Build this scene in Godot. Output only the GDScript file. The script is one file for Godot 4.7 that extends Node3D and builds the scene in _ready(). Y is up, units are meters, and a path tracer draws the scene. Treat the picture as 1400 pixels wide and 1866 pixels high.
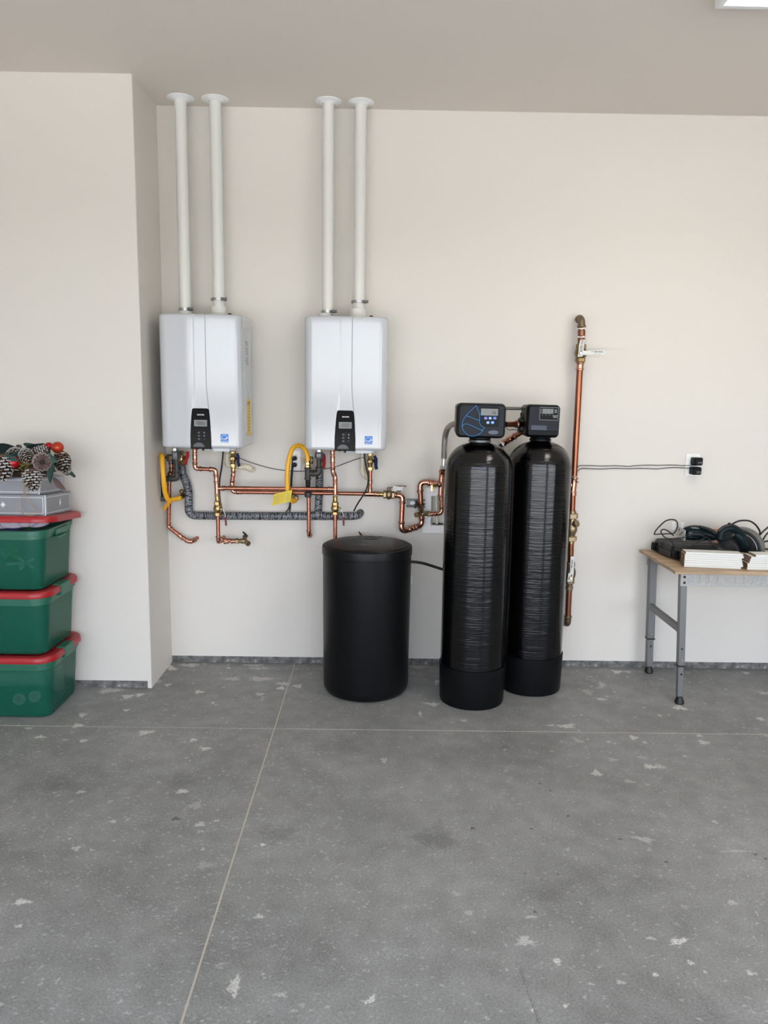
extends Node3D
# A garage corner: two wall-hung water heaters, water conditioner tanks, copper pipework, storage bins and a workbench.
# Metres; y is up; the back wall is the plane z = 0 and the floor is y = 0.

var M := {}
var origin := {}
var taken := {}
var rng := RandomNumberGenerator.new()
var wear := FastNoiseLite.new()


class G:  # collects triangles with their normals
	var v := PackedVector3Array()
	var n := PackedVector3Array()
	var uv := PackedVector2Array()
	var col := PackedColorArray()
	var tint := Color.WHITE
	var x := Transform3D()

	func tri(a: Vector3, b: Vector3, c: Vector3, na: Vector3, nb: Vector3, nc: Vector3, ua := Vector2.ZERO, ub := Vector2.ZERO, uc := Vector2.ZERO) -> void:
		var swap := (b - a).cross(c - a).dot(na + nb + nc) > 0.0
		v.push_back(x * a)
		n.push_back((x.basis * na).normalized())
		uv.push_back(ua)
		v.push_back(x * (c if swap else b))
		n.push_back((x.basis * (nc if swap else nb)).normalized())
		uv.push_back(uc if swap else ub)
		v.push_back(x * (b if swap else c))
		n.push_back((x.basis * (nb if swap else nc)).normalized())
		uv.push_back(ub if swap else uc)
		for i in 3:
			col.push_back(tint)

	func quad(a: Vector3, b: Vector3, c: Vector3, d: Vector3, m: Vector3, ua := Vector2(0, 0), ub := Vector2(1, 0), uc := Vector2(1, 1), ud := Vector2(0, 1)) -> void:
		tri(a, b, c, m, m, m, ua, ub, uc)
		tri(a, c, d, m, m, m, ua, uc, ud)

	func box(c: Vector3, s: Vector3, b := 0.0) -> void:
		var h := s / 2.0
		var e := h - Vector3(b, b, b)
		for a in 3:
			var p := (a + 1) % 3
			var q := (a + 2) % 3
			for sg in [-1.0, 1.0]:
				var m := Vector3.ZERO
				m[a] = sg
				var k: Array[Vector3] = []
				var w: Array[Vector2] = []
				for s2 in [[-1, -1], [1, -1], [1, 1], [-1, 1]]:
					var t := Vector3.ZERO
					t[a] = h[a] * sg
					t[p] = e[p] * s2[0]
					t[q] = e[q] * s2[1]
					k.push_back(c + t)
					w.push_back(Vector2(t.x + t.z if a != 0 else t.z, t.y if a != 1 else t.x))
				quad(k[0], k[1], k[2], k[3], m, w[0], w[1], w[2], w[3])
			if b > 0.0:
				for sp in [-1.0, 1.0]:
					for sq in [-1.0, 1.0]:
						var m := Vector3.ZERO
						m[p] = sp
						m[q] = sq
						var k: Array[Vector3] = []
						for r in [[-1, 0], [1, 0], [1, 1], [-1, 1]]:
							var t := Vector3.ZERO
							t[a] = e[a] * r[0]
							t[p] = sp * (h[p] if r[1] == 0 else e[p])
							t[q] = sq * (e[q] if r[1] == 0 else h[q])
							k.push_back(c + t)
						quad(k[0], k[1], k[2], k[3], m.normalized())
		if b > 0.0:
			for sx in [-1.0, 1.0]:
				for sy in [-1.0, 1.0]:
					for sz in [-1.0, 1.0]:
						var m := Vector3(sx, sy, sz).normalized()
						tri(c + Vector3(sx * h.x, sy * e.y, sz * e.z), c + Vector3(sx * e.x, sy * h.y, sz * e.z), c + Vector3(sx * e.x, sy * e.y, sz * h.z), m, m, m)

	# A profile of (offset, height) carried round a rounded rectangle of half sizes hx, hz, or round the y axis.
	func lathe(prof: Array, seg := 20, hx := 0.0, hz := 0.0, rr := 0.0, cap := true, flat := false) -> void:
		var base: Array[Vector2] = []
		var out: Array[Vector2] = []
		if hx > 0.0:
			var q := maxi(seg / 4, 1)
			for k in 4:
				var cx := (hx - rr) * (1.0 if k == 0 or k == 3 else -1.0)
				var cz := (hz - rr) * (1.0 if k < 2 else -1.0)
				for j in q + 1:
					var m := Vector2.from_angle(PI / 2.0 * (k + float(j) / q))
					base.push_back(Vector2(cx, cz) + m * rr)
					out.push_back(m)
		else:
			for k in seg:
				base.push_back(Vector2.ZERO)
				out.push_back(Vector2.from_angle(TAU * k / seg))
		var cnt := base.size()
		var nn: Array[Vector2] = []
		for i in prof.size() - 1:
			var d: Vector2 = prof[i + 1] - prof[i]
			nn.push_back(Vector2(d.y, -d.x).normalized())
		var run := 0.0
		for i in prof.size() - 1:
			var p: Vector2 = prof[i]
			var p2: Vector2 = prof[i + 1]
			var step := p.distance_to(p2)
			if step < 1e-7:
				continue
			var n0 := nn[i]
			var n1 := nn[i]
			if i > 0 and nn[i - 1].dot(nn[i]) > 0.75:
				n0 = (nn[i - 1] + nn[i]).normalized()
			if i < nn.size() - 1 and nn[i + 1].dot(nn[i]) > 0.75:
				n1 = (nn[i + 1] + nn[i]).normalized()
			for k in cnt:
				var k2 := (k + 1) % cnt
				var a := base[k] + out[k] * p.x
				var b := base[k2] + out[k2] * p.x
				var c := base[k2] + out[k2] * p2.x
				var d := base[k] + out[k] * p2.x
				var o1 := out[k]
				var o2 := out[k2]
				if flat:
					o1 = (out[k] + out[k2]).normalized()
					o2 = o1
				var ma := Vector3(o1.x * n0.x, n0.y, o1.y * n0.x)
				var mb := Vector3(o2.x * n0.x, n0.y, o2.y * n0.x)
				var mc := Vector3(o2.x * n1.x, n1.y, o2.y * n1.x)
				var md := Vector3(o1.x * n1.x, n1.y, o1.y * n1.x)
				var va := Vector3(a.x, p.y, a.y)
				var vb := Vector3(b.x, p.y, b.y)
				var vc := Vector3(c.x, p2.y, c.y)
				var vd := Vector3(d.x, p2.y, d.y)
				var u0 := float(k) / cnt
				var u1 := float(k + 1) / cnt
				if va.distance_squared_to(vb) > 1e-14:
					tri(va, vb, vc, ma, mb, mc, Vector2(u0, run), Vector2(u1, run), Vector2(u1, run + step))
				if vc.distance_squared_to(vd) > 1e-14:
					tri(va, vc, vd, ma, mc, md, Vector2(u0, run), Vector2(u1, run + step), Vector2(u0, run + step))
			run += step
		if cap:
			for e in [0, prof.size() - 1]:
				var p: Vector2 = prof[e]
				if hx == 0.0 and absf(p.x) < 1e-6:
					continue
				var m := Vector3(0, -1.0 if e == 0 else 1.0, 0)
				if prof[0].y > prof[prof.size() - 1].y:
					m = -m
				for k in cnt:
					var a := base[k] + out[k] * p.x
					var b := base[(k + 1) % cnt] + out[(k + 1) % cnt] * p.x
					if a.distance_squared_to(b) > 1e-14:
						tri(Vector3(0, p.y, 0), Vector3(a.x, p.y, a.y), Vector3(b.x, p.y, b.y), m, m, m, Vector2(0, 0), a, b)

	# The same with its axis from a towards b.
	func turned(prof: Array, a: Vector3, dir: Vector3, seg := 20, flat := false) -> void:
		var keep := x
		x = x * Transform3D(G.along(dir), a)
		lathe(prof, seg, 0, 0, 0, true, flat)
		x = keep

	func rod(a: Vector3, b: Vector3, r: float, seg := 14, bev := 0.0) -> void:
		var l := a.distance_to(b)
		if bev > 0.0:
			turned([Vector2(r - bev, 0), Vector2(r, bev), Vector2(r, l - bev), Vector2(r - bev, l)], a, b - a, seg)
		else:
			turned([Vector2(r, 0), Vector2(r, l)], a, b - a, seg)

	func hexa(a: Vector3, b: Vector3, r: float) -> void:
		var l := a.distance_to(b)
		turned([Vector2(r * 0.88, 0), Vector2(r, l * 0.12), Vector2(r, l * 0.88), Vector2(r * 0.88, l)], a, b - a, 6, true)

	func ball(c: Vector3, r: float, seg := 16, sq := Vector3.ONE) -> void:
		var keep := x
		x = x * Transform3D(Basis.from_scale(sq), c)
		var p := []
		for i in seg / 2 + 1:
			var t := -PI / 2 + PI * i / (seg / 2)
			p.push_back(Vector2(maxf(r * cos(t), 0.0) if i > 0 and i < seg / 2 else 0.0, r * sin(t)))
		lathe(p, seg, 0, 0, 0, false)
		x = keep

	# A press fitting sleeve: a plain barrel with a raised bead at each end.
	func sleeve(a: Vector3, b: Vector3, r: float, seg := 16) -> void:
		var l := a.distance_to(b)
		var e := minf(r * 0.6, l * 0.3)
		turned([Vector2(r * 1.02, 0), Vector2(r * 1.3, e * 0.15), Vector2(r * 1.34, e * 0.5), Vector2(r * 1.3, e * 0.85), Vector2(r * 1.13, e * 1.1), Vector2(r * 1.13, l - e * 1.1), Vector2(r * 1.3, l - e * 0.85), Vector2(r * 1.34, l - e * 0.5), Vector2(r * 1.3, l - e * 0.15), Vector2(r * 1.02, l)], a, b - a, seg)

	func tube(pts: Array, rad: Variant, seg := 10, caps := true) -> void:
		var cnt := pts.size()
		var up := Vector3.UP
		var ring: Array = []
		var nor: Array = []
		var run := 0.0
		var runs: Array[float] = []
		for i in cnt:
			var p: Vector3 = pts[i]
			var t: Vector3 = (pts[mini(i + 1, cnt - 1)] - pts[maxi(i - 1, 0)]).normalized()
			if i == 0:
				up = t.cross(Vector3(0.31, 0.17, 0.93)).normalized()
				if up.length() < 0.5:
					up = t.cross(Vector3(1, 0, 0)).normalized()
			else:
				run += p.distance_to(pts[i - 1])
				up = (up - t * up.dot(t)).normalized()
			runs.push_back(run)
			var side := t.cross(up)
			var r: float = rad if rad is float else rad[i]
			var slope := 0.0
			if not rad is float:
				var i0 := maxi(i - 1, 0)
				var i1 := mini(i + 1, cnt - 1)
				var ds: float = maxf(pts[i1].distance_to(pts[i0]), 1e-5)
				slope = clampf((rad[i1] - rad[i0]) / ds, -1.5, 1.5)
			var rr: Array[Vector3] = []
			var nr: Array[Vector3] = []
			for k in seg:
				var o := up * cos(TAU * k / seg) + side * sin(TAU * k / seg)
				rr.push_back(p + o * r)
				nr.push_back((o - t * slope).normalized())
			ring.push_back(rr)
			nor.push_back(nr)
		for i in cnt - 1:
			for k in seg:
				var k2 := (k + 1) % seg
				var u0 := float(k) / seg
				var u1 := float(k + 1) / seg
				tri(ring[i][k], ring[i][k2], ring[i + 1][k2], nor[i][k], nor[i][k2], nor[i + 1][k2], Vector2(u0, runs[i]), Vector2(u1, runs[i]), Vector2(u1, runs[i + 1]))
				tri(ring[i][k], ring[i + 1][k2], ring[i + 1][k], nor[i][k], nor[i + 1][k2], nor[i + 1][k], Vector2(u0, runs[i]), Vector2(u1, runs[i + 1]), Vector2(u0, runs[i + 1]))
		if caps:
			for e in [0, cnt - 1]:
				var m: Vector3 = (pts[0] - pts[1]).normalized() if e == 0 else (pts[cnt - 1] - pts[cnt - 2]).normalized()
				for k in seg:
					tri(pts[e], ring[e][k], ring[e][(k + 1) % seg], m, m, m)

	# A flat outline in x and y, thick from z0 to z1, with its edges chamfered.
	func prism(poly: PackedVector2Array, z0: float, z1: float, bev := 0.0) -> void:
		if Geometry2D.is_polygon_clockwise(poly):
			poly = poly.duplicate()
			poly.reverse()
		var cnt := poly.size()
		var edge: Array[Vector2] = []
		for i in cnt:
			var d := poly[(i + 1) % cnt] - poly[i]
			edge.push_back(Vector2(d.y, -d.x).normalized())
		var nor: Array[Vector2] = []
		var inner := PackedVector2Array()
		for i in cnt:
			var m := (edge[i] + edge[i - 1]).normalized()
			nor.push_back(m)
			inner.push_back(poly[i] - m * bev / maxf(m.dot(edge[i]), 0.4))
		var idx := Geometry2D.triangulate_polygon(inner)
		for i in range(0, idx.size(), 3):
			for e in [[z1, 1.0], [z0, -1.0]]:
				var m := Vector3(0, 0, e[1])
				var k: Array[Vector3] = []
				for j in 3:
					var p := inner[idx[i + j]]
					k.push_back(Vector3(p.x, p.y, e[0]))
				tri(k[0], k[1], k[2], m, m, m, inner[idx[i]], inner[idx[i + 1]], inner[idx[i + 2]])
		for i in cnt:
			var j := (i + 1) % cnt
			var m1 := nor[i] if edge[i].dot(edge[i - 1]) > 0.75 else edge[i]
			var m2 := nor[j] if edge[i].dot(edge[j]) > 0.75 else edge[i]
			var ba := Vector3(m1.x, m1.y, 0)
			var bb := Vector3(m2.x, m2.y, 0)
			var a0 := Vector3(poly[i].x, poly[i].y, z0 + bev)
			var b0 := Vector3(poly[j].x, poly[j].y, z0 + bev)
			var a1 := Vector3(poly[i].x, poly[i].y, z1 - bev)
			var b1 := Vector3(poly[j].x, poly[j].y, z1 - bev)
			tri(a0, b0, b1, ba, bb, bb)
			tri(a0, b1, a1, ba, bb, ba)
			if bev > 0.0:
				for e in [[z1 - bev, z1, 1.0], [z0 + bev, z0, -1.0]]:
					var ca := (ba + Vector3(0, 0, e[2])).normalized()
					var cb := (bb + Vector3(0, 0, e[2])).normalized()
					tri(Vector3(poly[i].x, poly[i].y, e[0]), Vector3(poly[j].x, poly[j].y, e[0]), Vector3(inner[j].x, inner[j].y, e[1]), ca, cb, cb)
					tri(Vector3(poly[i].x, poly[i].y, e[0]), Vector3(inner[j].x, inner[j].y, e[1]), Vector3(inner[i].x, inner[i].y, e[1]), ca, cb, ca)

	static func along(dir: Vector3) -> Basis:
		var y := dir.normalized()
		var a := Vector3(0, 0, 1) if absf(y.z) < 0.9 else Vector3(1, 0, 0)
		var xx := y.cross(a).normalized()
		return Basis(xx, y, xx.cross(y))

	func mesh(off := Vector3.ZERO) -> ArrayMesh:
		var vv := v
		if off != Vector3.ZERO:
			for i in vv.size():
				vv[i] -= off
		var a := []
		a.resize(Mesh.ARRAY_MAX)
		a[Mesh.ARRAY_VERTEX] = vv
		a[Mesh.ARRAY_NORMAL] = n
		a[Mesh.ARRAY_TEX_UV] = uv
		if tint != Color.WHITE:
			a[Mesh.ARRAY_COLOR] = col
		var m := ArrayMesh.new()
		m.add_surface_from_arrays(Mesh.PRIMITIVE_TRIANGLES, a)
		return m


# ---- naming and adding ----
func numbered(called: String) -> String:
	var k: int = taken.get(called, 0)
	taken[called] = k + 1
	return called if k == 0 else "%s_%03d" % [called, k]


func tag(o: Node, label: String, category: String, group := "") -> void:
	o.set_meta("label", label)
	o.set_meta("category", category)
	if group:
		o.set_meta("group", group)


func thing(called: String, label: String, category: String, at := Vector3.ZERO, group := "") -> Node3D:
	var o := Node3D.new()
	o.name = numbered(called)
	o.position = at
	add_child(o)
	origin[o] = at
	tag(o, label, category, group)
	return o


func part(parent: Node3D, called: String, g: G, m: Material, label := "") -> MeshInstance3D:
	var o := MeshInstance3D.new()
	o.name = called
	var off: Vector3 = origin.get(parent, Vector3.ZERO)
	o.mesh = g.mesh(off)
	o.material_override = m
	origin[o] = off
	if label:
		o.set_meta("label", label)
	if called in ["print", "display_print", "printed_lines", "sticker_print", "plate_slot", "lid_rib"]:
		o.set_meta("kind", "stuff")
	parent.add_child(o, true)
	return o


func single(called: String, label: String, category: String, g: G, m: Material, at: Vector3, group := "") -> MeshInstance3D:
	var o := MeshInstance3D.new()
	o.name = numbered(called)
	o.mesh = g.mesh(at)
	o.material_override = m
	o.position = at
	add_child(o)
	origin[o] = at
	tag(o, label, category, group)
	return o


func struct(called: String, g: G, m: Material, label: String, category: String) -> MeshInstance3D:
	var o := single(called, label, category, g, m, Vector3.ZERO)
	o.set_meta("kind", "structure")
	return o


func copy(o: Node3D, called: String, at: Vector3, label: String) -> Node3D:
	var c: Node3D = o.duplicate()
	c.name = numbered(called)
	c.position = at
	c.set_meta("label", label)
	add_child(c)
	origin[c] = at
	return c


func words(parent: Node3D, called: String, text: String, at: Vector3, high: float, m: Material, basis := Basis.IDENTITY, bold := true) -> MeshInstance3D:
	var t := TextMesh.new()
	var f := SystemFont.new()
	f.font_names = PackedStringArray(["Droid Sans"])
	f.font_weight = 700 if bold else 400
	t.font = f
	t.text = text
	t.font_size = 32
	t.pixel_size = high / 23.0
	t.depth = 0.0006
	t.curve_step = 2.0
	var o := MeshInstance3D.new()
	o.name = called
	o.mesh = t
	o.material_override = m
	o.transform = Transform3D(basis, at - (origin.get(parent, Vector3.ZERO) as Vector3))
	parent.add_child(o, true)
	return o


# ---- curves ----
func curve(pts: Array, k := 7) -> Array:
	var o := []
	var c := pts.size()
	for i in c - 1:
		var p0: Vector3 = pts[maxi(i - 1, 0)]
		var p1: Vector3 = pts[i]
		var p2: Vector3 = pts[i + 1]
		var p3: Vector3 = pts[mini(i + 2, c - 1)]
		for j in k:
			o.push_back(p1.cubic_interpolate(p2, p0, p3, float(j) / k))
	o.push_back(pts[c - 1])
	return o


func fillet(pts: Array, rad: float, k := 7) -> Array:
	var o := [pts[0]]
	for i in range(1, pts.size() - 1):
		var p: Vector3 = pts[i]
		var a: Vector3 = pts[i - 1] - p
		var b: Vector3 = pts[i + 1] - p
		var t := minf(rad, minf(a.length(), b.length()) * 0.49)
		var s: Vector3 = p + a.normalized() * t
		var e: Vector3 = p + b.normalized() * t
		for j in k + 1:
			var f := float(j) / k
			o.push_back(s.lerp(p, f).lerp(p.lerp(e, f), f))
	o.push_back(pts[pts.size() - 1])
	return o


func cord(parent: Node3D, called: String, pts: Array, r: float, m: Material, seg := 8, k := 7) -> MeshInstance3D:
	var g := G.new()
	g.tube(curve(pts, k), r, seg)
	return part(parent, called, g, m)


# A run of pipe: straight lengths, and at each corner a press elbow with a bead at both of its mouths.
func run_pipe(parent: Node3D, r: float, pts: Array, m: Material, fit: Material, bend := 2.2) -> void:
	var from: Vector3 = pts[0]
	for i in range(1, pts.size()):
		var p: Vector3 = pts[i]
		if i == pts.size() - 1:
			if from.distance_to(p) > 0.002:
				var g := G.new()
				g.rod(from, p, r)
				part(parent, "pipe", g, m)
			break
		var a: Vector3 = (pts[i - 1] - p)
		var b: Vector3 = (pts[i + 1] - p)
		var ang := PI - a.angle_to(b)
		var tl := r * bend * tan(ang / 2.0)
		var sl := minf(r * 1.5, minf(a.length(), b.length()) * 0.45)
		tl = minf(tl, minf(a.length(), b.length()) * 0.5)
		var an := a.normalized()
		var bn := b.normalized()
		var path := []
		var rad := []
		var e := r * 0.35
		for s in [[0.0, 1.02], [0.12, 1.32], [1.0, 1.36], [1.9, 1.32], [2.3, 1.13]]:
			path.push_back(p + an * (tl + sl - e * s[0]))
			rad.push_back(r * s[1])
		var s0 := p + an * tl
		var s1 := p + bn * tl
		var steps := maxi(3, int(ang / 0.22))
		for j in steps + 1:
			var f := float(j) / steps
			path.push_back(s0.lerp(p, f).lerp(p.lerp(s1, f), f))
			rad.push_back(r * 1.13)
		for s in [[2.3, 1.13], [1.9, 1.32], [1.0, 1.36], [0.12, 1.32], [0.0, 1.02]]:
			path.push_back(p + bn * (tl + sl - e * s[0]))
			rad.push_back(r * s[1])
		var g := G.new()
		g.tube(path, rad, 16)
		part(parent, "elbow", g, fit)
		var to := p + an * (tl + sl)
		if (to - from).dot(-an) > 0.002:
			g = G.new()
			g.rod(from, to, r)
			part(parent, "pipe", g, m)
		from = p + bn * (tl + sl)


func coupling(parent: Node3D, called: String, a: Vector3, b: Vector3, r: float, m: Material) -> void:
	var g := G.new()
	g.sleeve(a, b, r)
	part(parent, called, g, m)


func tee(parent: Node3D, p: Vector3, along: Vector3, side: Vector3, r: float, l: float, m: Material, rs := 0.0) -> void:
	var g := G.new()
	var d := along.normalized()
	g.sleeve(p - d * l, p + d * l, r)
	var r2 := rs if rs > 0.0 else r
	g.sleeve(p + side.normalized() * r * 0.6, p + side.normalized() * (l + r * 0.3), r2)
	part(parent, "tee", g, m)


# A brass ball valve between a and b: hexagon ends, a round body, and a stem towards `stem`.
func valve_body(parent: Node3D, called: String, a: Vector3, b: Vector3, r: float, stem: Vector3, m: Material) -> MeshInstance3D:
	var g := G.new()
	var d := (b - a).normalized()
	var l := a.distance_to(b)
	g.hexa(a, a + d * l * 0.24, r * 1.5)
	g.hexa(b - d * l * 0.24, b, r * 1.5)
	g.turned([Vector2(r * 1.15, l * 0.2), Vector2(r * 1.5, l * 0.28), Vector2(r * 1.75, l * 0.4), Vector2(r * 1.8, l * 0.5), Vector2(r * 1.75, l * 0.6), Vector2(r * 1.5, l * 0.72), Vector2(r * 1.15, l * 0.8)], a, d, 18)
	var c := (a + b) / 2.0
	var s := stem.normalized()
	g.rod(c + s * r, c + s * r * 2.4, r * 0.62, 12, r * 0.08)
	g.hexa(c + s * r * 2.3, c + s * r * 2.75, r * 0.55)
	return part(parent, called, g, m)


# A lever: a bent flat strip along pts, its width along `wide`.
func strip(g: G, pts: Array, width: float, thick: float, wide: Vector3) -> void:
	var w := wide.normalized() * width / 2.0
	var top := []
	var low := []
	for i in pts.size():
		var t: Vector3 = (pts[mini(i + 1, pts.size() - 1)] - pts[maxi(i - 1, 0)]).normalized()
		var nn := t.cross(wide.normalized()).normalized()
		top.push_back([pts[i] - w + nn * thick / 2, pts[i] + w + nn * thick / 2, nn])
		low.push_back([pts[i] - w - nn * thick / 2, pts[i] + w - nn * thick / 2, -nn])
	var last := pts.size() - 1
	for i in last:
		for q in [top, low]:
			g.tri(q[i][0], q[i][1], q[i + 1][1], q[i][2], q[i][2], q[i + 1][2])
			g.tri(q[i][0], q[i + 1][1], q[i + 1][0], q[i][2], q[i + 1][2], q[i + 1][2])
		for e in [0, 1]:
			g.quad(top[i][e], top[i + 1][e], low[i + 1][e], low[i][e], wide.normalized() * (-1.0 if e == 0 else 1.0))
	for i in [0, last]:
		var t: Vector3 = (pts[1] - pts[0]).normalized() * -1.0 if i == 0 else (pts[last] - pts[last - 1]).normalized()
		g.quad(top[i][0], top[i][1], low[i][1], low[i][0], t)


func rounded(hx: float, hy: float, r: float, c := Vector2.ZERO, k := 5) -> PackedVector2Array:
	var o := PackedVector2Array()
	for q in 4:
		var s := Vector2((hx - r) * (1 if q == 0 or q == 3 else -1), (hy - r) * (1 if q < 2 else -1))
		for j in k + 1:
			o.push_back(c + s + Vector2.from_angle(PI / 2 * (q + float(j) / k)) * r)
	return o


# ---- materials ----
func mat(called: String, color: Color, rough := 0.5, metal := 0.0) -> StandardMaterial3D:
	var m := StandardMaterial3D.new()
	m.resource_name = called
	m.albedo_color = color
	m.roughness = rough
	m.metallic = metal
	M[called] = m
	return m


func noise_image(w: int, h: int, freq: float, seed_: int, oct := 4, kind := FastNoiseLite.TYPE_SIMPLEX_SMOOTH, seamless := true) -> Image:
	var f := FastNoiseLite.new()
	f.noise_type = kind
	f.seed = seed_
	f.frequency = freq
	f.fractal_octaves = oct
	return f.get_seamless_image(w, h) if seamless else f.get_image(w, h)


func colored(im: Image, stops: Array) -> ImageTexture:  # maps grey to colours
	var d := im.get_data()
	var w := im.get_width()
	var h := im.get_height()
	var lut := PackedByteArray()
	var gr := Gradient.new()
	var offs := PackedFloat32Array()
	var cols := PackedColorArray()
	for s in stops:
		offs.push_back(s[0])
		cols.push_back(s[1])
	gr.offsets = offs
	gr.colors = cols
	for i in 256:
		var c := gr.sample(i / 255.0)
		lut.append_array(PackedByteArray([int(c.r * 255), int(c.g * 255), int(c.b * 255)]))
	var o := PackedByteArray()
	o.resize(w * h * 3)
	for i in w * h:
		var k := d[i] * 3
		o[i * 3] = lut[k]
		o[i * 3 + 1] = lut[k + 1]
		o[i * 3 + 2] = lut[k + 2]
	return ImageTexture.create_from_image(Image.create_from_data(w, h, false, Image.FORMAT_RGB8, o))


func _ready() -> void:
	rng.seed = 77
	light_and_lens()
	materials()
	room()
	floor_slabs()
	heaters()
	vents()
	tanks()
	brine_tank()
	copper()
	standpipe()
	gas()
	small_wall_things()
	bench()
	bench_tools()
	bins()
	boxes_and_wreath()
	ceiling_light()


func light_and_lens() -> void:
	var cam := Camera3D.new()
	cam.name = "camera"
	cam.fov = 67.57
	cam.near = 0.05
	cam.far = 200.0
	cam.transform = Transform3D(Basis(Vector3(0.999876, 0.014826, 0.005322), Vector3(-0.013845, 0.988298, -0.151903), Vector3(-0.007512, 0.151811, 0.988381)), Vector3(0, 1.566, 4.30))
	add_child(cam)
	cam.current = true
	var sky := ProceduralSkyMaterial.new()
	sky.sky_top_color = Color(0.73, 0.80, 0.92)
	sky.sky_horizon_color = Color(0.93, 0.95, 0.97)
	sky.sky_curve = 0.2
	sky.ground_horizon_color = Color(0.72, 0.70, 0.66)
	sky.ground_bottom_color = Color(0.55, 0.53, 0.50)
	sky.sky_energy_multiplier = 1.6
	sky.ground_energy_multiplier = 0.6
	var s := Sky.new()
	s.sky_material = sky
	var env := Environment.new()
	env.background_mode = Environment.BG_SKY
	env.sky = s
	env.tonemap_mode = Environment.TONE_MAPPER_LINEAR
	env.tonemap_exposure = 2.35
	env.sdfgi_enabled = true
	env.ssao_enabled = true
	env.ssil_enabled = true
	var we := WorldEnvironment.new()
	we.name = "surroundings"
	we.environment = env
	add_child(we)
	var sun := DirectionalLight3D.new()
	sun.name = "sun"
	sun.light_color = Color(1.0, 0.985, 0.955)
	sun.light_energy = 4.2
	sun.light_angular_distance = 0.6
	sun.shadow_enabled = true
	sun.transform = Transform3D(Basis.looking_at(Vector3(-0.55, -0.75, 0.36)), Vector3(0, 10, 0))
	add_child(sun)


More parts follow.
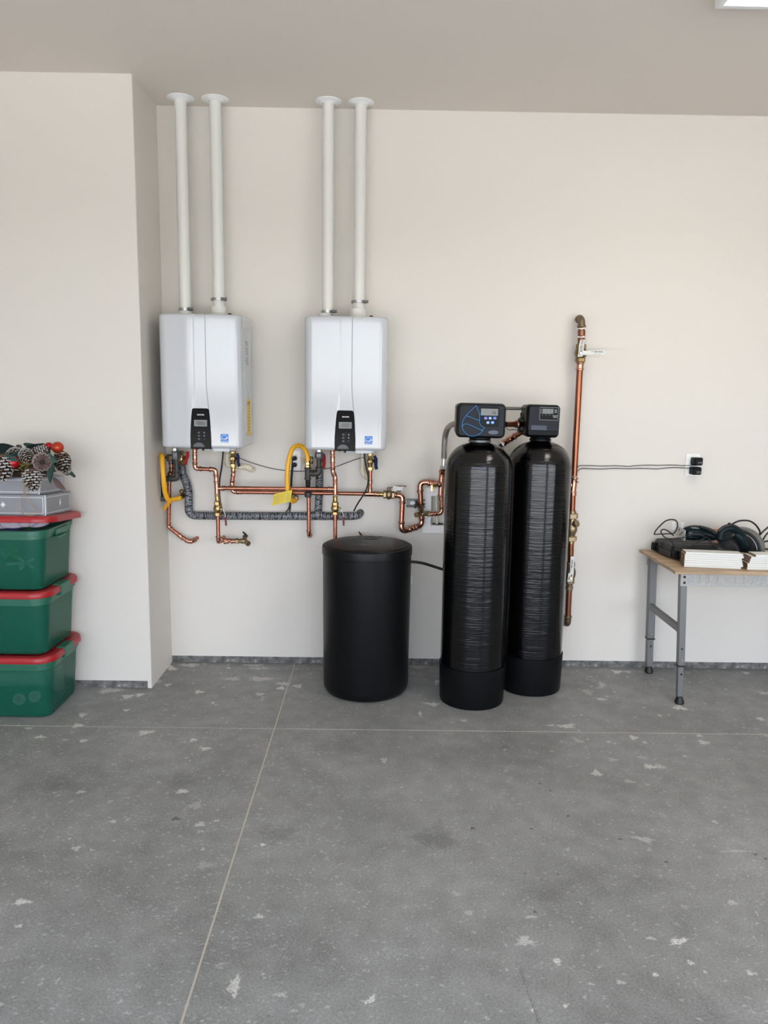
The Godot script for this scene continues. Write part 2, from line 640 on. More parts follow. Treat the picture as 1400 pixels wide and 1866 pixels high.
func materials() -> void:
	var m: StandardMaterial3D
	m = mat("wall paint", Color8(216, 210, 201), 0.7)
	var peel := noise_image(512, 512, 0.035, 3, 3)
	peel.bump_map_to_normal_map(1.2)
	m.normal_enabled = true
	m.normal_texture = ImageTexture.create_from_image(peel)
	m.normal_scale = 0.12
	m.uv1_triplanar = true
	m.uv1_world_triplanar = true
	m.uv1_scale = Vector3(2.2, 2.2, 2.2)
	m = mat("ceiling paint", Color8(226, 218, 208), 0.8)
	mat("white paint", Color8(238, 238, 236), 0.5)
	m = mat("kerb concrete", Color(1, 1, 1), 0.9)
	m.albedo_texture = colored(noise_image(256, 256, 0.03, 12, 5), [[0.2, Color8(86, 84, 82)], [0.5, Color8(112, 110, 107)], [0.77, Color8(130, 128, 125)], [0.82, Color8(200, 198, 194)]])
	m.uv1_triplanar = true
	m.uv1_world_triplanar = true
	m.uv1_scale = Vector3(2, 2, 2)
	mat("joint dust", Color8(190, 180, 165), 0.95)
	mat("enamel white", Color8(193, 195, 197), 0.13)
	M["enamel white"].clearcoat_enabled = true
	M["enamel white"].clearcoat = 0.3
	M["enamel white"].clearcoat_roughness = 0.05
	mat("white steel", Color8(206, 208, 210), 0.4)
	mat("gloss black", Color8(7, 7, 8), 0.12)
	M["gloss black"].metallic_specular = 0.2
	mat("panel grey", Color8(48, 50, 53), 0.3)
	mat("display", Color8(100, 104, 102), 0.25)
	mat("display dark", Color8(70, 76, 76), 0.3)
	mat("print white", Color8(235, 235, 235), 0.6)
	mat("print grey", Color8(142, 143, 143), 0.6)
	mat("print black", Color8(28, 28, 30), 0.6)
	mat("label blue", Color8(38, 116, 196), 0.45)
	mat("label yellow", Color8(233, 196, 64), 0.55)
	mat("label brown", Color8(176, 132, 92), 0.6)
	m = mat("pvc white", Color8(218, 217, 210), 0.4)
	mat("pvc cream", Color8(222, 214, 190), 0.4)
	mat("steel", Color8(176, 176, 174), 0.28, 1.0)
	mat("ribbed steel", Color8(168, 165, 160), 0.4, 0.9)
	mat("chrome", Color8(214, 214, 212), 0.14, 1.0)
	m = mat("copper", Color8(180, 122, 101), 0.33, 1.0)
	var cn := noise_image(256, 256, 0.02, 21, 4)
	m.albedo_texture = colored(cn, [[0.2, Color8(226, 214, 208)], [0.5, Color8(255, 255, 255)], [0.85, Color8(244, 230, 222)]])
	m.uv1_triplanar = true
	m.uv1_world_triplanar = true
	m.uv1_scale = Vector3(6, 6, 6)
	mat("old copper", Color8(146, 92, 68), 0.3, 1.0)
	mat("copper fitting", Color8(194, 143, 122), 0.24, 1.0)
	mat("aged copper", Color8(140, 94, 74), 0.36, 1.0)
	mat("tarnished", Color8(122, 106, 86), 0.45, 0.9)
	mat("brass", Color8(180, 152, 104), 0.28, 1.0)
	mat("rough brass", Color8(160, 142, 112), 0.42, 1.0)
	mat("dull brass", Color8(142, 122, 82), 0.45, 1.0)
	mat("galvanised", Color8(104, 106, 106), 0.42, 0.7)
	mat("black iron", Color8(64, 62, 60), 0.5, 0.35)
	mat("gas yellow", Color8(236, 174, 34), 0.4)
	mat("tag yellow", Color8(214, 190, 52), 0.6)
	mat("valve red", Color8(150, 14, 26), 0.45)
	mat("valve blue", Color8(13, 26, 60), 0.5)
	M["valve blue"].metallic_specular = 0.25
	M["valve red"].metallic_specular = 0.25
	mat("dark red grip", Color8(104, 24, 34), 0.45)
	mat("rubber", Color8(17, 17, 18), 0.5)
	mat("grey wire", Color8(72, 74, 76), 0.5)
	mat("matt black", Color8(14, 14, 15), 0.36)
	M["matt black"].metallic_specular = 0.3
	mat("soft black", Color8(13, 14, 15), 0.4)
	M["soft black"].metallic_specular = 0.25
	mat("head black", Color8(12, 13, 15), 0.33)
	M["head black"].metallic_specular = 0.25
	mat("face grey", Color8(40, 43, 49), 0.45)
	M["face grey"].metallic_specular = 0.25
	mat("blue line", Color8(44, 128, 190), 0.4)
	mat("button blue", Color8(96, 150, 230), 0.35)
	mat("button violet", Color8(112, 116, 206), 0.35)
	mat("badge", Color8(62, 70, 88), 0.35)
	mat("badge blue", Color8(34, 42, 64), 0.35)
	m = mat("wound tank", Color8(4, 4, 5), 0.14)
	m.metallic_specular = 0.5
	var wi := noise_image(512, 512, 0.06, 31, 4)
	var hi := Image.create(512, 512, false, Image.FORMAT_L8)
	var rows: Array[float] = []
	for y in 512:
		rows.push_back(rng.randf())
	var src := wi.get_data()
	var dst := PackedByteArray()
	dst.resize(512 * 512)
	for y in 512:
		for x in 512:
			# long strands: the noise is read far more slowly around the tank than along it
			var k := src[y * 512 + (x / 4 + int(rows[y / 3] * 300.0)) % 512]
			dst[y * 512 + x] = clampi(int(k * 0.5 + rows[y] * 58.0 + rows[(y / 3) * 3 % 512] * 48.0), 0, 255)
	hi.set_data(512, 512, false, Image.FORMAT_L8, dst)
	m.heightmap_enabled = true
	m.heightmap_texture = ImageTexture.create_from_image(hi)
	m.heightmap_scale = 0.10
	m.uv1_scale = Vector3(1, 1.7, 1)
	m = mat("insulation", Color(1, 1, 1), 0.4)
	var im := Image.create(128, 512, false, Image.FORMAT_RGB8)
	im.fill(Color8(14, 15, 20))
	for row in 64:  # rows of small print that run round the sleeve
		var yy := row * 8 + 1
		var xx := rng.randi_range(0, 10)
		while xx < 126:
			var ww := rng.randi_range(10, 44)
			if rng.randf() < 0.86:
				im.fill_rect(Rect2i(xx, yy, mini(ww, 127 - xx), 3), Color8(186, 189, 196) if rng.randf() < 0.7 else Color8(120, 124, 132))
			xx += ww + rng.randi_range(3, 7)
	m.albedo_texture = ImageTexture.create_from_image(im)
	m.uv1_scale = Vector3(1, 3.2, 1)
	m = mat("bin green", Color(0.09, 0.39, 0.31, 0.58), 0.34)
	m.transparency = BaseMaterial3D.TRANSPARENCY_ALPHA
	mat("bin rim green", Color8(38, 100, 78), 0.35)
	mat("lid red", Color8(160, 28, 36), 0.35)
	mat("pale plastic", Color8(196, 232, 214), 0.5)
	mat("bright green", Color8(86, 190, 70), 0.5)
	mat("cloth lilac", Color8(168, 158, 170), 0.9)
	mat("cloth navy", Color8(52, 52, 92), 0.9)
	mat("carton silver", Color8(132, 133, 138), 0.4, 0.3)
	mat("silver line", Color8(232, 236, 240), 0.25, 0.3)
	mat("leaf green", Color8(28, 58, 48), 0.6)
	mat("leaf dark", Color8(14, 30, 27), 0.6)
	mat("leaf mid", Color8(52, 84, 74), 0.6)
	mat("leaf brown", Color8(98, 78, 72), 0.7)
	mat("ornament red", Color8(176, 18, 28), 0.28, 0.3)
	mat("ornament orange", Color8(172, 56, 26), 0.36, 0.3)
	mat("berry", Color8(112, 100, 36), 0.7)
	mat("twig", Color8(66, 50, 38), 0.9)
	mat("twine", Color8(168, 140, 104), 0.9)
	m = mat("pine cone", Color(1, 1, 1), 0.85)
	m.vertex_color_use_as_albedo = true
	m = mat("bench wood", Color(1, 1, 1), 0.5)
	var wn := noise_image(64, 512, 0.02, 41, 4)
	wn.resize(512, 512)
	m.albedo_texture = colored(wn, [[0.15, Color8(148, 120, 92)], [0.5, Color8(172, 146, 115)], [0.85, Color8(194, 169, 138)]])
	m.uv1_triplanar = true
	m.uv1_scale = Vector3(1.2, 5, 5)
	mat("bare wood", Color8(122, 98, 76), 0.8)
	mat("label pink", Color8(196, 150, 128), 0.7)
	mat("board white", Color8(214, 213, 208), 0.5)
	m = mat("galvanised sheet", Color(0.96, 0.94, 0.91), 0.5, 0.3)
	m.albedo_texture = colored(noise_image(256, 256, 0.06, 51, 3, FastNoiseLite.TYPE_CELLULAR), [[0.1, Color8(160, 163, 165)], [0.6, Color8(172, 175, 177)], [0.9, Color8(182, 185, 186)]])
	m.uv1_triplanar = true
	m.uv1_scale = Vector3(5, 5, 5)
	mat("leg grey", Color8(116, 116, 116), 0.42, 0.35)
	mat("tool teal", Color8(12, 27, 31), 0.4)
	M["tool teal"].metallic_specular = 0.3
	mat("tool black", Color8(18, 19, 21), 0.45)
	mat("case black", Color8(30, 30, 31), 0.5)
	mat("tool grey", Color8(96, 96, 92), 0.45)
	m = mat("lamp", Color(1, 1, 1), 0.4)
	m.emission_enabled = true
	m.emission = Color(1, 0.98, 0.95)
	m.emission_energy_multiplier = 1.6
	m = mat("driveway", Color8(194, 191, 184), 0.9)
	mat("lawn", Color8(96, 112, 62), 0.95)
	mat("soffit", Color8(200, 190, 176), 0.8)
	m = mat("floor concrete", Color(1, 1, 1), 0.55)
	m.albedo_texture = floor_texture()


# ---- the floor's concrete: mottling, pale paint and mud marks, scuffs; x from -2.4 to 2.4, z from -0.1 to 3.1 ----
func floor_texture() -> ImageTexture:
	wear.noise_type = FastNoiseLite.TYPE_SIMPLEX
	wear.frequency = 0.11
	wear.fractal_octaves = 3
	wear.seed = 5
	var w := 2048
	var h := 1366
	var big := noise_image(512, 342, 0.012, 61, 4, FastNoiseLite.TYPE_SIMPLEX_SMOOTH, false)
	big.resize(w, h, Image.INTERPOLATE_BILINEAR)
	var mid := noise_image(1024, 683, 0.035, 62, 4, FastNoiseLite.TYPE_SIMPLEX_SMOOTH, false)
	mid.resize(w, h, Image.INTERPOLATE_BILINEAR)
	var fine := noise_image(w, h, 0.22, 63, 3, FastNoiseLite.TYPE_SIMPLEX, false).get_data()
	var a := big.get_data()
	var b := mid.get_data()
	var d := PackedByteArray()
	d.resize(w * h * 3)
	for i in w * h:
		var s := (a[i] - 128) * 0.09 + (b[i] - 128) * 0.08 + (fine[i] - 128) * 0.12
		var k := 138.0 + s
		d[i * 3] = int(k)
		d[i * 3 + 1] = int(k - 1.0)
		d[i * 3 + 2] = int(k - 4.0)
	var im := Image.create_from_data(w, h, false, Image.FORMAT_RGB8, d)
	var sc := Vector2(w / 4.8, h / 3.2)
	var org := Vector2(-2.4, -0.1)
	# faint pale flecks of worn cement paste, thickest near the left of the room
	for i in 26000:
		var p := Vector2(rng.randf_range(-2.4, 2.4), rng.randf_range(0.0, 3.1))
		if rng.randf() > (0.95 if p.x < -0.1 and p.y > 0.9 else 0.45):
			continue
		blot(im, (p - org) * sc, Vector2(rng.randf_range(0.003, 0.010), rng.randf_range(0.002, 0.0055)) * sc, rng.randf_range(-0.9, 0.5), Color8(196, 196, 193), rng.randf_range(0.2, 0.7))
	for i in 520:  # small paint drips, denser along the walls
		var p := Vector2(rng.randf_range(-1.9, 2.0), 0.02 + pow(rng.randf(), 2.6) * 2.6)
		blot(im, (p - org) * sc, Vector2(rng.randf_range(0.003, 0.016), rng.randf_range(0.003, 0.014)) * sc, rng.randf() * 3.0, Color8(205, 202, 195), rng.randf_range(0.35, 0.85))
	var pale := Color8(222, 218, 211)
	# the marks of the photograph: place, half length, half width, turn, strength
	var marks := [
		[Vector2(-1.174, 0.096), 0.023, 0.055, -0.5, 0.90],
		[Vector2(-1.083, 0.048), 0.053, 0.028, 0.1, 0.70],
		[Vector2(-1.406, 0.440), 0.066, 0.039, -0.1, 0.65],
		[Vector2(-1.285, 0.518), 0.035, 0.030, -0.2, 0.75],
		[Vector2(-1.230, 0.495), 0.021, 0.023, 0.0, 0.90],
		[Vector2(-1.237, 0.691), 0.017, 0.014, 0.0, 0.80],
		[Vector2(-1.429, 0.756), 0.017, 0.027, -0.3, 0.85],
		[Vector2(-1.404, 0.874), 0.024, 0.025, -0.3, 0.80],
		[Vector2(-1.621, 0.910), 0.021, 0.012, 0.0, 0.75],
		[Vector2(-1.527, 1.000), 0.026, 0.015, 0.0, 0.85],
		[Vector2(-1.320, 1.034), 0.018, 0.017, -0.2, 0.80],
		[Vector2(-1.405, 1.025), 0.015, 0.009, 0.0, 0.60],
		[Vector2(-1.066, 0.942), 0.034, 0.024, -0.4, 0.80],
		[Vector2(-0.826, 1.010), 0.016, 0.015, 0.0, 0.95],
		[Vector2(-0.754, 1.096), 0.025, 0.017, 0.0, 0.85],
		[Vector2(-0.762, 1.467), 0.023, 0.018, -0.1, 0.80],
		[Vector2(-0.683, 1.571), 0.026, 0.029, 0.0, 0.35],
		[Vector2(-0.636, 1.699), 0.019, 0.015, -0.5, 0.70],
		[Vector2(-0.583, 1.676), 0.013, 0.008, -0.3, 0.60],
		[Vector2(-1.158, 1.479), 0.016, 0.013, -0.3, 0.70],
		[Vector2(-0.959, 1.687), 0.013, 0.011, 0.0, 0.70],
		[Vector2(-0.932, 0.448), 0.027, 0.023, 0.1, 0.80],
		[Vector2(-0.793, 0.254), 0.044, 0.026, 0.0, 0.50],
		[Vector2(-0.639, 0.249), 0.070, 0.034, 0.0, 0.60],
		[Vector2(-0.510, 0.381), 0.022, 0.024, 0.0, 0.95],
		[Vector2(-0.500, 0.318), 0.044, 0.025, 0.2, 0.70],
		[Vector2(-0.422, 0.347), 0.025, 0.025, 0.2, 0.75],
		[Vector2(-0.713, 0.034), 0.060, 0.019, 0.0, 0.60],
		[Vector2(-0.670, 0.087), 0.072, 0.019, 0.0, 0.50],
		[Vector2(-0.850, 0.084), 0.016, 0.019, 0.0, 0.60],
		[Vector2(-0.608, 0.468), 0.024, 0.023, 0.0, 0.60],
		[Vector2(-0.829, 0.590), 0.009, 0.015, 0.0, 0.80],
		[Vector2(-1.123, 0.354), 0.018, 0.025, 0.0, 0.70],
		[Vector2(-1.192, 0.308), 0.019, 0.033, 0.6, 0.50],
		[Vector2(0.291, 0.571), 0.042, 0.022, 0.2, 0.70],
		[Vector2(0.223, 0.689), 0.009, 0.035, 0.0, 0.70],
		[Vector2(0.430, 0.767), 0.017, 0.013, 0.0, 0.70],
		[Vector2(0.244, 0.028), 0.061, 0.029, 0.1, 0.55],
		[Vector2(0.339, 0.266), 0.016, 0.043, 0.3, 0.60],
		[Vector2(0.925, 0.816), 0.045, 0.026, -0.2, 0.75],
		[Vector2(0.844, 0.812), 0.022, 0.013, 0.0, 0.60],
		[Vector2(1.393, 0.069), 0.030, 0.028, -0.1, 0.90],
		[Vector2(1.457, 0.067), 0.020, 0.019, 0.0, 0.70],
		[Vector2(1.143, 0.383), 0.031, 0.040, 0.2, 0.40],
		[Vector2(1.247, 0.277), 0.019, 0.051, 0.3, 0.50],
		[Vector2(1.189, 0.479), 0.031, 0.015, 0.2, 0.70],
		[Vector2(1.205, 0.934), 0.019, 0.024, 0.0, 0.75],
		[Vector2(1.077, 0.983), 0.011, 0.012, 0.0, 0.70],
		[Vector2(1.244, 0.984), 0.011, 0.012, 0.0, 0.70],
		[Vector2(1.518, 0.977), 0.024, 0.024, 0.2, 0.70],
		[Vector2(1.563, 0.582), 0.036, 0.029, 0.5, 0.90],
		[Vector2(1.529, 0.908), 0.017, 0.012, 0.0, 0.70],
		[Vector2(2.149, 0.061), 0.020, 0.019, 0.1, 0.80],
		[Vector2(1.422, 0.681), 0.009, 0.014, 0.0, 0.80],
		[Vector2(1.914, 0.706), 0.020, 0.021, 0.0, 0.70],
		[Vector2(2.098, 0.368), 0.032, 0.024, 0.1, 0.50],
		[Vector2(1.226, 1.216), 0.023, 0.021, 0.0, 0.50],
		[Vector2(1.043, 1.155), 0.020, 0.016, 0.0, 0.35],
		[Vector2(1.183, 1.217), 0.025, 0.021, 0.1, 0.75],
		[Vector2(0.938, 1.281), 0.022, 0.025, 0.2, 0.70],
		[Vector2(1.053, 1.348), 0.022, 0.014, 0.3, 0.40],
		[Vector2(0.936, 0.970), 0.016, 0.030, -0.6, 0.35],
		[Vector2(0.040, 1.185), 0.015, 0.026, 0.0, 0.50],
		[Vector2(-0.389, 1.823), 0.010, 0.010, 0.0, 0.90],
		[Vector2(-1.084, 2.141), 0.025, 0.013, -0.1, 0.85],
		[Vector2(-1.044, 2.249), 0.012, 0.007, -0.1, 0.95],
		[Vector2(-0.566, 1.946), 0.031, 0.022, 0.2, 0.30],
		[Vector2(-0.342, 2.196), 0.016, 0.010, 0.1, 0.70],
		[Vector2(-0.367, 2.472), 0.017, 0.037, 0.0, 0.75],
		[Vector2(-0.421, 2.399), 0.013, 0.013, 0.0, 0.30],
		[Vector2(-0.239, 2.499), 0.018, 0.008, -0.1, 0.50],
		[Vector2(-0.003, 2.514), 0.021, 0.008, -0.9, 0.85],
		[Vector2(-0.200, 2.553), 0.015, 0.006, 0.0, 0.40],
		[Vector2(-0.179, 2.535), 0.009, 0.009, 0.0, 0.30],
		[Vector2(-1.028, 1.857), 0.018, 0.013, -0.4, 0.70],
		[Vector2(-1.074, 1.798), 0.006, 0.007, 0.0, 0.80],
		[Vector2(-0.971, 1.866), 0.010, 0.007, 0.2, 0.50],
		[Vector2(0.446, 2.291), 0.025, 0.021, 0.0, 0.60],
		[Vector2(0.520, 2.370), 0.011, 0.015, 0.0, 0.85],
		[Vector2(0.897, 2.285), 0.034, 0.012, -0.3, 0.85],
		[Vector2(0.818, 2.274), 0.014, 0.007, 0.0, 0.60],
		[Vector2(0.482, 2.186), 0.019, 0.007, 0.0, 0.60],
		[Vector2(0.896, 2.370), 0.010, 0.009, 0.0, 0.80],
		[Vector2(0.675, 2.446), 0.011, 0.008, 0.0, 0.60],
		[Vector2(0.780, 2.417), 0.010, 0.008, 0.3, 0.90],
		[Vector2(0.592, 2.453), 0.009, 0.006, 0.3, 0.50],
		[Vector2(1.048, 2.409), 0.013, 0.009, 0.0, 0.70],
		[Vector2(1.131, 2.110), 0.015, 0.014, 0.0, 0.40],
		[Vector2(0.973, 1.767), 0.038, 0.018, 0.4, 0.50],
		[Vector2(1.275, 1.832), 0.049, 0.007, 0.0, 0.35],
		[Vector2(0.295, 2.169), 0.016, 0.011, 0.0, 0.40],
		[Vector2(0.507, 2.527), 0.011, 0.006, -0.5, 0.80],
		[Vector2(0.415, 2.544), 0.006, 0.006, 0.3, 0.90],
		[Vector2(0.974, 2.131), 0.016, 0.011, 0.0, 0.25],
		[Vector2(0.922, 2.405), 0.005, 0.006, 0.0, 0.80],
	]
	for q in marks:
		blot(im, (q[0] - org) * sc, Vector2(q[1], q[2]) * sc.x * 1.25, q[3], pale, minf(q[4] * 1.15, 1.0))
	var dark := [
		[Vector2(-0.736, 1.664), 0.020, 0.015, 0.0, 0.55],
		[Vector2(0.677, 1.374), 0.007, 0.007, 0.0, 0.80],
		[Vector2(0.708, 1.430), 0.007, 0.006, 0.0, 0.70],
		[Vector2(0.735, 1.616), 0.008, 0.006, 0.0, 0.80],
		[Vector2(0.363, 1.705), 0.012, 0.011, -0.4, 0.60],
		[Vector2(0.577, 1.705), 0.010, 0.007, 0.1, 0.60],
		[Vector2(1.002, 1.901), 0.009, 0.006, 0.2, 0.70],
		[Vector2(0.884, 1.765), 0.012, 0.007, 0.1, 0.50],
		[Vector2(0.505, 1.970), 0.005, 0.009, 0.0, 0.40],
		[Vector2(0.613, 1.974), 0.005, 0.009, 0.0, 0.50],
		[Vector2(0.224, 1.764), 0.099, 0.100, 0.0, 0.16],
		[Vector2(0.565, 2.051), 0.124, 0.081, 0.0, 0.10],
		[Vector2(-1.282, 1.426), 0.174, 0.084, 0.0, 0.14],
		[Vector2(-0.791, 1.371), 0.134, 0.079, 0.0, 0.10],
		[Vector2(-0.157, 1.059), 0.148, 0.079, 0.0, 0.12],
		[Vector2(-0.357, 1.758), 0.079, 0.084, 0.0, 0.12],
		[Vector2(-1.119, 1.903), 0.148, 0.118, 0.0, 0.10],
		[Vector2(0.525, 1.122), 0.293, 0.126, 0.0, 0.10],
		[Vector2(0.044, 0.332), 0.179, 0.138, 0.0, 0.10],
		[Vector2(1.099, 0.298), 0.213, 0.125, 0.0, 0.08],
		[Vector2(0.499, 2.163), 0.007, 0.010, 0.0, 0.50],
		[Vector2(-0.581, 2.395), 0.005, 0.004, 0.0, 0.70],
		[Vector2(-0.262, 2.569), 0.004, 0.003, 0.0, 0.70],
		[Vector2(1.332, 1.851), 0.008, 0.006, 0.2, 0.80],
		[Vector2(1.356, 1.876), 0.008, 0.006, 0.2, 0.80],
	]
	for q in dark:
		blot(im, (q[0] - org) * sc, Vector2(q[1], q[2]) * sc.x, q[3], Color8(54, 52, 50), minf(q[4] * 1.3, 1.0))
	var lines := [
		[Vector2(0.409, 2.399), Vector2(0.417, 2.497), 0.0022, 0.70],
		[Vector2(0.417, 2.497), Vector2(0.425, 2.588), 0.0022, 0.70],
		[Vector2(0.415, 2.399), Vector2(0.423, 2.497), 0.0016, 0.50],
		[Vector2(0.423, 2.497), Vector2(0.430, 2.587), 0.0016, 0.50],
		[Vector2(0.196, 1.832), Vector2(0.201, 2.001), 0.0012, 0.40],
		[Vector2(0.234, 1.831), Vector2(0.227, 1.995), 0.0012, 0.40],
		[Vector2(0.280, 1.814), Vector2(0.277, 1.941), 0.0012, 0.50],
		[Vector2(0.459, 1.928), Vector2(0.497, 1.900), 0.0018, 0.60],
		[Vector2(0.486, 1.387), Vector2(0.487, 1.594), 0.0015, 0.35],
		[Vector2(0.487, 1.594), Vector2(0.489, 1.670), 0.0012, 0.30],
		[Vector2(0.860, 2.403), Vector2(0.880, 2.555), 0.0040, 0.12],
		[Vector2(1.087, 1.992), Vector2(1.288, 2.026), 0.0010, 0.30],
		[Vector2(0.338, 1.878), Vector2(0.347, 2.069), 0.0012, 0.30],
		[Vector2(-0.006, 1.835), Vector2(-0.004, 1.975), 0.0012, 0.60],
		[Vector2(-0.143, 2.416), Vector2(-0.140, 2.475), 0.0012, 0.30],
	]
	for q in lines:
		var l: float = (q[0] as Vector2).distance_to(q[1])
		var k := int(l / 0.004)
		for i in k:
			var p: Vector2 = (q[0] as Vector2).lerp(q[1], float(i) / k)
			blot(im, (p - org) * sc, Vector2(q[2], q[2]) * sc.x, 0.0, Color8(70, 69, 68), q[3])
	return ImageTexture.create_from_image(im)


func blot(im: Image, c: Vector2, half: Vector2, turn: float, color: Color, strong: float) -> void:
	var r := int(maxf(half.x, half.y) * 1.3) + 1
	var ph := rng.randf() * 6.0
	var ph2 := rng.randf() * 6.0
	var cs := cos(turn)
	var sn := sin(turn)
	var w := im.get_width()
	var h := im.get_height()
	for y in range(int(c.y) - r, int(c.y) + r + 1):
		for x in range(int(c.x) - r, int(c.x) + r + 1):
			if x < 0 or y < 0 or x >= w or y >= h:
				continue
			var dx := x + 0.5 - c.x
			var dy := y + 0.5 - c.y
			var u := (dx * cs + dy * sn) / maxf(half.x, 0.5)
			var v := (-dx * sn + dy * cs) / maxf(half.y, 0.5)
			var ang := atan2(v, u)
			var edge := 0.85 + 0.2 * sin(ang * 3.0 + ph) + 0.12 * sin(ang * 7.0 + ph2)
			var nz := wear.get_noise_2d(x + ph * 100.0, y + ph2 * 100.0)
			var q := sqrt(u * u + v * v) / edge * (1.0 + 0.35 * nz)
			if q < 1.0:
				var f := strong * minf(1.0, (1.0 - q) * 3.0)
				f *= clampf(0.8 + 0.9 * wear.get_noise_2d(x * 2.3, y * 2.3 + 500.0 * ph), 0.1, 1.0)
				im.set_pixel(x, y, im.get_pixel(x, y).lerp(color, f))


# ---- the room ----
func room() -> void:
	var g := G.new()
	# the back wall, with the recess of the outlet box left open
	for b in [[-1.4, 0.297, 0.04, 3.05], [0.515, 8.5, 0.04, 3.05], [0.297, 0.515, 0.04, 0.83], [0.297, 0.515, 1.004, 3.05]]:
		g.box(Vector3((b[0] + b[1]) / 2, (b[2] + b[3]) / 2, -0.07), Vector3(b[1] - b[0], b[3] - b[2], 0.14))
	struct("wall_back", g, M["wall paint"], "long beige painted back wall carrying the heaters and pipework", "wall")
	g = G.new()
	g.box(Vector3(-2.25, 1.544, 0.131), Vector3(2.111, 3.012, 0.543), 0.003)
	g.box(Vector3(-1.2055, 0.02, 0.131), Vector3(0.021, 0.04, 0.543))
	struct("wall_left", g, M["wall paint"], "projecting beige wall section at left, behind the bin stack", "wall")
	g = G.new()
	g.box(Vector3(-3.3, 1.525, 2.85), Vector3(0.2, 3.05, 5.7))
	struct("wall_side", g, M["wall paint"], "beige side wall beyond the left of the bin stack", "wall")
	g = G.new()
	g.box(Vector3(8.6, 1.525, 2.78), Vector3(0.2, 3.05, 5.84))
	struct("wall_right", g, M["wall paint"], "beige side wall at the far right of the garage", "wall")
	g = G.new()
	for b in [[-3.4, -2.9, 0.0, 3.05], [2.2, 2.8, 0.0, 3.05], [6.4, 8.7, 0.0, 3.05], [-2.9, 2.2, 2.5, 3.05], [2.8, 6.4, 2.5, 3.05]]:  # out of view; door ways placed and sized to light walls, floor and tanks
		g.box(Vector3((b[0] + b[1]) / 2, (b[2] + b[3]) / 2, 5.6), Vector3(b[1] - b[0], b[3] - b[2], 0.2))
	struct("wall_front_unseen", g, M["wall paint"], "unseen front garage wall, its two open door ways placed to light the room", "wall")
	g = G.new()
	g.box(Vector3(2.65, 3.147, 2.78), Vector3(12.3, 0.2, 5.84))
	struct("ceiling", g, M["ceiling paint"], "plain beige painted garage ceiling", "ceiling")
	g = G.new()
	g.box(Vector3(3.5, 0.019, -0.066), Vector3(9.9, 0.044, 0.12), 0.002)
	struct("trim_1", g, M["kerb concrete"], "low grey concrete kerb under the back wall", "kerb")
	g = G.new()
	g.box(Vector3(-2.25, 0.019, 0.131), Vector3(2.07, 0.044, 0.535), 0.002)
	struct("trim_2", g, M["kerb concrete"], "low grey concrete kerb under the projecting left wall", "kerb")
	g = G.new()
	g.box(Vector3(2.5, -0.12, 17.7), Vector3(60, 0.2, 24.0))  # out of view; its sunlit surface bounces light onto ceiling and upper walls
	struct("floor_drive_unseen", g, M["driveway"], "unseen pale concrete drive outside, bouncing sunlight in through the door ways", "driveway")


func floor_slabs() -> void:
	var f := Node3D.new()
	f.name = "floor"
	add_child(f)
	tag(f, "grey concrete garage floor with pale paint marks and saw-cut joints", "floor")
	f.set_meta("kind", "structure")
	var jx := -0.477
	var jz := 0.884
	var a := 0.0032
	for b in [[-3.4, jx - a, -0.2, jz - a], [jx + a, 8.7, -0.2, jz - a], [-3.4, jx - a, jz + a, 5.7], [jx + a, 8.7, jz + a, 5.7]]:
		var g := G.new()
		g.box(Vector3((b[0] + b[1]) / 2, -0.1, (b[2] + b[3]) / 2), Vector3(b[1] - b[0], 0.2, b[3] - b[2]), 0.0015)
		for i in g.uv.size():
			g.uv[i] = Vector2((g.v[i].x + 2.4) / 4.8, (g.v[i].z + 0.1) / 3.2)
		part(f, "slab", g, M["floor concrete"])
	var g := G.new()
	g.box(Vector3(jx, -0.0035, 2.75), Vector3(a * 2.2, 0.004, 5.8))
	part(f, "joint_filler", g, M["joint dust"], "thin pale filled saw cut running towards the camera")
	g = G.new()
	g.box(Vector3(2.65, -0.004, jz), Vector3(12.1, 0.004, a * 2.1))
	part(f, "joint_filler", g, M["joint dust"], "thin pale filled saw cut parallel to the back wall")


func ceiling_light() -> void:
	var t := thing("ceiling_light", "bright white flat panel lamp on the ceiling at top right", "ceiling light", Vector3(1.53, 3.047, 1.81))
	var g := G.new()
	var x0 := 1.228
	var x1 := 1.832
	var z0 := 1.202
	var z1 := 2.42
	g.box(Vector3((x0 + x1) / 2, 3.03, z0 + 0.012), Vector3(x1 - x0, 0.05, 0.024), 0.002)
	g.box(Vector3((x0 + x1) / 2, 3.03, z1 - 0.012), Vector3(x1 - x0, 0.05, 0.024), 0.002)
	g.box(Vector3(x0 + 0.012, 3.03, (z0 + z1) / 2), Vector3(0.024, 0.05, z1 - z0 - 0.04), 0.002)
	g.box(Vector3(x1 - 0.012, 3.03, (z0 + z1) / 2), Vector3(0.024, 0.05, z1 - z0 - 0.04), 0.002)
	part(t, "frame", g, M["white paint"])
	g = G.new()
	g.box(Vector3((x0 + x1) / 2, 3.014, (z0 + z1) / 2), Vector3(x1 - x0 - 0.044, 0.008, z1 - z0 - 0.044))
	part(t, "diffuser", g, M["lamp"])
	var l := AreaLight3D.new()
	l.name = "panel_glow"
	l.area_size = Vector2(x1 - x0 - 0.05, z1 - z0 - 0.05)
	l.light_color = Color(1, 0.97, 0.92)
	l.light_energy = 0.52
	l.area_range = 14.0
	l.area_attenuation = 2.0
	l.shadow_enabled = true
	l.transform = Transform3D(Basis(Vector3(1, 0, 0), Vector3(0, 0, -1), Vector3(0, 1, 0)), Vector3(0, -0.043, 0))
	t.add_child(l)


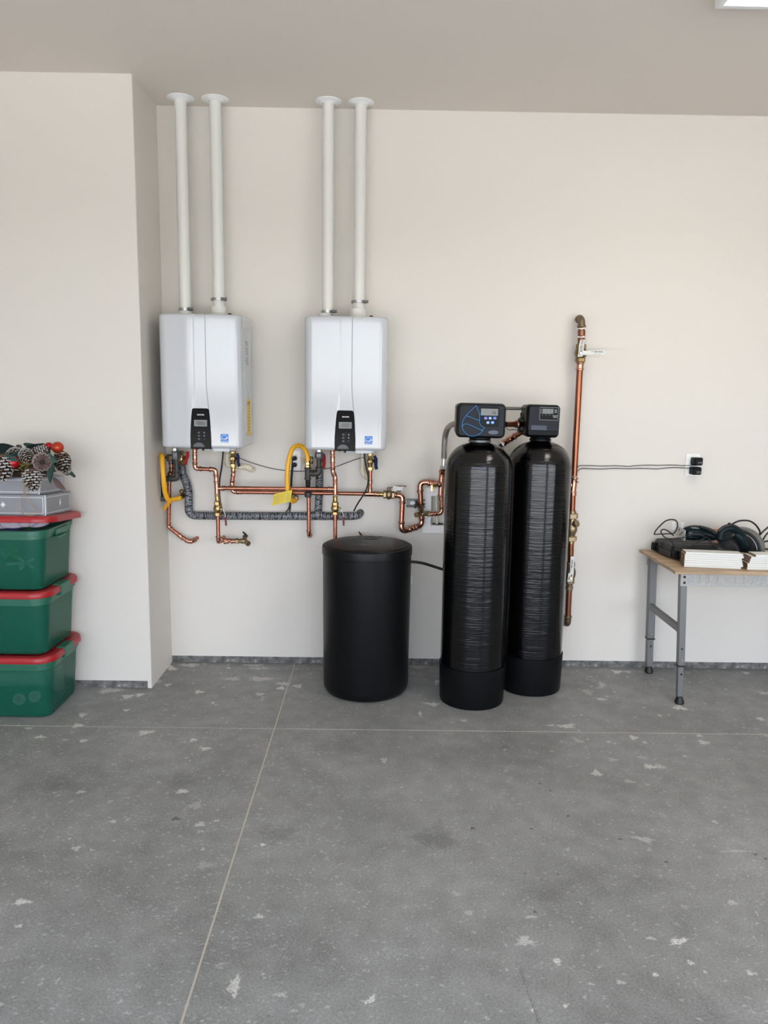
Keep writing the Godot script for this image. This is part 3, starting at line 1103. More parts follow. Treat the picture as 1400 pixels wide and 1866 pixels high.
# ---- water heaters ----
func heater_outline(t: float) -> Array:  # t from 0 to 1 goes from the left back edge round the front to the right back edge
	var w := 0.2125
	var zf := 0.345
	var zb := 0.03
	var r := 0.05
	var straight := zf - r - zb
	var arc := r * PI / 2.0
	var front := 2.0 * (w - r)
	var s := t * (2.0 * straight + 2.0 * arc + front)
	if s < straight:
		return [Vector2(-w, zb + s), Vector2(-1, 0)]
	s -= straight
	if s < arc:
		var a := PI - s / r
		return [Vector2(-w + r + cos(a) * r, zf - r + sin(a) * r), Vector2(cos(a), sin(a))]
	s -= arc
	if s < front:
		var xx := -w + r + s
		var q := xx / (w - r)
		return [Vector2(xx, zf + 0.012 * (1.0 - q * q)), Vector2(q * 0.15, 1).normalized()]
	s -= front
	if s < arc:
		var a := PI / 2.0 - s / r
		return [Vector2(w - r + cos(a) * r, zf - r + sin(a) * r), Vector2(cos(a), sin(a))]
	s -= arc
	return [Vector2(w, zf - r - s), Vector2(1, 0)]


func strip_half(y: float) -> float:
	var f := smoothstep(0.34, 0.12, y)
	return lerpf(0.0325, 0.048, f)


func heater_point(t: float, y: float) -> Vector3:
	var hh := 0.675
	var o := heater_outline(t)
	var p: Vector2 = o[0]
	var m: Vector2 = o[1]
	var rr := 0.016
	var d := minf(y, hh - y)
	var pull := 0.0
	if d < rr:
		pull = rr - sqrt(maxf(rr * rr - (rr - d) * (rr - d), 0.0))
	p -= m * pull
	if p.y > 0.3:
		var e := absf(p.x) - strip_half(y)
		p.y -= 0.0055 * (1.0 - (smoothstep(-0.002, 0.0025, e) if p.x > 0.0 else smoothstep(-0.014, 0.003, e)))
	return Vector3(p.x, y, p.y)


func heaters() -> void:
	var t := thing("water_heater", "white wall-hung water heater in the corner beside the projecting wall", "water heater", Vector3.ZERO, "white tankless water heaters")
	var g := G.new()
	var ts: Array[float] = []
	for i in 7:
		ts.push_back(0.26 * i / 6.0)
	for i in 8:
		ts.push_back(0.26 + 0.10 * (i + 1) / 8.0)
	for i in 150:
		ts.push_back(0.36 + 0.28 * (i + 1) / 150.0)
	for i in 8:
		ts.push_back(0.64 + 0.10 * (i + 1) / 8.0)
	for i in 6:
		ts.push_back(0.74 + 0.26 * (i + 1) / 6.0)
	var ys: Array[float] = []
	for i in 6:
		ys.push_back(0.016 * (1.0 - cos(PI / 2 * i / 5.0)))
	for i in 30:
		ys.push_back(0.016 + 0.643 * (i + 1) / 30.0)
	for i in 5:
		ys.push_back(0.659 + 0.016 * sin(PI / 2 * (i + 1) / 5.0))
	var pts := []
	var nor := []
	for y in ys:
		var pr := []
		var nr := []
		for u in ts:
			pr.push_back(heater_point(u, y))
			var e := 0.0007
			var du := heater_point(minf(u + e, 1.0), y) - heater_point(maxf(u - e, 0.0), y)
			var dv := heater_point(u, minf(y + 0.001, 0.6749)) - heater_point(u, maxf(y - 0.001, 0.0001))
			nr.push_back(du.cross(dv).normalized())
		pts.push_back(pr)
		nor.push_back(nr)
	var last := ys.size() - 1
	for j in last:
		for i in ts.size() - 1:
			g.tri(pts[j][i], pts[j][i + 1], pts[j + 1][i + 1], nor[j][i], nor[j][i + 1], nor[j + 1][i + 1])
			g.tri(pts[j][i], pts[j + 1][i + 1], pts[j + 1][i], nor[j][i], nor[j + 1][i + 1], nor[j + 1][i])
	for e in [0, last]:
		var m := Vector3(0, -1 if e == 0 else 1, 0)
		for i in ts.size() - 1:
			g.tri(Vector3(0, ys[e], 0.03), pts[e][i], pts[e][i + 1], m, m, m)
	g.quad(Vector3(-0.2125, 0, 0.03), Vector3(0.2125, 0, 0.03), Vector3(0.2125, 0.675, 0.03), Vector3(-0.2125, 0.675, 0.03), Vector3(0, 0, -1))
	part(t, "case", g, M["enamel white"])
	g = G.new()
	g.box(Vector3(0, 0.34, 0.016), Vector3(0.2, 0.72, 0.03), 0.003)
	part(t, "wall_bracket", g, M["white steel"])
	# the control panel
	var pan := PackedVector2Array([Vector2(-0.053, -0.003), Vector2(0.053, -0.003), Vector2(0.054, 0.03), Vector2(0.0535, 0.07), Vector2(0.0505, 0.12), Vector2(0.0465, 0.165), Vector2(0.0435, 0.19), Vector2(0.041, 0.2), Vector2(0.035, 0.204), Vector2(-0.035, 0.204), Vector2(-0.041, 0.2), Vector2(-0.0435, 0.19), Vector2(-0.0465, 0.165), Vector2(-0.0505, 0.12), Vector2(-0.0535, 0.07), Vector2(-0.054, 0.03)])
	g = G.new()
	g.prism(pan, 0.335, 0.3585, 0.003)
	var cp := part(t, "control_panel", g, M["gloss black"])
	var zf := 0.3586
	g = G.new()
	g.prism(rounded(0.033, 0.0165, 0.001, Vector2(0.001, 0.129)), zf - 0.001, zf + 0.0006)
	part(cp, "display", g, M["display"], "grey display window")
	g = G.new()
	g.prism(rounded(0.02, 0.0095, 0.001, Vector2(0.003, 0.129)), zf, zf + 0.0009)
	part(cp, "display_digits", g, M["tool grey"])
	words(cp, "lettering", "NAVIEN", Vector3(0.002, 0.1715, zf + 0.0003), 0.0068, M["print white"])
	g = G.new()
	g.prism(rounded(0.0215, 0.029, 0.009, Vector2(0.008, 0.064)), zf - 0.001, zf + 0.0007, 0.0003)
	part(cp, "keypad", g, M["head black"])
	for k in 3:
		var yy := 0.081 - k * 0.0165
		g = G.new()
		g.prism(rounded(0.0055, 0.0035, 0.001, Vector2(-0.009, yy)), zf, zf + 0.0011)
		part(cp, "key", g, M["panel grey"])
		g = G.new()
		if k == 0:
			g.prism(PackedVector2Array([Vector2(0.016, yy - 0.0022), Vector2(0.0215, yy - 0.0022), Vector2(0.0188, yy + 0.003)]), zf, zf + 0.0012)
		elif k == 1:
			g.prism(PackedVector2Array([Vector2(0.016, yy + 0.0022), Vector2(0.0215, yy + 0.0022), Vector2(0.0188, yy - 0.003)]), zf, zf + 0.0012)
		else:
			g.prism(rounded(0.0028, 0.0028, 0.0028, Vector2(0.0188, yy)), zf, zf + 0.0012)
		part(cp, "key", g, M["print white"] if k < 2 else M["panel grey"])
	g = G.new()
	var el := PackedVector2Array()
	for k in 17:
		el.push_back(Vector2(-0.010 + 0.029 * cos(PI * k / 16.0), 0.0075 + 0.023 * sin(PI * k / 16.0)))
	el.push_back(Vector2(-0.039, 0.0075))
	g.prism(el, zf - 0.001, zf + 0.0008, 0.0004)
	part(cp, "badge", g, M["panel grey"], "dark grey half round badge")
	# the efficiency sticker, on the right of the front
	var sx := 0.121
	var sy := 0.054
	var sz := 0.3528
	var tilt := Basis(Vector3.UP, 0.12)
	g = G.new()
	g.x = Transform3D(tilt, Vector3(sx, sy, sz))
	g.prism(rounded(0.0195, 0.0205, 0.001), -0.003, 0.0006)
	var st := part(t, "sticker", g, M["label blue"], "small blue energy sticker")
	g = G.new()
	g.x = Transform3D(tilt, Vector3(sx, sy, sz))
	for k in 11:  # the white arc
		var a0 := PI * (0.06 + 0.84 * k / 11.0)
		var a1 := PI * (0.06 + 0.84 * (k + 1) / 11.0)
		g.prism(PackedVector2Array([Vector2(cos(a0) * 0.0175, -0.004 + sin(a0) * 0.0195), Vector2(cos(a1) * 0.0175, -0.004 + sin(a1) * 0.0195), Vector2(cos(a1) * 0.0162, -0.004 + sin(a1) * 0.018), Vector2(cos(a0) * 0.0162, -0.004 + sin(a0) * 0.018)]), 0.0, 0.0009)
	var star := PackedVector2Array()
	for k in 10:
		star.push_back(Vector2(0.0115, 0.0005) + Vector2.from_angle(PI / 2 + TAU * k / 10.0) * (0.0062 if k % 2 == 0 else 0.0026))
	g.prism(star, 0.0, 0.0009)
	part(st, "sticker_print", g, M["print white"])
	words(st, "lettering", "energy", Vector3(sx - 0.0045, sy - 0.0035, sz + 0.0013), 0.0062, M["print white"], tilt)
	words(st, "lettering", "ENERGY STAR", Vector3(sx, sy - 0.0155, sz + 0.0009), 0.0038, M["print white"], tilt)
	# printed labels on the right hand side
	var side := Basis(Vector3(0, 0, -1), Vector3(0, 1, 0), Vector3(1, 0, 0))
	g = G.new()
	g.x = Transform3D(side, Vector3(0.2125, 0.345, 0.165))
	g.prism(rounded(0.105, 0.27, 0.002), -0.002, 0.0006)
	var plate := part(t, "rating_label", g, M["white steel"], "grey side label with printed notes")
	g = G.new()
	g.x = Transform3D(side, Vector3(0.2125, 0.345, 0.165))
	for k in 15:
		if k in [3, 9]:
			continue
		g.box(Vector3(-0.035 + (k % 3) * 0.01, 0.205 - k * 0.0082, 0.0007), Vector3(0.09 - (k * 5 % 4) * 0.008, 0.004, 0.0006))
	for k in 4:
		g.box(Vector3(0.0, -0.055 - k * 0.012, 0.0007), Vector3(0.03, 0.004, 0.0006))
	part(plate, "print", g, M["print grey"])
	g = G.new()
	g.x = Transform3D(side, Vector3(0.2125, 0.345, 0.165))
	g.prism(rounded(0.05, 0.096, 0.001, Vector2(0.01, -0.19)), -0.001, 0.0011)
	part(plate, "warning_label", g, M["label yellow"], "yellow warning label")
	g = G.new()
	g.x = Transform3D(side, Vector3(0.2125, 0.345, 0.165))
	for k in 9:
		g.box(Vector3(0.0 + (k % 2) * 0.012, -0.125 - k * 0.0165, 0.0013), Vector3(0.07 - (k * 3 % 4) * 0.012, 0.0045, 0.0006))
	g.box(Vector3(0.01, -0.112, 0.0013), Vector3(0.09, 0.014, 0.0006))
	part(plate, "print", g, M["label brown"])
	# flue collars on the roof, with the things that stand beside them
	for q in [[-0.124, 0.024, 0.032], [0.052, 0.05, 0.039]]:
		g = G.new()
		g.x = Transform3D(Basis.IDENTITY, Vector3(q[0], 0.672, 0.115))
		g.lathe([Vector2(q[2] + 0.012, 0), Vector2(q[2] + 0.011, q[1] * 0.55), Vector2(q[2] + 0.004, q[1] * 0.6), Vector2(q[2] + 0.003, q[1] + 0.012), Vector2(q[2] - 0.003, q[1] + 0.012)], 28)
		part(t, "flue_collar", g, M["pvc white"])
	g = G.new()
	g.ball(Vector3(0.125, 0.683, 0.18), 0.014, 12)
	g.rod(Vector3(0.115, 0.676, 0.18), Vector3(0.15, 0.68, 0.18), 0.005)
	part(t, "sensor_cap", g, M["rubber"])
	g = G.new()
	g.rod(Vector3(-0.17, 0.67, 0.2), Vector3(-0.17, 0.684, 0.2), 0.004)
	part(t, "screw", g, M["black iron"])
	# brackets under the base
	g = G.new()
	g.box(Vector3(0.095, -0.009, 0.3), Vector3(0.085, 0.018, 0.03), 0.002)
	g.box(Vector3(0.07, -0.013, 0.2), Vector3(0.16, 0.014, 0.05), 0.002)
	g.box(Vector3(0.02, -0.01, 0.26), Vector3(0.02, 0.012, 0.02), 0.002)
	part(t, "base_bracket", g, M["white steel"])
	g = G.new()
	g.rod(Vector3(-0.002, -0.016, 0.3), Vector3(-0.002, 0.002, 0.3), 0.006)
	g.rod(Vector3(-0.03, -0.01, 0.3), Vector3(-0.03, 0.002, 0.3), 0.004)
	part(t, "screw", g, M["black iron"])
	t.position = Vector3(-0.916, 1.278, 0)
	origin[t] = t.position
	var c := copy(t, "water_heater", Vector3(-0.176, 1.278, 0), "white wall-hung water heater above the black round brine tank")


# ---- white vent pipes ----
func vents() -> void:
	var list := [
		[-1.040, 1.982, 0.112, "leftmost white vent pipe, nearest the projecting wall corner"],
		[-0.864, 2.010, 0.105, "white vent pipe rising from the right collar of the corner heater"],
		[-0.285, 1.982, 0.104, "white vent pipe rising from the left collar of the middle heater"],
		[-0.119, 2.010, 0.095, "rightmost white vent pipe, from the right collar of the middle heater"],
	]
	for i in 4:
		var q: Array = list[i]
		var b := Vector3(q[0], q[1], q[2])
		var t := thing("vent_pipe", q[3], "vent pipe", b, "white vent pipes between the heaters and the ceiling")
		var g := G.new()
		g.rod(b, Vector3(b.x, 3.05, b.z), 0.0305, 28)
		part(t, "pipe", g, M["pvc white"])
		g = G.new()
		g.x = Transform3D(Basis.IDENTITY, Vector3(b.x, 3.047, b.z))
		g.lathe([Vector2(0.031, -0.014), Vector2(0.034, -0.014), Vector2(0.040, -0.008), Vector2(0.064, -0.005), Vector2(0.068, -0.003), Vector2(0.068, 0.0)], 40)
		part(t, "ceiling_flange", g, M["white paint"])
		g = G.new()
		g.x = Transform3D(Basis.IDENTITY, b)
		var hy := 0.008 if i % 2 == 0 else 0.034
		g.lathe([Vector2(0.033, hy), Vector2(0.0345 if i % 2 == 0 else 0.041, hy), Vector2(0.0345 if i % 2 == 0 else 0.041, hy + 0.013), Vector2(0.033, hy + 0.013)], 28)
		var cl := part(t, "hose_clamp", g, M["steel"])
		g = G.new()
		g.rod(b + Vector3(0.022, hy + 0.0065, 0.036), b + Vector3(0.05, hy + 0.0065, 0.03), 0.0075, 12)
		g.box(b + Vector3(0.028, hy + 0.0065, 0.032), Vector3(0.018, 0.013, 0.014), 0.002)
		part(cl, "clamp_screw", g, M["galvanised"])


# ---- conditioner tanks ----
func tanks() -> void:
	var k := 0
	for q in [[0.500, 0.490, 1.345, "tall black fibreglass tank at front, under the control head with the blue drop"], [0.840, 0.302, 1.343, "tall black fibreglass tank at rear, beside the copper standpipe"]]:
		var b := Vector3(q[0], 0, q[1])
		var t := thing("conditioner_tank", q[3], "water tank", b, "tall black tanks")
		var g := G.new()
		g.x = Transform3D(Basis.IDENTITY, b)
		var pr := [Vector2(0.1, 0.03), Vector2(0.1645, 0.06), Vector2(0.1655, 0.2), Vector2(0.1668, 0.8), Vector2(0.1668, 1.195)]
		for i in 15:
			var a := PI / 2 * i / 15.0
			pr.push_back(Vector2(0.1668 * pow(cos(a), 0.82), 1.2 + 0.141 * sin(a)))
		pr.push_back(Vector2(0.05, 1.340))
		pr.push_back(Vector2(0.048, 1.346))
		pr.push_back(Vector2(0.045, 1.346))
		g.lathe(pr, 72)
		for i in g.uv.size():
			g.uv[i].y *= 1.0
		part(t, "vessel", g, M["wound tank"])
		g = G.new()
		g.x = Transform3D(Basis.IDENTITY, b)
		g.lathe([Vector2(0.155, 0), Vector2(0.163, 0.003), Vector2(0.1655, 0.012), Vector2(0.1715, 0.196), Vector2(0.1715, 0.203), Vector2(0.167, 0.204), Vector2(0.166, 0.19)], 64)
		part(t, "base_boot", g, M["soft black"], "matt black cylindrical boot")
		g = G.new()
		g.x = Transform3D(Basis.IDENTITY, b)
		g.lathe([Vector2(0.046, 1.338), Vector2(0.056, 1.340), Vector2(0.056, 1.350), Vector2(0.05, 1.352), Vector2(0.05, 1.374)], 32)
		part(t, "neck_ring", g, M["galvanised"] if k == 0 else M["soft black"])
		k += 1
	head_one()
	head_two()
	tank_pipes()


func head_one() -> void:
	var c := Vector3(0.4915, 1.449, 0.50)
	var t := thing("control_head", "wide black control head with a blue water drop outline and buttons", "control head", Vector3(0.4915, 1.366, 0.50))
	var f := Basis(Vector3(0, 0, 1), -0.012) * Basis(Vector3.RIGHT, 0.02)
	# lathe axis y turned to +z: the profile runs from the back to the front
	var ax := f * Basis(Vector3(1, 0, 0), Vector3(0, 0, 1), Vector3(0, -1, 0))
	var g := G.new()
	g.x = Transform3D(ax, c)
	g.lathe([Vector2(-0.02, -0.12), Vector2(-0.008, -0.11), Vector2(0, 0.03), Vector2(0.002, 0.062), Vector2(-0.002, 0.078), Vector2(-0.008, 0.088)], 24, 0.1185, 0.082, 0.024)
	part(t, "housing", g, M["head black"])
	g = G.new()
	g.x = Transform3D(ax, c)
	g.lathe([Vector2(0.0, 0.085), Vector2(0, 0.094), Vector2(-0.002, 0.0965)], 24, 0.108, 0.0735, 0.02)
	var fp := part(t, "faceplate", g, M["face grey"], "dark grey face")
	g = G.new()
	g.x = Transform3D(f, c)
	g.prism(rounded(0.046, 0.0475, 0.012, Vector2(0.037, 0.02)), 0.09, 0.0978, 0.001)
	part(fp, "control_field", g, M["head black"])
	g = G.new()
	g.x = Transform3D(f, c)
	g.prism(rounded(0.0415, 0.0165, 0.002, Vector2(0.0355, 0.043)), 0.09, 0.0986, 0.0005)
	part(fp, "display", g, M["display"], "grey display window")
	g = G.new()
	g.x = Transform3D(f, c)
	g.prism(rounded(0.010, 0.009, 0.001, Vector2(0.058, 0.042)), 0.09, 0.099)
	part(fp, "display_digits", g, M["tool grey"])
	var i := 0
	for p in [Vector2(0.5104, 1.4606), Vector2(0.5317, 1.4609), Vector2(0.5544, 1.4612), Vector2(0.5219, 1.4398), Vector2(0.5441, 1.4401)]:
		g = G.new()
		g.prism(rounded(0.0074, 0.0062, 0.002, p), 0.594, 0.6000, 0.0006)
		var bt := part(fp, "button", g, M["button violet"] if i in [0, 2] else M["button blue"])
		g = G.new()
		g.prism(rounded(0.003, 0.0022, 0.0005, p), 0.598, 0.6004)
		part(bt, "button_symbol", g, M["print white"] if i == 1 else M["button violet"] if i in [0, 2] else M["print white"])
		i += 1
	g = G.new()
	var el := PackedVector2Array()
	for k in 24:
		el.push_back(Vector2(0.55, 1.3929) + Vector2(cos(TAU * k / 24), sin(TAU * k / 24) * 0.42) * 0.0255)
	g.prism(el, 0.592, 0.5985, 0.001)
	part(fp, "badge", g, M["badge"], "oval grey blue badge")
	var drop := [Vector3(0.4624, 1.521, 0.598), Vector3(0.4382, 1.4961, 0.598), Vector3(0.4153, 1.4709, 0.598), Vector3(0.4015, 1.4458, 0.598), Vector3(0.3986, 1.4195, 0.598), Vector3(0.4084, 1.3947, 0.598), Vector3(0.4274, 1.3784, 0.598), Vector3(0.4488, 1.3729, 0.598), Vector3(0.4724, 1.3785, 0.598), Vector3(0.4918, 1.3933, 0.598), Vector3(0.5018, 1.4105, 0.598), Vector3(0.5055, 1.4172, 0.598), Vector3(0.4975, 1.4194, 0.598), Vector3(0.4867, 1.4274, 0.598), Vector3(0.4814, 1.4418, 0.598), Vector3(0.4817, 1.4654, 0.598), Vector3(0.4781, 1.4862, 0.598), Vector3(0.4696, 1.5044, 0.598), Vector3(0.4624, 1.521, 0.598)]
	g = G.new()
	g.tube(curve(drop, 4), 0.0014, 8)
	g.tube([Vector3(0.4153, 1.4709, 0.598), Vector3(0.4326, 1.4659, 0.598), Vector3(0.4593, 1.4559, 0.598), Vector3(0.4815, 1.4483, 0.598)], 0.0014, 8)
	g.tube(curve([Vector3(0.3996, 1.4209, 0.598), Vector3(0.406, 1.4288, 0.598), Vector3(0.4178, 1.4319, 0.598), Vector3(0.4338, 1.4279, 0.598), Vector3(0.466, 1.414, 0.598), Vector3(0.4995, 1.4, 0.598)], 4), 0.0014, 8)
	part(fp, "drop_outline", g, M["blue line"], "bright blue line of a water drop")
	g = G.new()
	g.x = Transform3D(Basis.IDENTITY, Vector3(0.5, 0, 0.49))
	g.lathe([Vector2(0.05, 1.352), Vector2(0.054, 1.356), Vector2(0.054, 1.378)], 32)
	part(t, "valve_neck", g, M["soft black"])


func head_two() -> void:
	var c := Vector3(0.829, 1.444, 0.33)
	var t := thing("control_head", "smaller black control head on the rear tank, with framed display", "control head", Vector3(0.829, 1.36, 0.33))
	var f := Basis(Vector3(0, 0, 1), -0.015)
	var ax := f * Basis(Vector3(1, 0, 0), Vector3(0, 0, 1), Vector3(0, -1, 0))
	var g := G.new()
	g.x = Transform3D(ax, c)
	g.lathe([Vector2(-0.015, -0.1), Vector2(-0.003, -0.09), Vector2(0, 0.02), Vector2(0, 0.055), Vector2(-0.004, 0.07), Vector2(-0.014, 0.08)], 24, 0.087, 0.083, 0.022)
	part(t, "housing", g, M["head black"])
	g = G.new()
	g.x = Transform3D(f, c)
	g.prism(PackedVector2Array([Vector2(-0.075, 0.066), Vector2(-0.065, 0.074), Vector2(0.062, 0.072), Vector2(0.074, 0.06), Vector2(0.078, -0.044), Vector2(0.074, -0.05), Vector2(-0.073, -0.048), Vector2(-0.077, -0.04)]), 0.07, 0.084, 0.003)
	var fp := part(t, "faceplate", g, M["face grey"], "dark grey face")
	g = G.new()
	g.x = Transform3D(f, c)
	g.tube(curve([Vector3(-0.04, 0.068, 0.083), Vector3(-0.052, 0.04, 0.083), Vector3(-0.05, 0.012, 0.083), Vector3(-0.035, -0.008, 0.083), Vector3(0.0, -0.02, 0.083), Vector3(0.074, -0.034, 0.083)], 5), 0.0014, 6)
	part(fp, "face_groove", g, M["rubber"])
	g = G.new()
	g.x = Transform3D(f, c)
	g.prism(rounded(0.0475, 0.0325, 0.003, Vector2(0.0245, 0.0385)), 0.08, 0.0865, 0.0008)
	g.prism(rounded(0.0475, 0.0325, 0.003, Vector2(0.0245, 0.0385)), 0.08, 0.0866, 0.0008)
	var fr := part(fp, "display_frame", g, M["print grey"], "light grey frame line")
	g = G.new()
	g.x = Transform3D(f, c)
	g.prism(rounded(0.0455, 0.0305, 0.003, Vector2(0.0245, 0.0385)), 0.08, 0.0869, 0.0004)
	part(fr, "display_field", g, M["head black"])
	g = G.new()
	g.x = Transform3D(f, c)
	g.prism(rounded(0.028, 0.0125, 0.001, Vector2(0.0185, 0.0505)), 0.08, 0.0873)
	part(fr, "display", g, M["display"], "grey display window")
	g = G.new()
	g.x = Transform3D(f, c)
	for k in 3:
		var px := -0.009 + k * 0.018
		g.prism(PackedVector2Array([Vector2(px - 0.002, 0.03), Vector2(px + 0.002, 0.03), Vector2(px, 0.034)]), 0.08, 0.0874)
	for k in 3:
		g.box(Vector3(0.056, 0.030 - k * 0.0048, 0.0867), Vector3(0.026 - k * 0.004, 0.0026, 0.0012))
		g.box(Vector3(0.058, 0.058 - k * 0.006, 0.0867), Vector3(0.012, 0.003, 0.0012))
		g.box(Vector3(-0.016, 0.059 - k * 0.008, 0.0867), Vector3(0.006, 0.003, 0.0012))
	part(fr, "display_print", g, M["print grey"])
	g = G.new()
	g.x = Transform3D(f, c)
	g.prism(rounded(0.04, 0.0125, 0.002, Vector2(-0.022, -0.033)), 0.08, 0.0866, 0.0006)
	part(fp, "badge", g, M["badge blue"], "dark blue rectangular badge")
	g = G.new()
	g.x = Transform3D(Basis.IDENTITY, Vector3(0.84, 0, 0.302))
	g.lathe([Vector2(0.05, 1.352), Vector2(0.054, 1.356), Vector2(0.054, 1.378)], 32)
	part(t, "valve_neck", g, M["soft black"])
	g = G.new()
	g.box(Vector3(0.7457, 1.4209, 0.3) + Vector3(0.005, 0, 0), Vector3(0.06, 0.075, 0.06), 0.01)
	g.rod(Vector3(0.744, 1.4605, 0.3), Vector3(0.7431, 1.4831, 0.3), 0.013)
	part(t, "bypass_valve", g, M["rubber"])


func tank_pipes() -> void:
	var t := thing("copper_pipe", "short copper pipe joining the two black control heads", "pipe", Vector3(0.6887, 1.4259, 0.38))
	var a := Vector3(0.628, 1.4281, 0.46)
	var b := Vector3(0.7542, 1.4238, 0.3)
	run_pipe(t, 0.0143, [a, b], M["copper"], M["copper fitting"])
	coupling(t, "coupling", a.lerp(b, 0.55), a.lerp(b, 0.95), 0.0143, M["copper fitting"])
	t = thing("copper_pipe", "copper pipe slanting down behind the black tanks with a silver end", "pipe", Vector3(0.6997, 1.3492, 0.2))
	a = Vector3(0.7799, 1.4026, 0.26)
	b = Vector3(0.6628, 1.3165, 0.2)
	run_pipe(t, 0.0143, [a, b], M["copper"], M["copper fitting"])
	coupling(t, "coupling", a.lerp(b, 0.5), a.lerp(b, 0.72), 0.0143, M["copper fitting"])
	coupling(t, "coupling", a.lerp(b, 0.76), a.lerp(b, 0.98), 0.0143, M["copper fitting"])
	var g := G.new()
	var d := (b - a).normalized()
	g.hexa(b - d * 0.005, b + d * 0.02, 0.018)
	g.rod(b + d * 0.02, b + d * 0.06, 0.013)
	part(t, "connector", g, M["steel"])
	t = thing("drain_tube", "straight grey tube behind the two control heads", "tube", Vector3(0.7286, 1.5023, 0.2))
	g = G.new()
	g.rod(Vector3(0.6206, 1.5021, 0.2), Vector3(0.8542, 1.5027, 0.2), 0.0085)
	part(t, "tube", g, M["tool grey"])
	t = thing("signal_wire", "thin black wire hanging between the two control heads", "wire", Vector3(0.6923, 1.388, 0.4))
	cord(t, "wire", [Vector3(0.6248, 1.4134, 0.5), Vector3(0.6484, 1.3998, 0.46), Vector3(0.6772, 1.4011, 0.42), Vector3(0.7004, 1.395, 0.4), Vector3(0.7243, 1.3777, 0.38), Vector3(0.7479, 1.3742, 0.36), Vector3(0.779, 1.3774, 0.33)], 0.0018, M["rubber"], 6)
	# the ribbed steel connector at the left of the front head
	t = thing("flexible_connector", "ribbed silver flexible connector curving into the left of the control head", "pipe", Vector3(0.3586, 1.2206, 0.09))
	var path := curve([Vector3(0.358, 1.2206, 0.09), Vector3(0.3578, 1.2629, 0.09), Vector3(0.3583, 1.3148, 0.1), Vector3(0.3601, 1.3652, 0.15), Vector3(0.3688, 1.4044, 0.24), Vector3(0.3856, 1.4235, 0.36), Vector3(0.4113, 1.4304, 0.46)], 26)
	var rad := []
	var fine := []
	for i in path.size() - 1:
		for j in 2:
			fine.push_back((path[i] as Vector3).lerp(path[i + 1], j / 2.0))
	for i in fine.size():
		rad.push_back(0.0134 + 0.0027 * [0.0, 0.8, 1.0, 0.8][i % 4] * (1.0 if i < fine.size() * 0.62 else 0.45))
	g = G.new()
	g.tube(fine, rad, 18)
	part(t, "ribbed_hose", g, M["ribbed steel"])
	g = G.new()
	g.rod(Vector3(0.3575, 1.1812, 0.09), Vector3(0.3581, 1.2267, 0.09), 0.0135, 18)
	part(t, "ferrule", g, M["chrome"])
	g = G.new()
	g.hexa(Vector3(0.3574, 1.163, 0.09), Vector3(0.3575, 1.1827, 0.09), 0.0195)
	part(t, "nut", g, M["steel"])


func brine_tank() -> void:
	var b := Vector3(-0.055, 0, 0.36)
	var t := thing("brine_tank", "squat black round brine tank with flat lid under the middle heater", "brine tank", b)
	var g := G.new()
	g.x = Transform3D(Basis.IDENTITY, b)
	g.lathe([Vector2(0.195, 0.0), Vector2(0.212, 0.006), Vector2(0.2235, 0.022), Vector2(0.2275, 0.045), Vector2(0.2325, 0.742)], 72)
	part(t, "barrel", g, M["matt black"])
	g = G.new()
	g.x = Transform3D(Basis.IDENTITY, b)
	g.lathe([Vector2(0.2345, 0.742), Vector2(0.2365, 0.744), Vector2(0.2365, 0.776), Vector2(0.234, 0.785), Vector2(0.228, 0.7885), Vector2(0.222, 0.7885), Vector2(0.219, 0.793), Vector2(0.2, 0.798), Vector2(0.1, 0.801), Vector2(0, 0.802)], 72)
	var lid := part(t, "lid", g, M["matt black"])
	g = G.new()  # the raised panel on the lid, with its finger hollow
	g.x = Transform3D(Basis(Vector3.RIGHT, -PI / 2.0), b + Vector3(0, 0.797, 0))
	g.prism(PackedVector2Array([Vector2(-0.075, -0.12), Vector2(0.012, -0.12), Vector2(0.02, -0.08), Vector2(0.033, -0.02), Vector2(0.052, 0.07), Vector2(0.078, 0.165), Vector2(-0.05, 0.18)]), 0.0, 0.0045, 0.002)
	part(lid, "lid_panel", g, M["matt black"])
	g = G.new()
	g.x = Transform3D(Basis.IDENTITY, b + Vector3(0.015, 0.8008, -0.11))
	g.lathe([Vector2(0.036, 0), Vector2(0.036, 0.003), Vector2(0.031, 0.003), Vector2(0.028, 0.0012), Vector2(0.0, 0.001)], 28)
	part(lid, "grip_ring", g, M["matt black"])
	t = thing("brine_line", "pair of thin black tubes from the brine tank to the front black tank", "tube", Vector3(0.2506, 0.6921, 0.36))
	for k in 2:
		var o := Vector3(0, -0.006 * k, 0.004 * k)
		cord(t, "tube", [Vector3(0.1543, 0.7055, 0.38) + o, Vector3(0.1979, 0.7024, 0.37) + o, Vector3(0.2419, 0.6935, 0.36) + o, Vector3(0.2958, 0.6734, 0.34) + o, Vector3(0.3612, 0.6512, 0.33) + o], 0.0042, M["rubber"])
	t = thing("hose_spigot", "small black handled spigot poking up behind the brine tank lid", "spigot", Vector3(-0.1089, 0.7709, 0.02))
	g = G.new()
	g.rod(Vector3(-0.1094, 0.7608, 0), Vector3(-0.1082, 0.7765, 0.05), 0.008)
	part(t, "spout", g, M["rough brass"])
	g = G.new()
	g.rod(Vector3(-0.1084, 0.7985, 0.05), Vector3(-0.0896, 0.7768, 0.05), 0.0035)
	g.rod(Vector3(-0.099, 0.7876, 0.05), Vector3(-0.1056, 0.7728, 0.03), 0.005)
	part(t, "handle", g, M["rubber"])


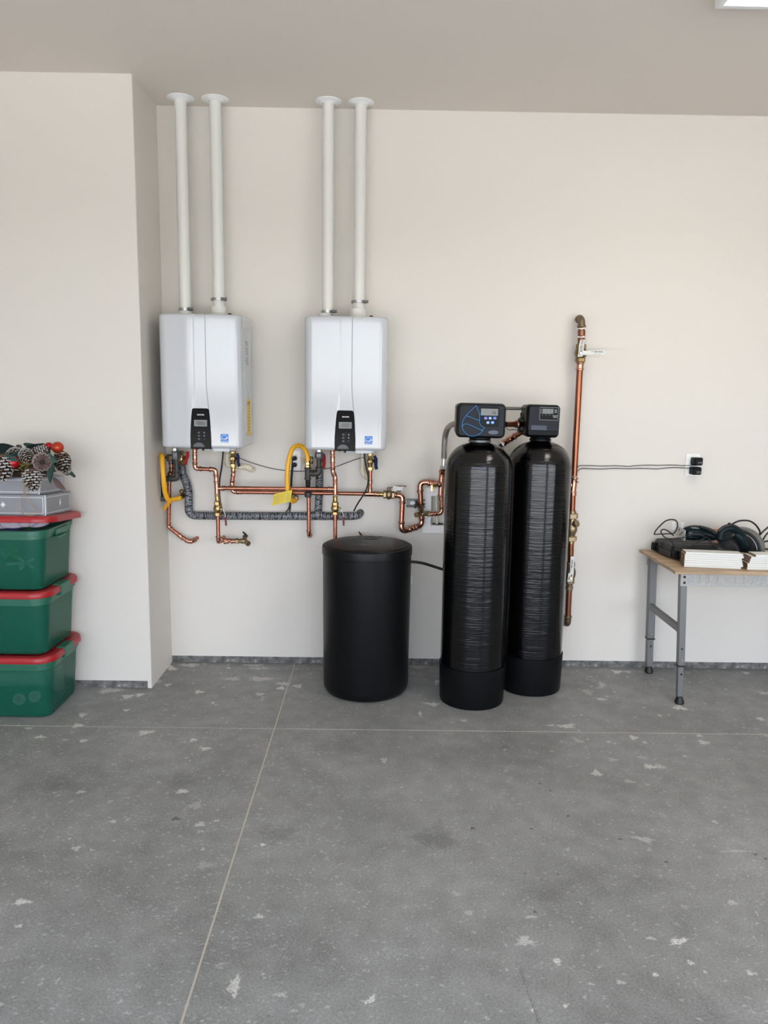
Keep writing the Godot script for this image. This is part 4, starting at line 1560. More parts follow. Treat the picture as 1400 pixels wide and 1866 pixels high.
# ---- copper pipework ----
func copper() -> void:
	var cu: Material = M["copper"]
	var cf: Material = M["copper fitting"]
	var r := 0.0111
	var t: Node3D
	var g: G
	# riser of the corner heater, with its bottom turned into the wall
	var b := Vector3(-0.8795, 0.7475, 0.15)
	t = thing("copper_riser", "copper riser under the corner heater with brass ball valve, ending above a hose bib", "pipe", b)
	run_pipe(t, r, [Vector3(-0.9976, 1.2685, 0.15), Vector3(-0.9987, 1.1524, 0.15), Vector3(-0.8872, 1.1495, 0.15), Vector3(-0.8842, 1.0701, 0.15)], cu, cf, 1.6)
	coupling(t, "coupling", Vector3(-0.9978, 1.2596, 0.15), Vector3(-0.998, 1.2359, 0.15), r, cf)
	coupling(t, "coupling", Vector3(-0.9982, 1.2299, 0.15), Vector3(-0.9982, 1.2002, 0.15), r, cf)
	coupling(t, "coupling", Vector3(-0.8848, 1.1151, 0.15), Vector3(-0.8843, 1.0791, 0.15), r, cf)
	tee(t, Vector3(-0.8825, 1.046, 0.15), Vector3(0.015, -1, 0), Vector3(1, -0.004, 0), r, 0.034, cf)
	coupling(t, "adapter", Vector3(-0.8814, 1.0098, 0.15), Vector3(-0.8805, 0.9765, 0.15), r, M["brass"])
	var vb := valve_body(t, "valve", Vector3(-0.8803, 0.9735, 0.15), Vector3(-0.8793, 0.8945, 0.15), 0.0125, Vector3(0.8, 0, 0.6), M["brass"])
	lever(vb, [Vector3(-0.8579, 0.9388, 0.18), Vector3(-0.8457, 0.9348, 0.182), Vector3(-0.8362, 0.9189, 0.186), Vector3(-0.8298, 0.8955, 0.19)], [Vector3(-0.8298, 0.8985, 0.19), Vector3(-0.8251, 0.8489, 0.2)])
	run_pipe(t, r, [Vector3(-0.8793, 0.8945, 0.15), b, Vector3(b.x, b.y, -0.01)], cu, cf, 1.5)
	tee(t, Vector3(b.x, b.y, 0.088), Vector3(0, 0, 1), Vector3(1, 0.02, 0), r, 0.024, cf)
	var e := Vector3(-0.7914, 0.7429, 0.088)
	run_pipe(t, r, [Vector3(b.x + 0.02, b.y, 0.088), e], cu, cf)
	coupling(t, "coupling", Vector3(-0.862, 0.7375, 0.088), Vector3(-0.8343, 0.7398, 0.088), r, cf)
	coupling(t, "coupling", Vector3(-0.8221, 0.7406, 0.088), Vector3(-0.7914, 0.7429, 0.088), r, cf)
	hose_bib("brass hose bib with black handle beside the corner heater's copper riser", e, Vector3(1, 0.03, 0), Vector3(-0.7379, 0.7867, 0.11), Vector3(-0.7179, 0.732, 0.115))
	# riser of the middle heater
	t = thing("copper_riser", "copper riser with brass valve dropping behind the brine tank", "pipe", Vector3(-0.2357, 0.8117, 0.15))
	run_pipe(t, r, [Vector3(-0.2529, 1.2763, 0.15), Vector3(-0.2506, 1.1511, 0.15), Vector3(-0.2379, 1.1153, 0.15), Vector3(-0.2371, 1.0793, 0.15)], cu, cf, 1.2)
	coupling(t, "coupling", Vector3(-0.2529, 1.2615, 0.15), Vector3(-0.2525, 1.2377, 0.15), r, cf)
	coupling(t, "coupling", Vector3(-0.2521, 1.2288, 0.15), Vector3(-0.2514, 1.193, 0.15), r, cf)
	tee(t, Vector3(-0.2369, 1.0506, 0.15), Vector3(0, 1, 0), Vector3(-1, 0.004, 0), r, 0.034, cf)
	coupling(t, "adapter", Vector3(-0.2367, 1.0128, 0.15), Vector3(-0.2366, 0.9826, 0.15), r, M["brass"])
	vb = valve_body(t, "valve", Vector3(-0.2366, 0.9795, 0.15), Vector3(-0.2362, 0.9096, 0.15), 0.0125, Vector3(0.9, 0, 0.4), M["brass"])
	lever(vb, [Vector3(-0.2173, 0.9463, 0.17), Vector3(-0.202, 0.9414, 0.176), Vector3(-0.1926, 0.9213, 0.182), Vector3(-0.1893, 0.9038, 0.186)], [Vector3(-0.1893, 0.9068, 0.186), Vector3(-0.1873, 0.8571, 0.196)])
	var lo := Vector3(-0.235, 0.6822, 0.15)
	run_pipe(t, r, [Vector3(-0.2362, 0.9096, 0.15), lo, Vector3(lo.x, lo.y, -0.01)], cu, cf, 1.5)
	# the two long horizontals
	t = thing("copper_pipe", "upper long horizontal copper pipe joining both heaters' risers", "pipe", Vector3(-0.5691, 1.0504, 0.15))
	run_pipe(t, r, [Vector3(-0.8652, 1.0477, 0.15), Vector3(-0.2549, 1.051, 0.15)], cu, cf)
	coupling(t, "coupling", Vector3(-0.8562, 1.0479, 0.15), Vector3(-0.8383, 1.0481, 0.15), r, cf)
	coupling(t, "coupling", Vector3(-0.2759, 1.051, 0.15), Vector3(-0.2549, 1.051, 0.15), r, cf)
	t = thing("copper_main", "lower long horizontal copper pipe running just under another to a brass valve", "pipe", Vector3(-0.4262, 1.02, 0.085))
	run_pipe(t, r, [Vector3(-0.8029, 1.155, 0.085), Vector3(-0.804, 1.1216, 0.085), Vector3(-0.8115, 1.0696, 0.085), Vector3(-0.811, 1.0198, 0.085), Vector3(-0.0791, 1.0194, 0.085)], cu, cf, 1.6)
	coupling(t, "coupling", Vector3(-0.8029, 1.1581, 0.085), Vector3(-0.8039, 1.1307, 0.085), r, M["brass"])
	coupling(t, "coupling", Vector3(-0.7788, 1.0196, 0.085), Vector3(-0.7606, 1.0195, 0.085), r, cf)
	tee(t, Vector3(-0.0475, 1.0192, 0.085), Vector3(1, 0, 0), Vector3(0, 1, 0), 0.0133, 0.032, cf, r)
	run_pipe(t, r, [Vector3(-0.0475, 1.0499, 0.085), Vector3(-0.0478, 1.1476, 0.085)], cu, cf)
	coupling(t, "coupling", Vector3(-0.0475, 1.0744, 0.085), Vector3(-0.0475, 1.0988, 0.085), r, cf)
	coupling(t, "adapter", Vector3(-0.0212, 1.0186, 0.085), Vector3(0.0016, 1.0181, 0.085), 0.0128, M["brass"])
	coupling(t, "adapter", Vector3(0.0016, 1.0181, 0.085), Vector3(0.0306, 1.0172, 0.085), 0.0118, M["brass"])
	vb = valve_body(t, "valve", Vector3(0.0275, 1.0172, 0.085), Vector3(0.0885, 1.0156, 0.085), 0.0155, Vector3(-0.05, 1, 0.1), M["rough brass"])
	g = G.new()
	strip(g, [Vector3(0.0573, 1.055, 0.09), Vector3(0.0786, 1.0584, 0.09), Vector3(0.0936, 1.066, 0.09), Vector3(0.1544, 1.0656, 0.09)], 0.018, 0.004, Vector3(0, 0, 1))
	part(vb, "lever", g, M["dark red grip"], "dark red lever seen edge on")
	g = G.new()
	strip(g, [Vector3(0.077, 1.0535, 0.1), Vector3(0.0964, 1.0537, 0.112), Vector3(0.1145, 1.0501, 0.118), Vector3(0.1326, 1.0532, 0.116)], 0.03, 0.0008, Vector3(0.25, 1, 0))
	var tg := part(vb, "paper_tag", g, M["board white"], "white paper tag with a small printed code")
	g = G.new()
	for k in 9:
		g.box(Vector3(0.0995, 1.0408, 0.1185) + Vector3(k * 0.0028, -0.001 + 0.002 * k * 0.05, 0), Vector3(0.0012 + 0.0008 * (k % 3), 0.009, 0.0012))
	part(tg, "print", g, M["print black"])
	# the loop up to the tank
	t = thing("copper_loop", "thick copper loop dipping from the valve and rising past the steel bracket", "pipe", Vector3(0.1873, 0.8058, 0.085))
	var r2 := 0.0143
	run_pipe(t, r2, [Vector3(0.0885, 1.015, 0.085), Vector3(0.1343, 1.011, 0.085), Vector3(0.1283, 0.8086, 0.105), Vector3(0.2462, 0.8428, 0.06), Vector3(0.23, 1.0862, 0.06), Vector3(0.3112, 1.0843, 0.06)], cu, cf, 2.0)
	coupling(t, "coupling", Vector3(0.1745, 0.8221, 0.09), Vector3(0.1993, 0.83, 0.08), r2, cf)
	coupling(t, "coupling", Vector3(0.2316, 1.0261, 0.06), Vector3(0.2313, 1.0415, 0.06), r2, cf)
	tee(t, Vector3(0.3498, 1.0802, 0.06), Vector3(0.03, 1, 0), Vector3(-1, 0, 0), r2, 0.072, cf)
	coupling(t, "coupling", Vector3(0.3541, 1.1263, 0.06), Vector3(0.3556, 1.1615, 0.075), r2, cf)
	run_pipe(t, r, [Vector3(0.3509, 1.0154, 0.06), Vector3(0.3571, 0.91, 0.06), Vector3(0.2909, 0.9075, 0.06)], cu, cf, 2.2)
	coupling(t, "coupling", Vector3(0.351, 0.9999, 0.06), Vector3(0.3523, 0.9876, 0.06), r, cf)
	coupling(t, "coupling", Vector3(0.3063, 0.908, 0.06), Vector3(0.2878, 0.9071, 0.06), r, cf)
	g = G.new()
	g.ball(Vector3(0.3375, 1.076, 0.078), 0.017, 16, Vector3(0.8, 1, 0.6))
	part(t, "tee_boss", g, cf)
	hose_bib("brass drain cock in front of the steel bracket, its lever pointing up left", Vector3(0.2878, 0.9074, 0.06), Vector3(-1, 0.02, 0.1), Vector3(0.2286, 0.9606, 0.1), Vector3(0.2085, 0.908, 0.11), true)
	t = thing("drain_cock", "small brass cock with flat lever hung under the copper tee", "valve", Vector3(0.31, 1.0727, 0.08))
	g = G.new()
	g.hexa(Vector3(0.3254, 1.0727, 0.078), Vector3(0.3097, 1.0703, 0.085), 0.0095)
	g.rod(Vector3(0.3129, 1.0702, 0.084), Vector3(0.2956, 1.0768, 0.09), 0.0075, 12, 0.001)
	part(t, "body", g, M["dull brass"])
	g = G.new()
	strip(g, [Vector3(0.2996, 1.0835, 0.095), Vector3(0.2935, 1.0718, 0.1), Vector3(0.2942, 1.0413, 0.1)], 0.010, 0.003, Vector3(1, 0, 0.2))
	part(t, "lever", g, M["brass"])
	# strut bracket
	t = thing("strut_bracket", "short slotted steel strut bracket behind the copper loop", "bracket", Vector3(0.2126, 0.9585, 0))
	g = G.new()
	var s0 := Vector3(0.1597, 0.9807, 0.03)
	var s1 := Vector3(0.2626, 0.9416, 0.03)
	g.box(Vector3((s0.x + s1.x) / 2, s0.y, 0.02), Vector3(s1.x - s0.x, 0.006, 0.04), 0.001)
	g.box(Vector3((s0.x + s1.x) / 2, s1.y, 0.02), Vector3(s1.x - s0.x, 0.006, 0.04), 0.001)
	g.box(Vector3((s0.x + s1.x) / 2, (s0.y + s1.y) / 2, 0.002), Vector3(s1.x - s0.x, s0.y - s1.y, 0.004))
	part(t, "channel", g, M["galvanised"])
	g = G.new()
	g.prism(rounded(0.0145, 0.0105, 0.0105, Vector2(0.1933, 0.9615)), 0.004, 0.012, 0.001)
	part(t, "slot", g, M["print white"], "white wall seen through the slot")
	g = G.new()
	g.tube(fillet([Vector3(0.2082, 0.9533, 0.03), Vector3(0.2147, 0.9598, 0.085), Vector3(0.2514, 0.9603, 0.085), Vector3(0.2606, 0.9603, 0.03)], 0.015), 0.004, 8)
	g.rod(Vector3(0.2104, 0.9531, 0.05), Vector3(0.2066, 0.9436, 0.07), 0.006)
	part(t, "pipe_clamp", g, M["black iron"])
	# insulated recirculation line
	t = thing("insulated_pipe", "black insulated pipe printed with rows of pale marks, looping between the heaters", "pipe", Vector3(-1.0619, 0.9984, 0.035))
	g = G.new()
	g.tube(fillet([Vector3(-1.0953, 1.1659, 0.05), Vector3(-1.0963, 1.1164, 0.045), Vector3(-1.0642, 1.0293, 0.035), Vector3(-1.0679, 0.8752, 0.035), Vector3(-0.586, 0.8788, 0.035), Vector3(-0.153, 0.8848, 0.035), Vector3(-0.1128, 0.8885, 0.035), Vector3(-0.1001, 0.9006, -0.01)], 0.045, 9), 0.0225, 22)
	part(t, "sleeve", g, M["insulation"])
	g = G.new()
	g.tube([Vector3(-0.3311, 1.1575, 0.04), Vector3(-0.3313, 1.0707, 0.035), Vector3(-0.3357, 0.962, 0.035), Vector3(-0.3402, 0.8775, 0.035)], 0.0215, 22)
	part(t, "branch_sleeve", g, M["insulation"])
	g = G.new()
	g.tube(fillet([Vector3(-0.3818, 0.8802, 0.036), Vector3(-0.3385, 0.8902, 0.036), Vector3(-0.2952, 0.8814, 0.036)], 0.03), 0.0236, 22)
	part(t, "joint_sleeve", g, M["insulation"])
	# relief drains
	t = thing("relief_drain", "copper drain bending into the wall near the corner beneath the yellow hose", "pipe", Vector3(-1.1736, 0.8753, 0.055))
	run_pipe(t, r, [Vector3(-1.1486, 1.1912, 0.07), Vector3(-1.1487, 1.1304, 0.07), Vector3(-1.1645, 1.0985, 0.06), Vector3(-1.1768, 0.8128, 0.055), Vector3(-1.109, 0.7573, 0.055), Vector3(-1.0665, 0.7296, 0.055), Vector3(-1.0454, 0.7301, 0.04), Vector3(-1.0289, 0.7431, -0.01)], cu, cf, 1.2)
	g = G.new()
	g.hexa(Vector3(-1.1724, 1.2061, 0.07), Vector3(-1.1301, 1.2036, 0.07), 0.017)
	g.rod(Vector3(-1.1579, 1.182, 0.07), Vector3(-1.1554, 1.2093, 0.07), 0.0145, 14, 0.002)
	g.rod(Vector3(-1.1876, 1.2028, 0.07), Vector3(-1.1725, 1.203, 0.07), 0.006)
	part(t, "relief_valve", g, M["tarnished"])
	coupling(t, "adapter", Vector3(-1.1498, 1.1912, 0.07), Vector3(-1.1496, 1.1669, 0.07), 0.0125, M["galvanised"])
	t = thing("relief_drain", "copper drain dropping behind the dark iron leg to an elbow at the wall", "pipe", Vector3(-0.3894, 0.855, 0.055))
	run_pipe(t, r, [Vector3(-0.3924, 1.1886, 0.055), Vector3(-0.3894, 0.7767, 0.055), Vector3(-0.3844, 0.7615, -0.01)], cu, cf, 1.5)
	g = G.new()
	g.hexa(Vector3(-0.3889, 1.2013, 0.06), Vector3(-0.3646, 1.2017, 0.06), 0.014)
	g.rod(Vector3(-0.3767, 1.1801, 0.06), Vector3(-0.3767, 1.2197, 0.06), 0.011, 14, 0.002)
	g.rod(Vector3(-0.4102, 1.204, 0.06), Vector3(-0.3889, 1.2013, 0.06), 0.006)
	strip(g, [Vector3(-0.4243, 1.2138, 0.07), Vector3(-0.4213, 1.1956, 0.07), Vector3(-0.4153, 1.1774, 0.07)], 0.012, 0.003, Vector3(1, 0, 0))
	part(t, "relief_valve", g, M["tarnished"])
	# service valves under the heaters
	service_valve("brass service valve with red handle under the corner heater", Vector3(-1.0924, 1.2398, 0.06), Vector3(-1.0956, 1.1536, 0.05), Vector3(-1.0607, 1.2066, 0.075), M["valve red"], [Vector3(-1.0557, 1.2388, 0.08), Vector3(-1.0527, 1.2178, 0.082), Vector3(-1.0644, 1.1903, 0.08), Vector3(-1.067, 1.1658, 0.078)])
	service_valve("brass service valve with red handle under the middle heater", Vector3(-0.3289, 1.2379, 0.05), Vector3(-0.3307, 1.1519, 0.045), Vector3(-0.3106, 1.2033, 0.07), M["valve red"], [Vector3(-0.3069, 1.2375, 0.08), Vector3(-0.302, 1.2168, 0.085), Vector3(-0.3019, 1.1865, 0.085), Vector3(-0.3067, 1.1586, 0.08)])
	service_valve("brass service valve with blue handle under the corner heater", Vector3(-0.8027, 1.2518, 0.085), Vector3(-0.8029, 1.155, 0.085), Vector3(-0.7843, 1.2042, 0.09), M["valve blue"], [Vector3(-0.7805, 1.2352, 0.1), Vector3(-0.7724, 1.2177, 0.105), Vector3(-0.7728, 1.1875, 0.105), Vector3(-0.7671, 1.1635, 0.105)])
	service_valve("brass service valve with blue handle under the middle heater", Vector3(-0.0499, 1.2506, 0.085), Vector3(-0.0478, 1.1476, 0.085), Vector3(-0.0266, 1.203, 0.09), M["valve blue"], [Vector3(-0.0269, 1.231, 0.1), Vector3(-0.0162, 1.2165, 0.105), Vector3(-0.0172, 1.1803, 0.105), Vector3(-0.0124, 1.1592, 0.105)])


func lever(valve: Node3D, arm: Array, grip: Array) -> void:
	var g := G.new()
	strip(g, arm, 0.012, 0.002, Vector3(0.2, 0, 1))
	part(valve, "lever", g, M["steel"])
	g = G.new()
	g.rod(grip[0], grip[1], 0.0052, 10, 0.002)
	part(valve, "grip", g, M["dark red grip"], "dark red grip")


func hose_bib(label: String, at: Vector3, dir: Vector3, knob: Vector3, mouth: Vector3, brass_lever := false) -> void:
	var t := thing("hose_bib", label, "tap", at)
	var d := dir.normalized()
	var g := G.new()
	g.hexa(at - d * 0.002, at + d * 0.012, 0.0165)
	var c := at + d * 0.045
	g.turned([Vector2(0.011, 0.01), Vector2(0.0125, 0.02), Vector2(0.0155, 0.035), Vector2(0.0165, 0.045), Vector2(0.013, 0.056), Vector2(0.004, 0.062)], at, d, 16)
	var m := (mouth - c)
	g.turned([Vector2(0.011, 0), Vector2(0.0105, m.length() * 0.55), Vector2(0.0145, m.length() * 0.6), Vector2(0.0145, m.length() * 0.78), Vector2(0.0135, m.length() * 0.8), Vector2(0.0145, m.length() * 0.95), Vector2(0.0095, m.length() * 0.96), Vector2(0.009, m.length() * 0.8)], c, m, 16)
	var k := knob - c
	g.turned([Vector2(0.0125, 0), Vector2(0.0115, k.length() * 0.5), Vector2(0.014, k.length() * 0.52), Vector2(0.014, k.length() * 0.72), Vector2(0.004, k.length() * 0.74), Vector2(0.004, k.length())], c, k, 6 if not brass_lever else 14, not brass_lever)
	part(t, "body", g, M["rough brass"])
	g = G.new()
	if brass_lever:
		strip(g, [knob + Vector3(0.012, -0.014, 0.004), knob, knob + Vector3(-0.02, 0.026, 0.002)], 0.013, 0.004, Vector3(0.6, 0.5, 0.5))
		part(t, "lever", g, M["brass"])
	else:
		var a := Vector3(0.7, -0.62, 0.25).normalized()
		g.tube([knob - a * 0.019, knob - a * 0.013, knob - a * 0.008, knob, knob + a * 0.008, knob + a * 0.013, knob + a * 0.019], [0.0045, 0.0065, 0.0042, 0.008, 0.0042, 0.0065, 0.0045], 10)
		part(t, "handle", g, M["rubber"], "black cross handle")


func service_valve(label: String, a: Vector3, b: Vector3, cap: Vector3, hm: Material, hp: Array) -> void:
	var t := thing("service_valve", label, "valve", a)
	var g := G.new()
	var d := (b - a)
	g.hexa(a, a + d * 0.26, 0.0155)
	g.turned([Vector2(0.012, 0.0), Vector2(0.0125, d.length() * 0.3), Vector2(0.019, d.length() * 0.42), Vector2(0.0195, d.length() * 0.55), Vector2(0.014, d.length() * 0.7), Vector2(0.014, d.length())], a, d, 16)
	g.hexa(b - d * 0.22, b - d * 0.04, 0.018)
	part(t, "body", g, M["brass"])
	g = G.new()
	var c := a.lerp(b, 0.48)
	var s := Vector3(cap.x - c.x, cap.y - c.y, 0.035)
	var f := c + Vector3(-0.002, 0.0, 0.018)
	g.turned([Vector2(0.008, 0), Vector2(0.013, 0.004), Vector2(0.013, 0.018), Vector2(0.0095, 0.021), Vector2(0.006, 0.021), Vector2(0.006, 0.012)], f, Vector3(0.25, 0, 1), 20)
	g.rod(c, c + Vector3(s.x, s.y, 0.012), 0.009)
	part(t, "side_port", g, M["brass"])
	g = G.new()
	g.tube([f + Vector3(0.004, -0.006, 0.023), f + Vector3(0.009, -0.001, 0.024), f + Vector3(0.006, 0.006, 0.024), f + Vector3(0.001, 0.003, 0.024), f + Vector3(0.005, -0.004, 0.024)], 0.0011, 6)
	part(t, "cap_chain", g, M["rubber"])
	g = G.new()
	strip(g, hp, 0.020, 0.016, Vector3(0.15, 0, 1))
	g.rod(hp[1] + Vector3(-0.014, -0.008, 0), hp[1] + Vector3(0.002, -0.008, 0), 0.007)
	part(t, "handle", g, hm)


func standpipe() -> void:
	var t := thing("copper_standpipe", "tall copper standpipe with brass valves to the right of the black tanks", "pipe", Vector3(1.088, 0.27, 0.07))
	var r := 0.0175
	var z := 0.07
	var cu: Material = M["copper"]
	var cf: Material = M["copper fitting"]
	# top: an old elbow out of the wall, nipples with thread tape, and the upper valve
	run_pipe(t, r, [Vector3(1.0805, 1.990, -0.01), Vector3(1.0815, 1.9816, 0.07), Vector3(1.084, 1.9355, 0.07)], M["tarnished"], M["tarnished"], 1.4)
	var g := G.new()
	g.rod(Vector3(1.0838, 1.9384, 0.07), Vector3(1.0872, 1.8485, 0.07), 0.0185, 18)
	g.rod(Vector3(1.0846, 1.9239, 0.07), Vector3(1.0856, 1.895, 0.07), 0.0205, 18, 0.002)
	g.rod(Vector3(1.0862, 1.8834, 0.07), Vector3(1.0865, 1.8659, 0.07), 0.0205, 18, 0.002)
	part(t, "nipple", g, M["aged copper"])
	g = G.new()
	for q in [598.5, 613.5]:
		var p := Vector3(1.084, 1.934, 0.07) if q < 600.0 else Vector3(1.0859, 1.8892, 0.07)
		g.rod(p, p + Vector3(0, -0.004, 0), 0.0205, 18)
	g.tube([Vector3(1.0641, 1.9335, 0.09), Vector3(1.0786, 1.9278, 0.092), Vector3(1.0975, 1.9402, 0.085)], 0.0018, 6)
	g.tube([Vector3(1.0634, 1.8903, 0.09), Vector3(1.081, 1.8846, 0.092), Vector3(1.0971, 1.894, 0.085)], 0.0018, 6)
	part(t, "thread_tape", g, M["print white"])
	var vb := valve_body(t, "valve", Vector3(1.0873, 1.8514, 0.07), Vector3(1.0865, 1.755, 0.07), 0.0185, Vector3(-0.22, 0, 1), M["dull brass"])
	g = G.new()
	strip(g, [Vector3(1.064, 1.8005, 0.118), Vector3(1.1022, 1.8025, 0.118), Vector3(1.1123, 1.8038, 0.124), Vector3(1.2036, 1.8051, 0.124)], 0.0225, 0.0025, Vector3(0, 1, 0))
	var lv := part(vb, "lever", g, M["pvc white"], "whitish lever pointing right, printed in green")
	words(lv, "lettering", '1" 400 WOG', Vector3(1.1616, 1.8087, 0.1258), 0.008, M["leaf green"])
	g = G.new()
	for k in 5:
		g.box(Vector3(1.1447, 1.797, 0.1254) + Vector3(0.0085 * k, 0, 0), Vector3(0.006 - 0.001 * (k % 3), 0.0024, 0.0012))
	part(lv, "print", g, M["print grey"])
	g = G.new()
	strip(g, [Vector3(1.0721, 1.7818, 0.119), Vector3(1.075, 1.8049, 0.12), Vector3(1.0779, 1.8399, 0.113), Vector3(1.0841, 1.8722, 0.105)], 0.026, 0.0008, Vector3(1, 0.12, 0))
	var tg := part(vb, "paper_tag", g, M["board white"], "white paper tag over the valve stem")
	g = G.new()
	for k in 8:
		var f := k / 7.0
		var tp := Vector3(1.0754, 1.8136, 0.119).lerp(Vector3(1.0778, 1.8399, 0.1135), f * 2.0) if f < 0.5 else Vector3(1.0778, 1.8399, 0.1135).lerp(Vector3(1.0835, 1.8692, 0.106), f * 2.0 - 1.0)
		g.box(tp + Vector3(0, 0, 0.0012), Vector3(0.015 - (k * 5 % 3) * 0.003, 0.0024, 0.0026))
	part(tg, "print", g, M["print black"])
	g = G.new()
	g.hexa(Vector3(1.0746, 1.8006, 0.118), Vector3(1.0746, 1.8006, 0.118) + Vector3(0, 0, 0.009), 0.0095)
	part(vb, "stem_nut", g, M["steel"])
	# the copper length
	coupling(t, "coupling", Vector3(1.0865, 1.755, 0.07), Vector3(1.0865, 1.711, 0.07), r, cf)
	run_pipe(t, r, [Vector3(1.0866, 1.7198, 0.07), Vector3(1.0862, 1.1317, 0.07)], M["old copper"], cf)
	tee(t, Vector3(1.0842, 1.0826, 0.07), Vector3(-0.06, -1, 0), Vector3(-1, 0, 0), r, 0.045, cf, 0.0143)
	run_pipe(t, 0.0143, [Vector3(1.0627, 1.0838, 0.07), Vector3(0.84, 1.09, z), Vector3(0.84, 1.41, z + 0.05), Vector3(0.84, 1.41, 0.24)], cu, cf)
	run_pipe(t, r, [Vector3(1.0834, 1.0394, 0.07), Vector3(1.0849, 0.9155, 0.07)], M["old copper"], cf)
	coupling(t, "coupling", Vector3(1.0837, 1.0456, 0.07), Vector3(1.0836, 1.024, 0.07), r, cf)
	# union check valve
	g = G.new()
	g.hexa(Vector3(1.0863, 0.9248, 0.07), Vector3(1.087, 0.8937, 0.07), 0.0335)
	g.hexa(Vector3(1.087, 0.7936, 0.07), Vector3(1.0874, 0.7669, 0.07), 0.0335)
	g.rod(Vector3(1.0863, 0.9373, 0.07), Vector3(1.0865, 0.9217, 0.07), 0.022)
	g.turned([Vector2(0.022, 0), Vector2(0.023, 0.025), Vector2(0.031, 0.045), Vector2(0.033, 0.06), Vector2(0.029, 0.078), Vector2(0.022, 0.09), Vector2(0.022, 0.105)], Vector3(1.087, 0.8937, 0.07), Vector3(0, -1, 0), 20)
	g.turned([Vector2(0.02, 0), Vector2(0.019, 0.028), Vector2(0.022, 0.03), Vector2(0.02, 0.042), Vector2(0.006, 0.046)], Vector3(1.0868, 0.8563, 0.07), Vector3(0.55, 0.4, 0.75), 14)
	part(t, "check_valve", g, M["rough brass"])
	run_pipe(t, r, [Vector3(1.0873, 0.7685, 0.07), Vector3(1.0902, 0.6422, 0.07)], M["old copper"], cf)
	g = G.new()
	g.rod(Vector3(1.0873, 0.7685, 0.07), Vector3(1.0875, 0.7527, 0.07), 0.02)
	part(t, "collar", g, M["brass"])
	# lower valve with its lever straight up
	vb = valve_body(t, "valve", Vector3(1.09, 0.6453, 0.07), Vector3(1.0919, 0.5179, 0.07), 0.0185, Vector3(-0.15, -0.1, 1), M["tarnished"])
	g = G.new()
	strip(g, [Vector3(1.0872, 0.5615, 0.118), Vector3(1.0893, 0.5805, 0.118), Vector3(1.0886, 0.5945, 0.124), Vector3(1.0876, 0.6881, 0.122)], 0.0205, 0.0025, Vector3(1, 0, -0.1))
	lv = part(vb, "lever", g, M["pvc white"], "whitish lever pointing up, printed in green")
	var bs := Basis(Vector3(0, 0, 1), PI / 2 - 0.06)
	words(lv, "lettering", '1" 400 WOG', Vector3(1.0859, 0.6387, 0.1255), 0.008, M["leaf green"], bs)
	g = G.new()
	strip(g, [Vector3(1.0817, 0.5427, 0.119), Vector3(1.0849, 0.5936, 0.1205)], 0.029, 0.0008, Vector3(1, 0.1, 0))
	tg = part(vb, "paper_tag", g, M["board white"], "white paper tag under the lever")
	g = G.new()
	for k in 4:
		g.box(Vector3(1.0757, 0.562, 0.1205) + Vector3(0.001 * k, 0.004 * k - 0.004, 0), Vector3(0.009, 0.0022, 0.001))
	part(tg, "print", g, M["print black"])
	g = G.new()
	g.hexa(Vector3(1.0869, 0.5617, 0.119), Vector3(1.0846, 0.5639, 0.128), 0.0085)
	part(vb, "stem_nut", g, M["brass"])
	g = G.new()
	g.rod(Vector3(1.0918, 0.5211, 0.07), Vector3(1.0918, 0.473, 0.07), 0.019)
	g.hexa(Vector3(1.092, 0.5051, 0.07), Vector3(1.0917, 0.4858, 0.07), 0.0225)
	part(t, "nipple", g, M["tarnished"])
	run_pipe(t, r, [Vector3(1.0914, 0.4794, 0.07), Vector3(1.0931, 0.2823, 0.07), Vector3(1.0925, 0.278, -0.01)], M["aged copper"], M["tarnished"], 1.4)


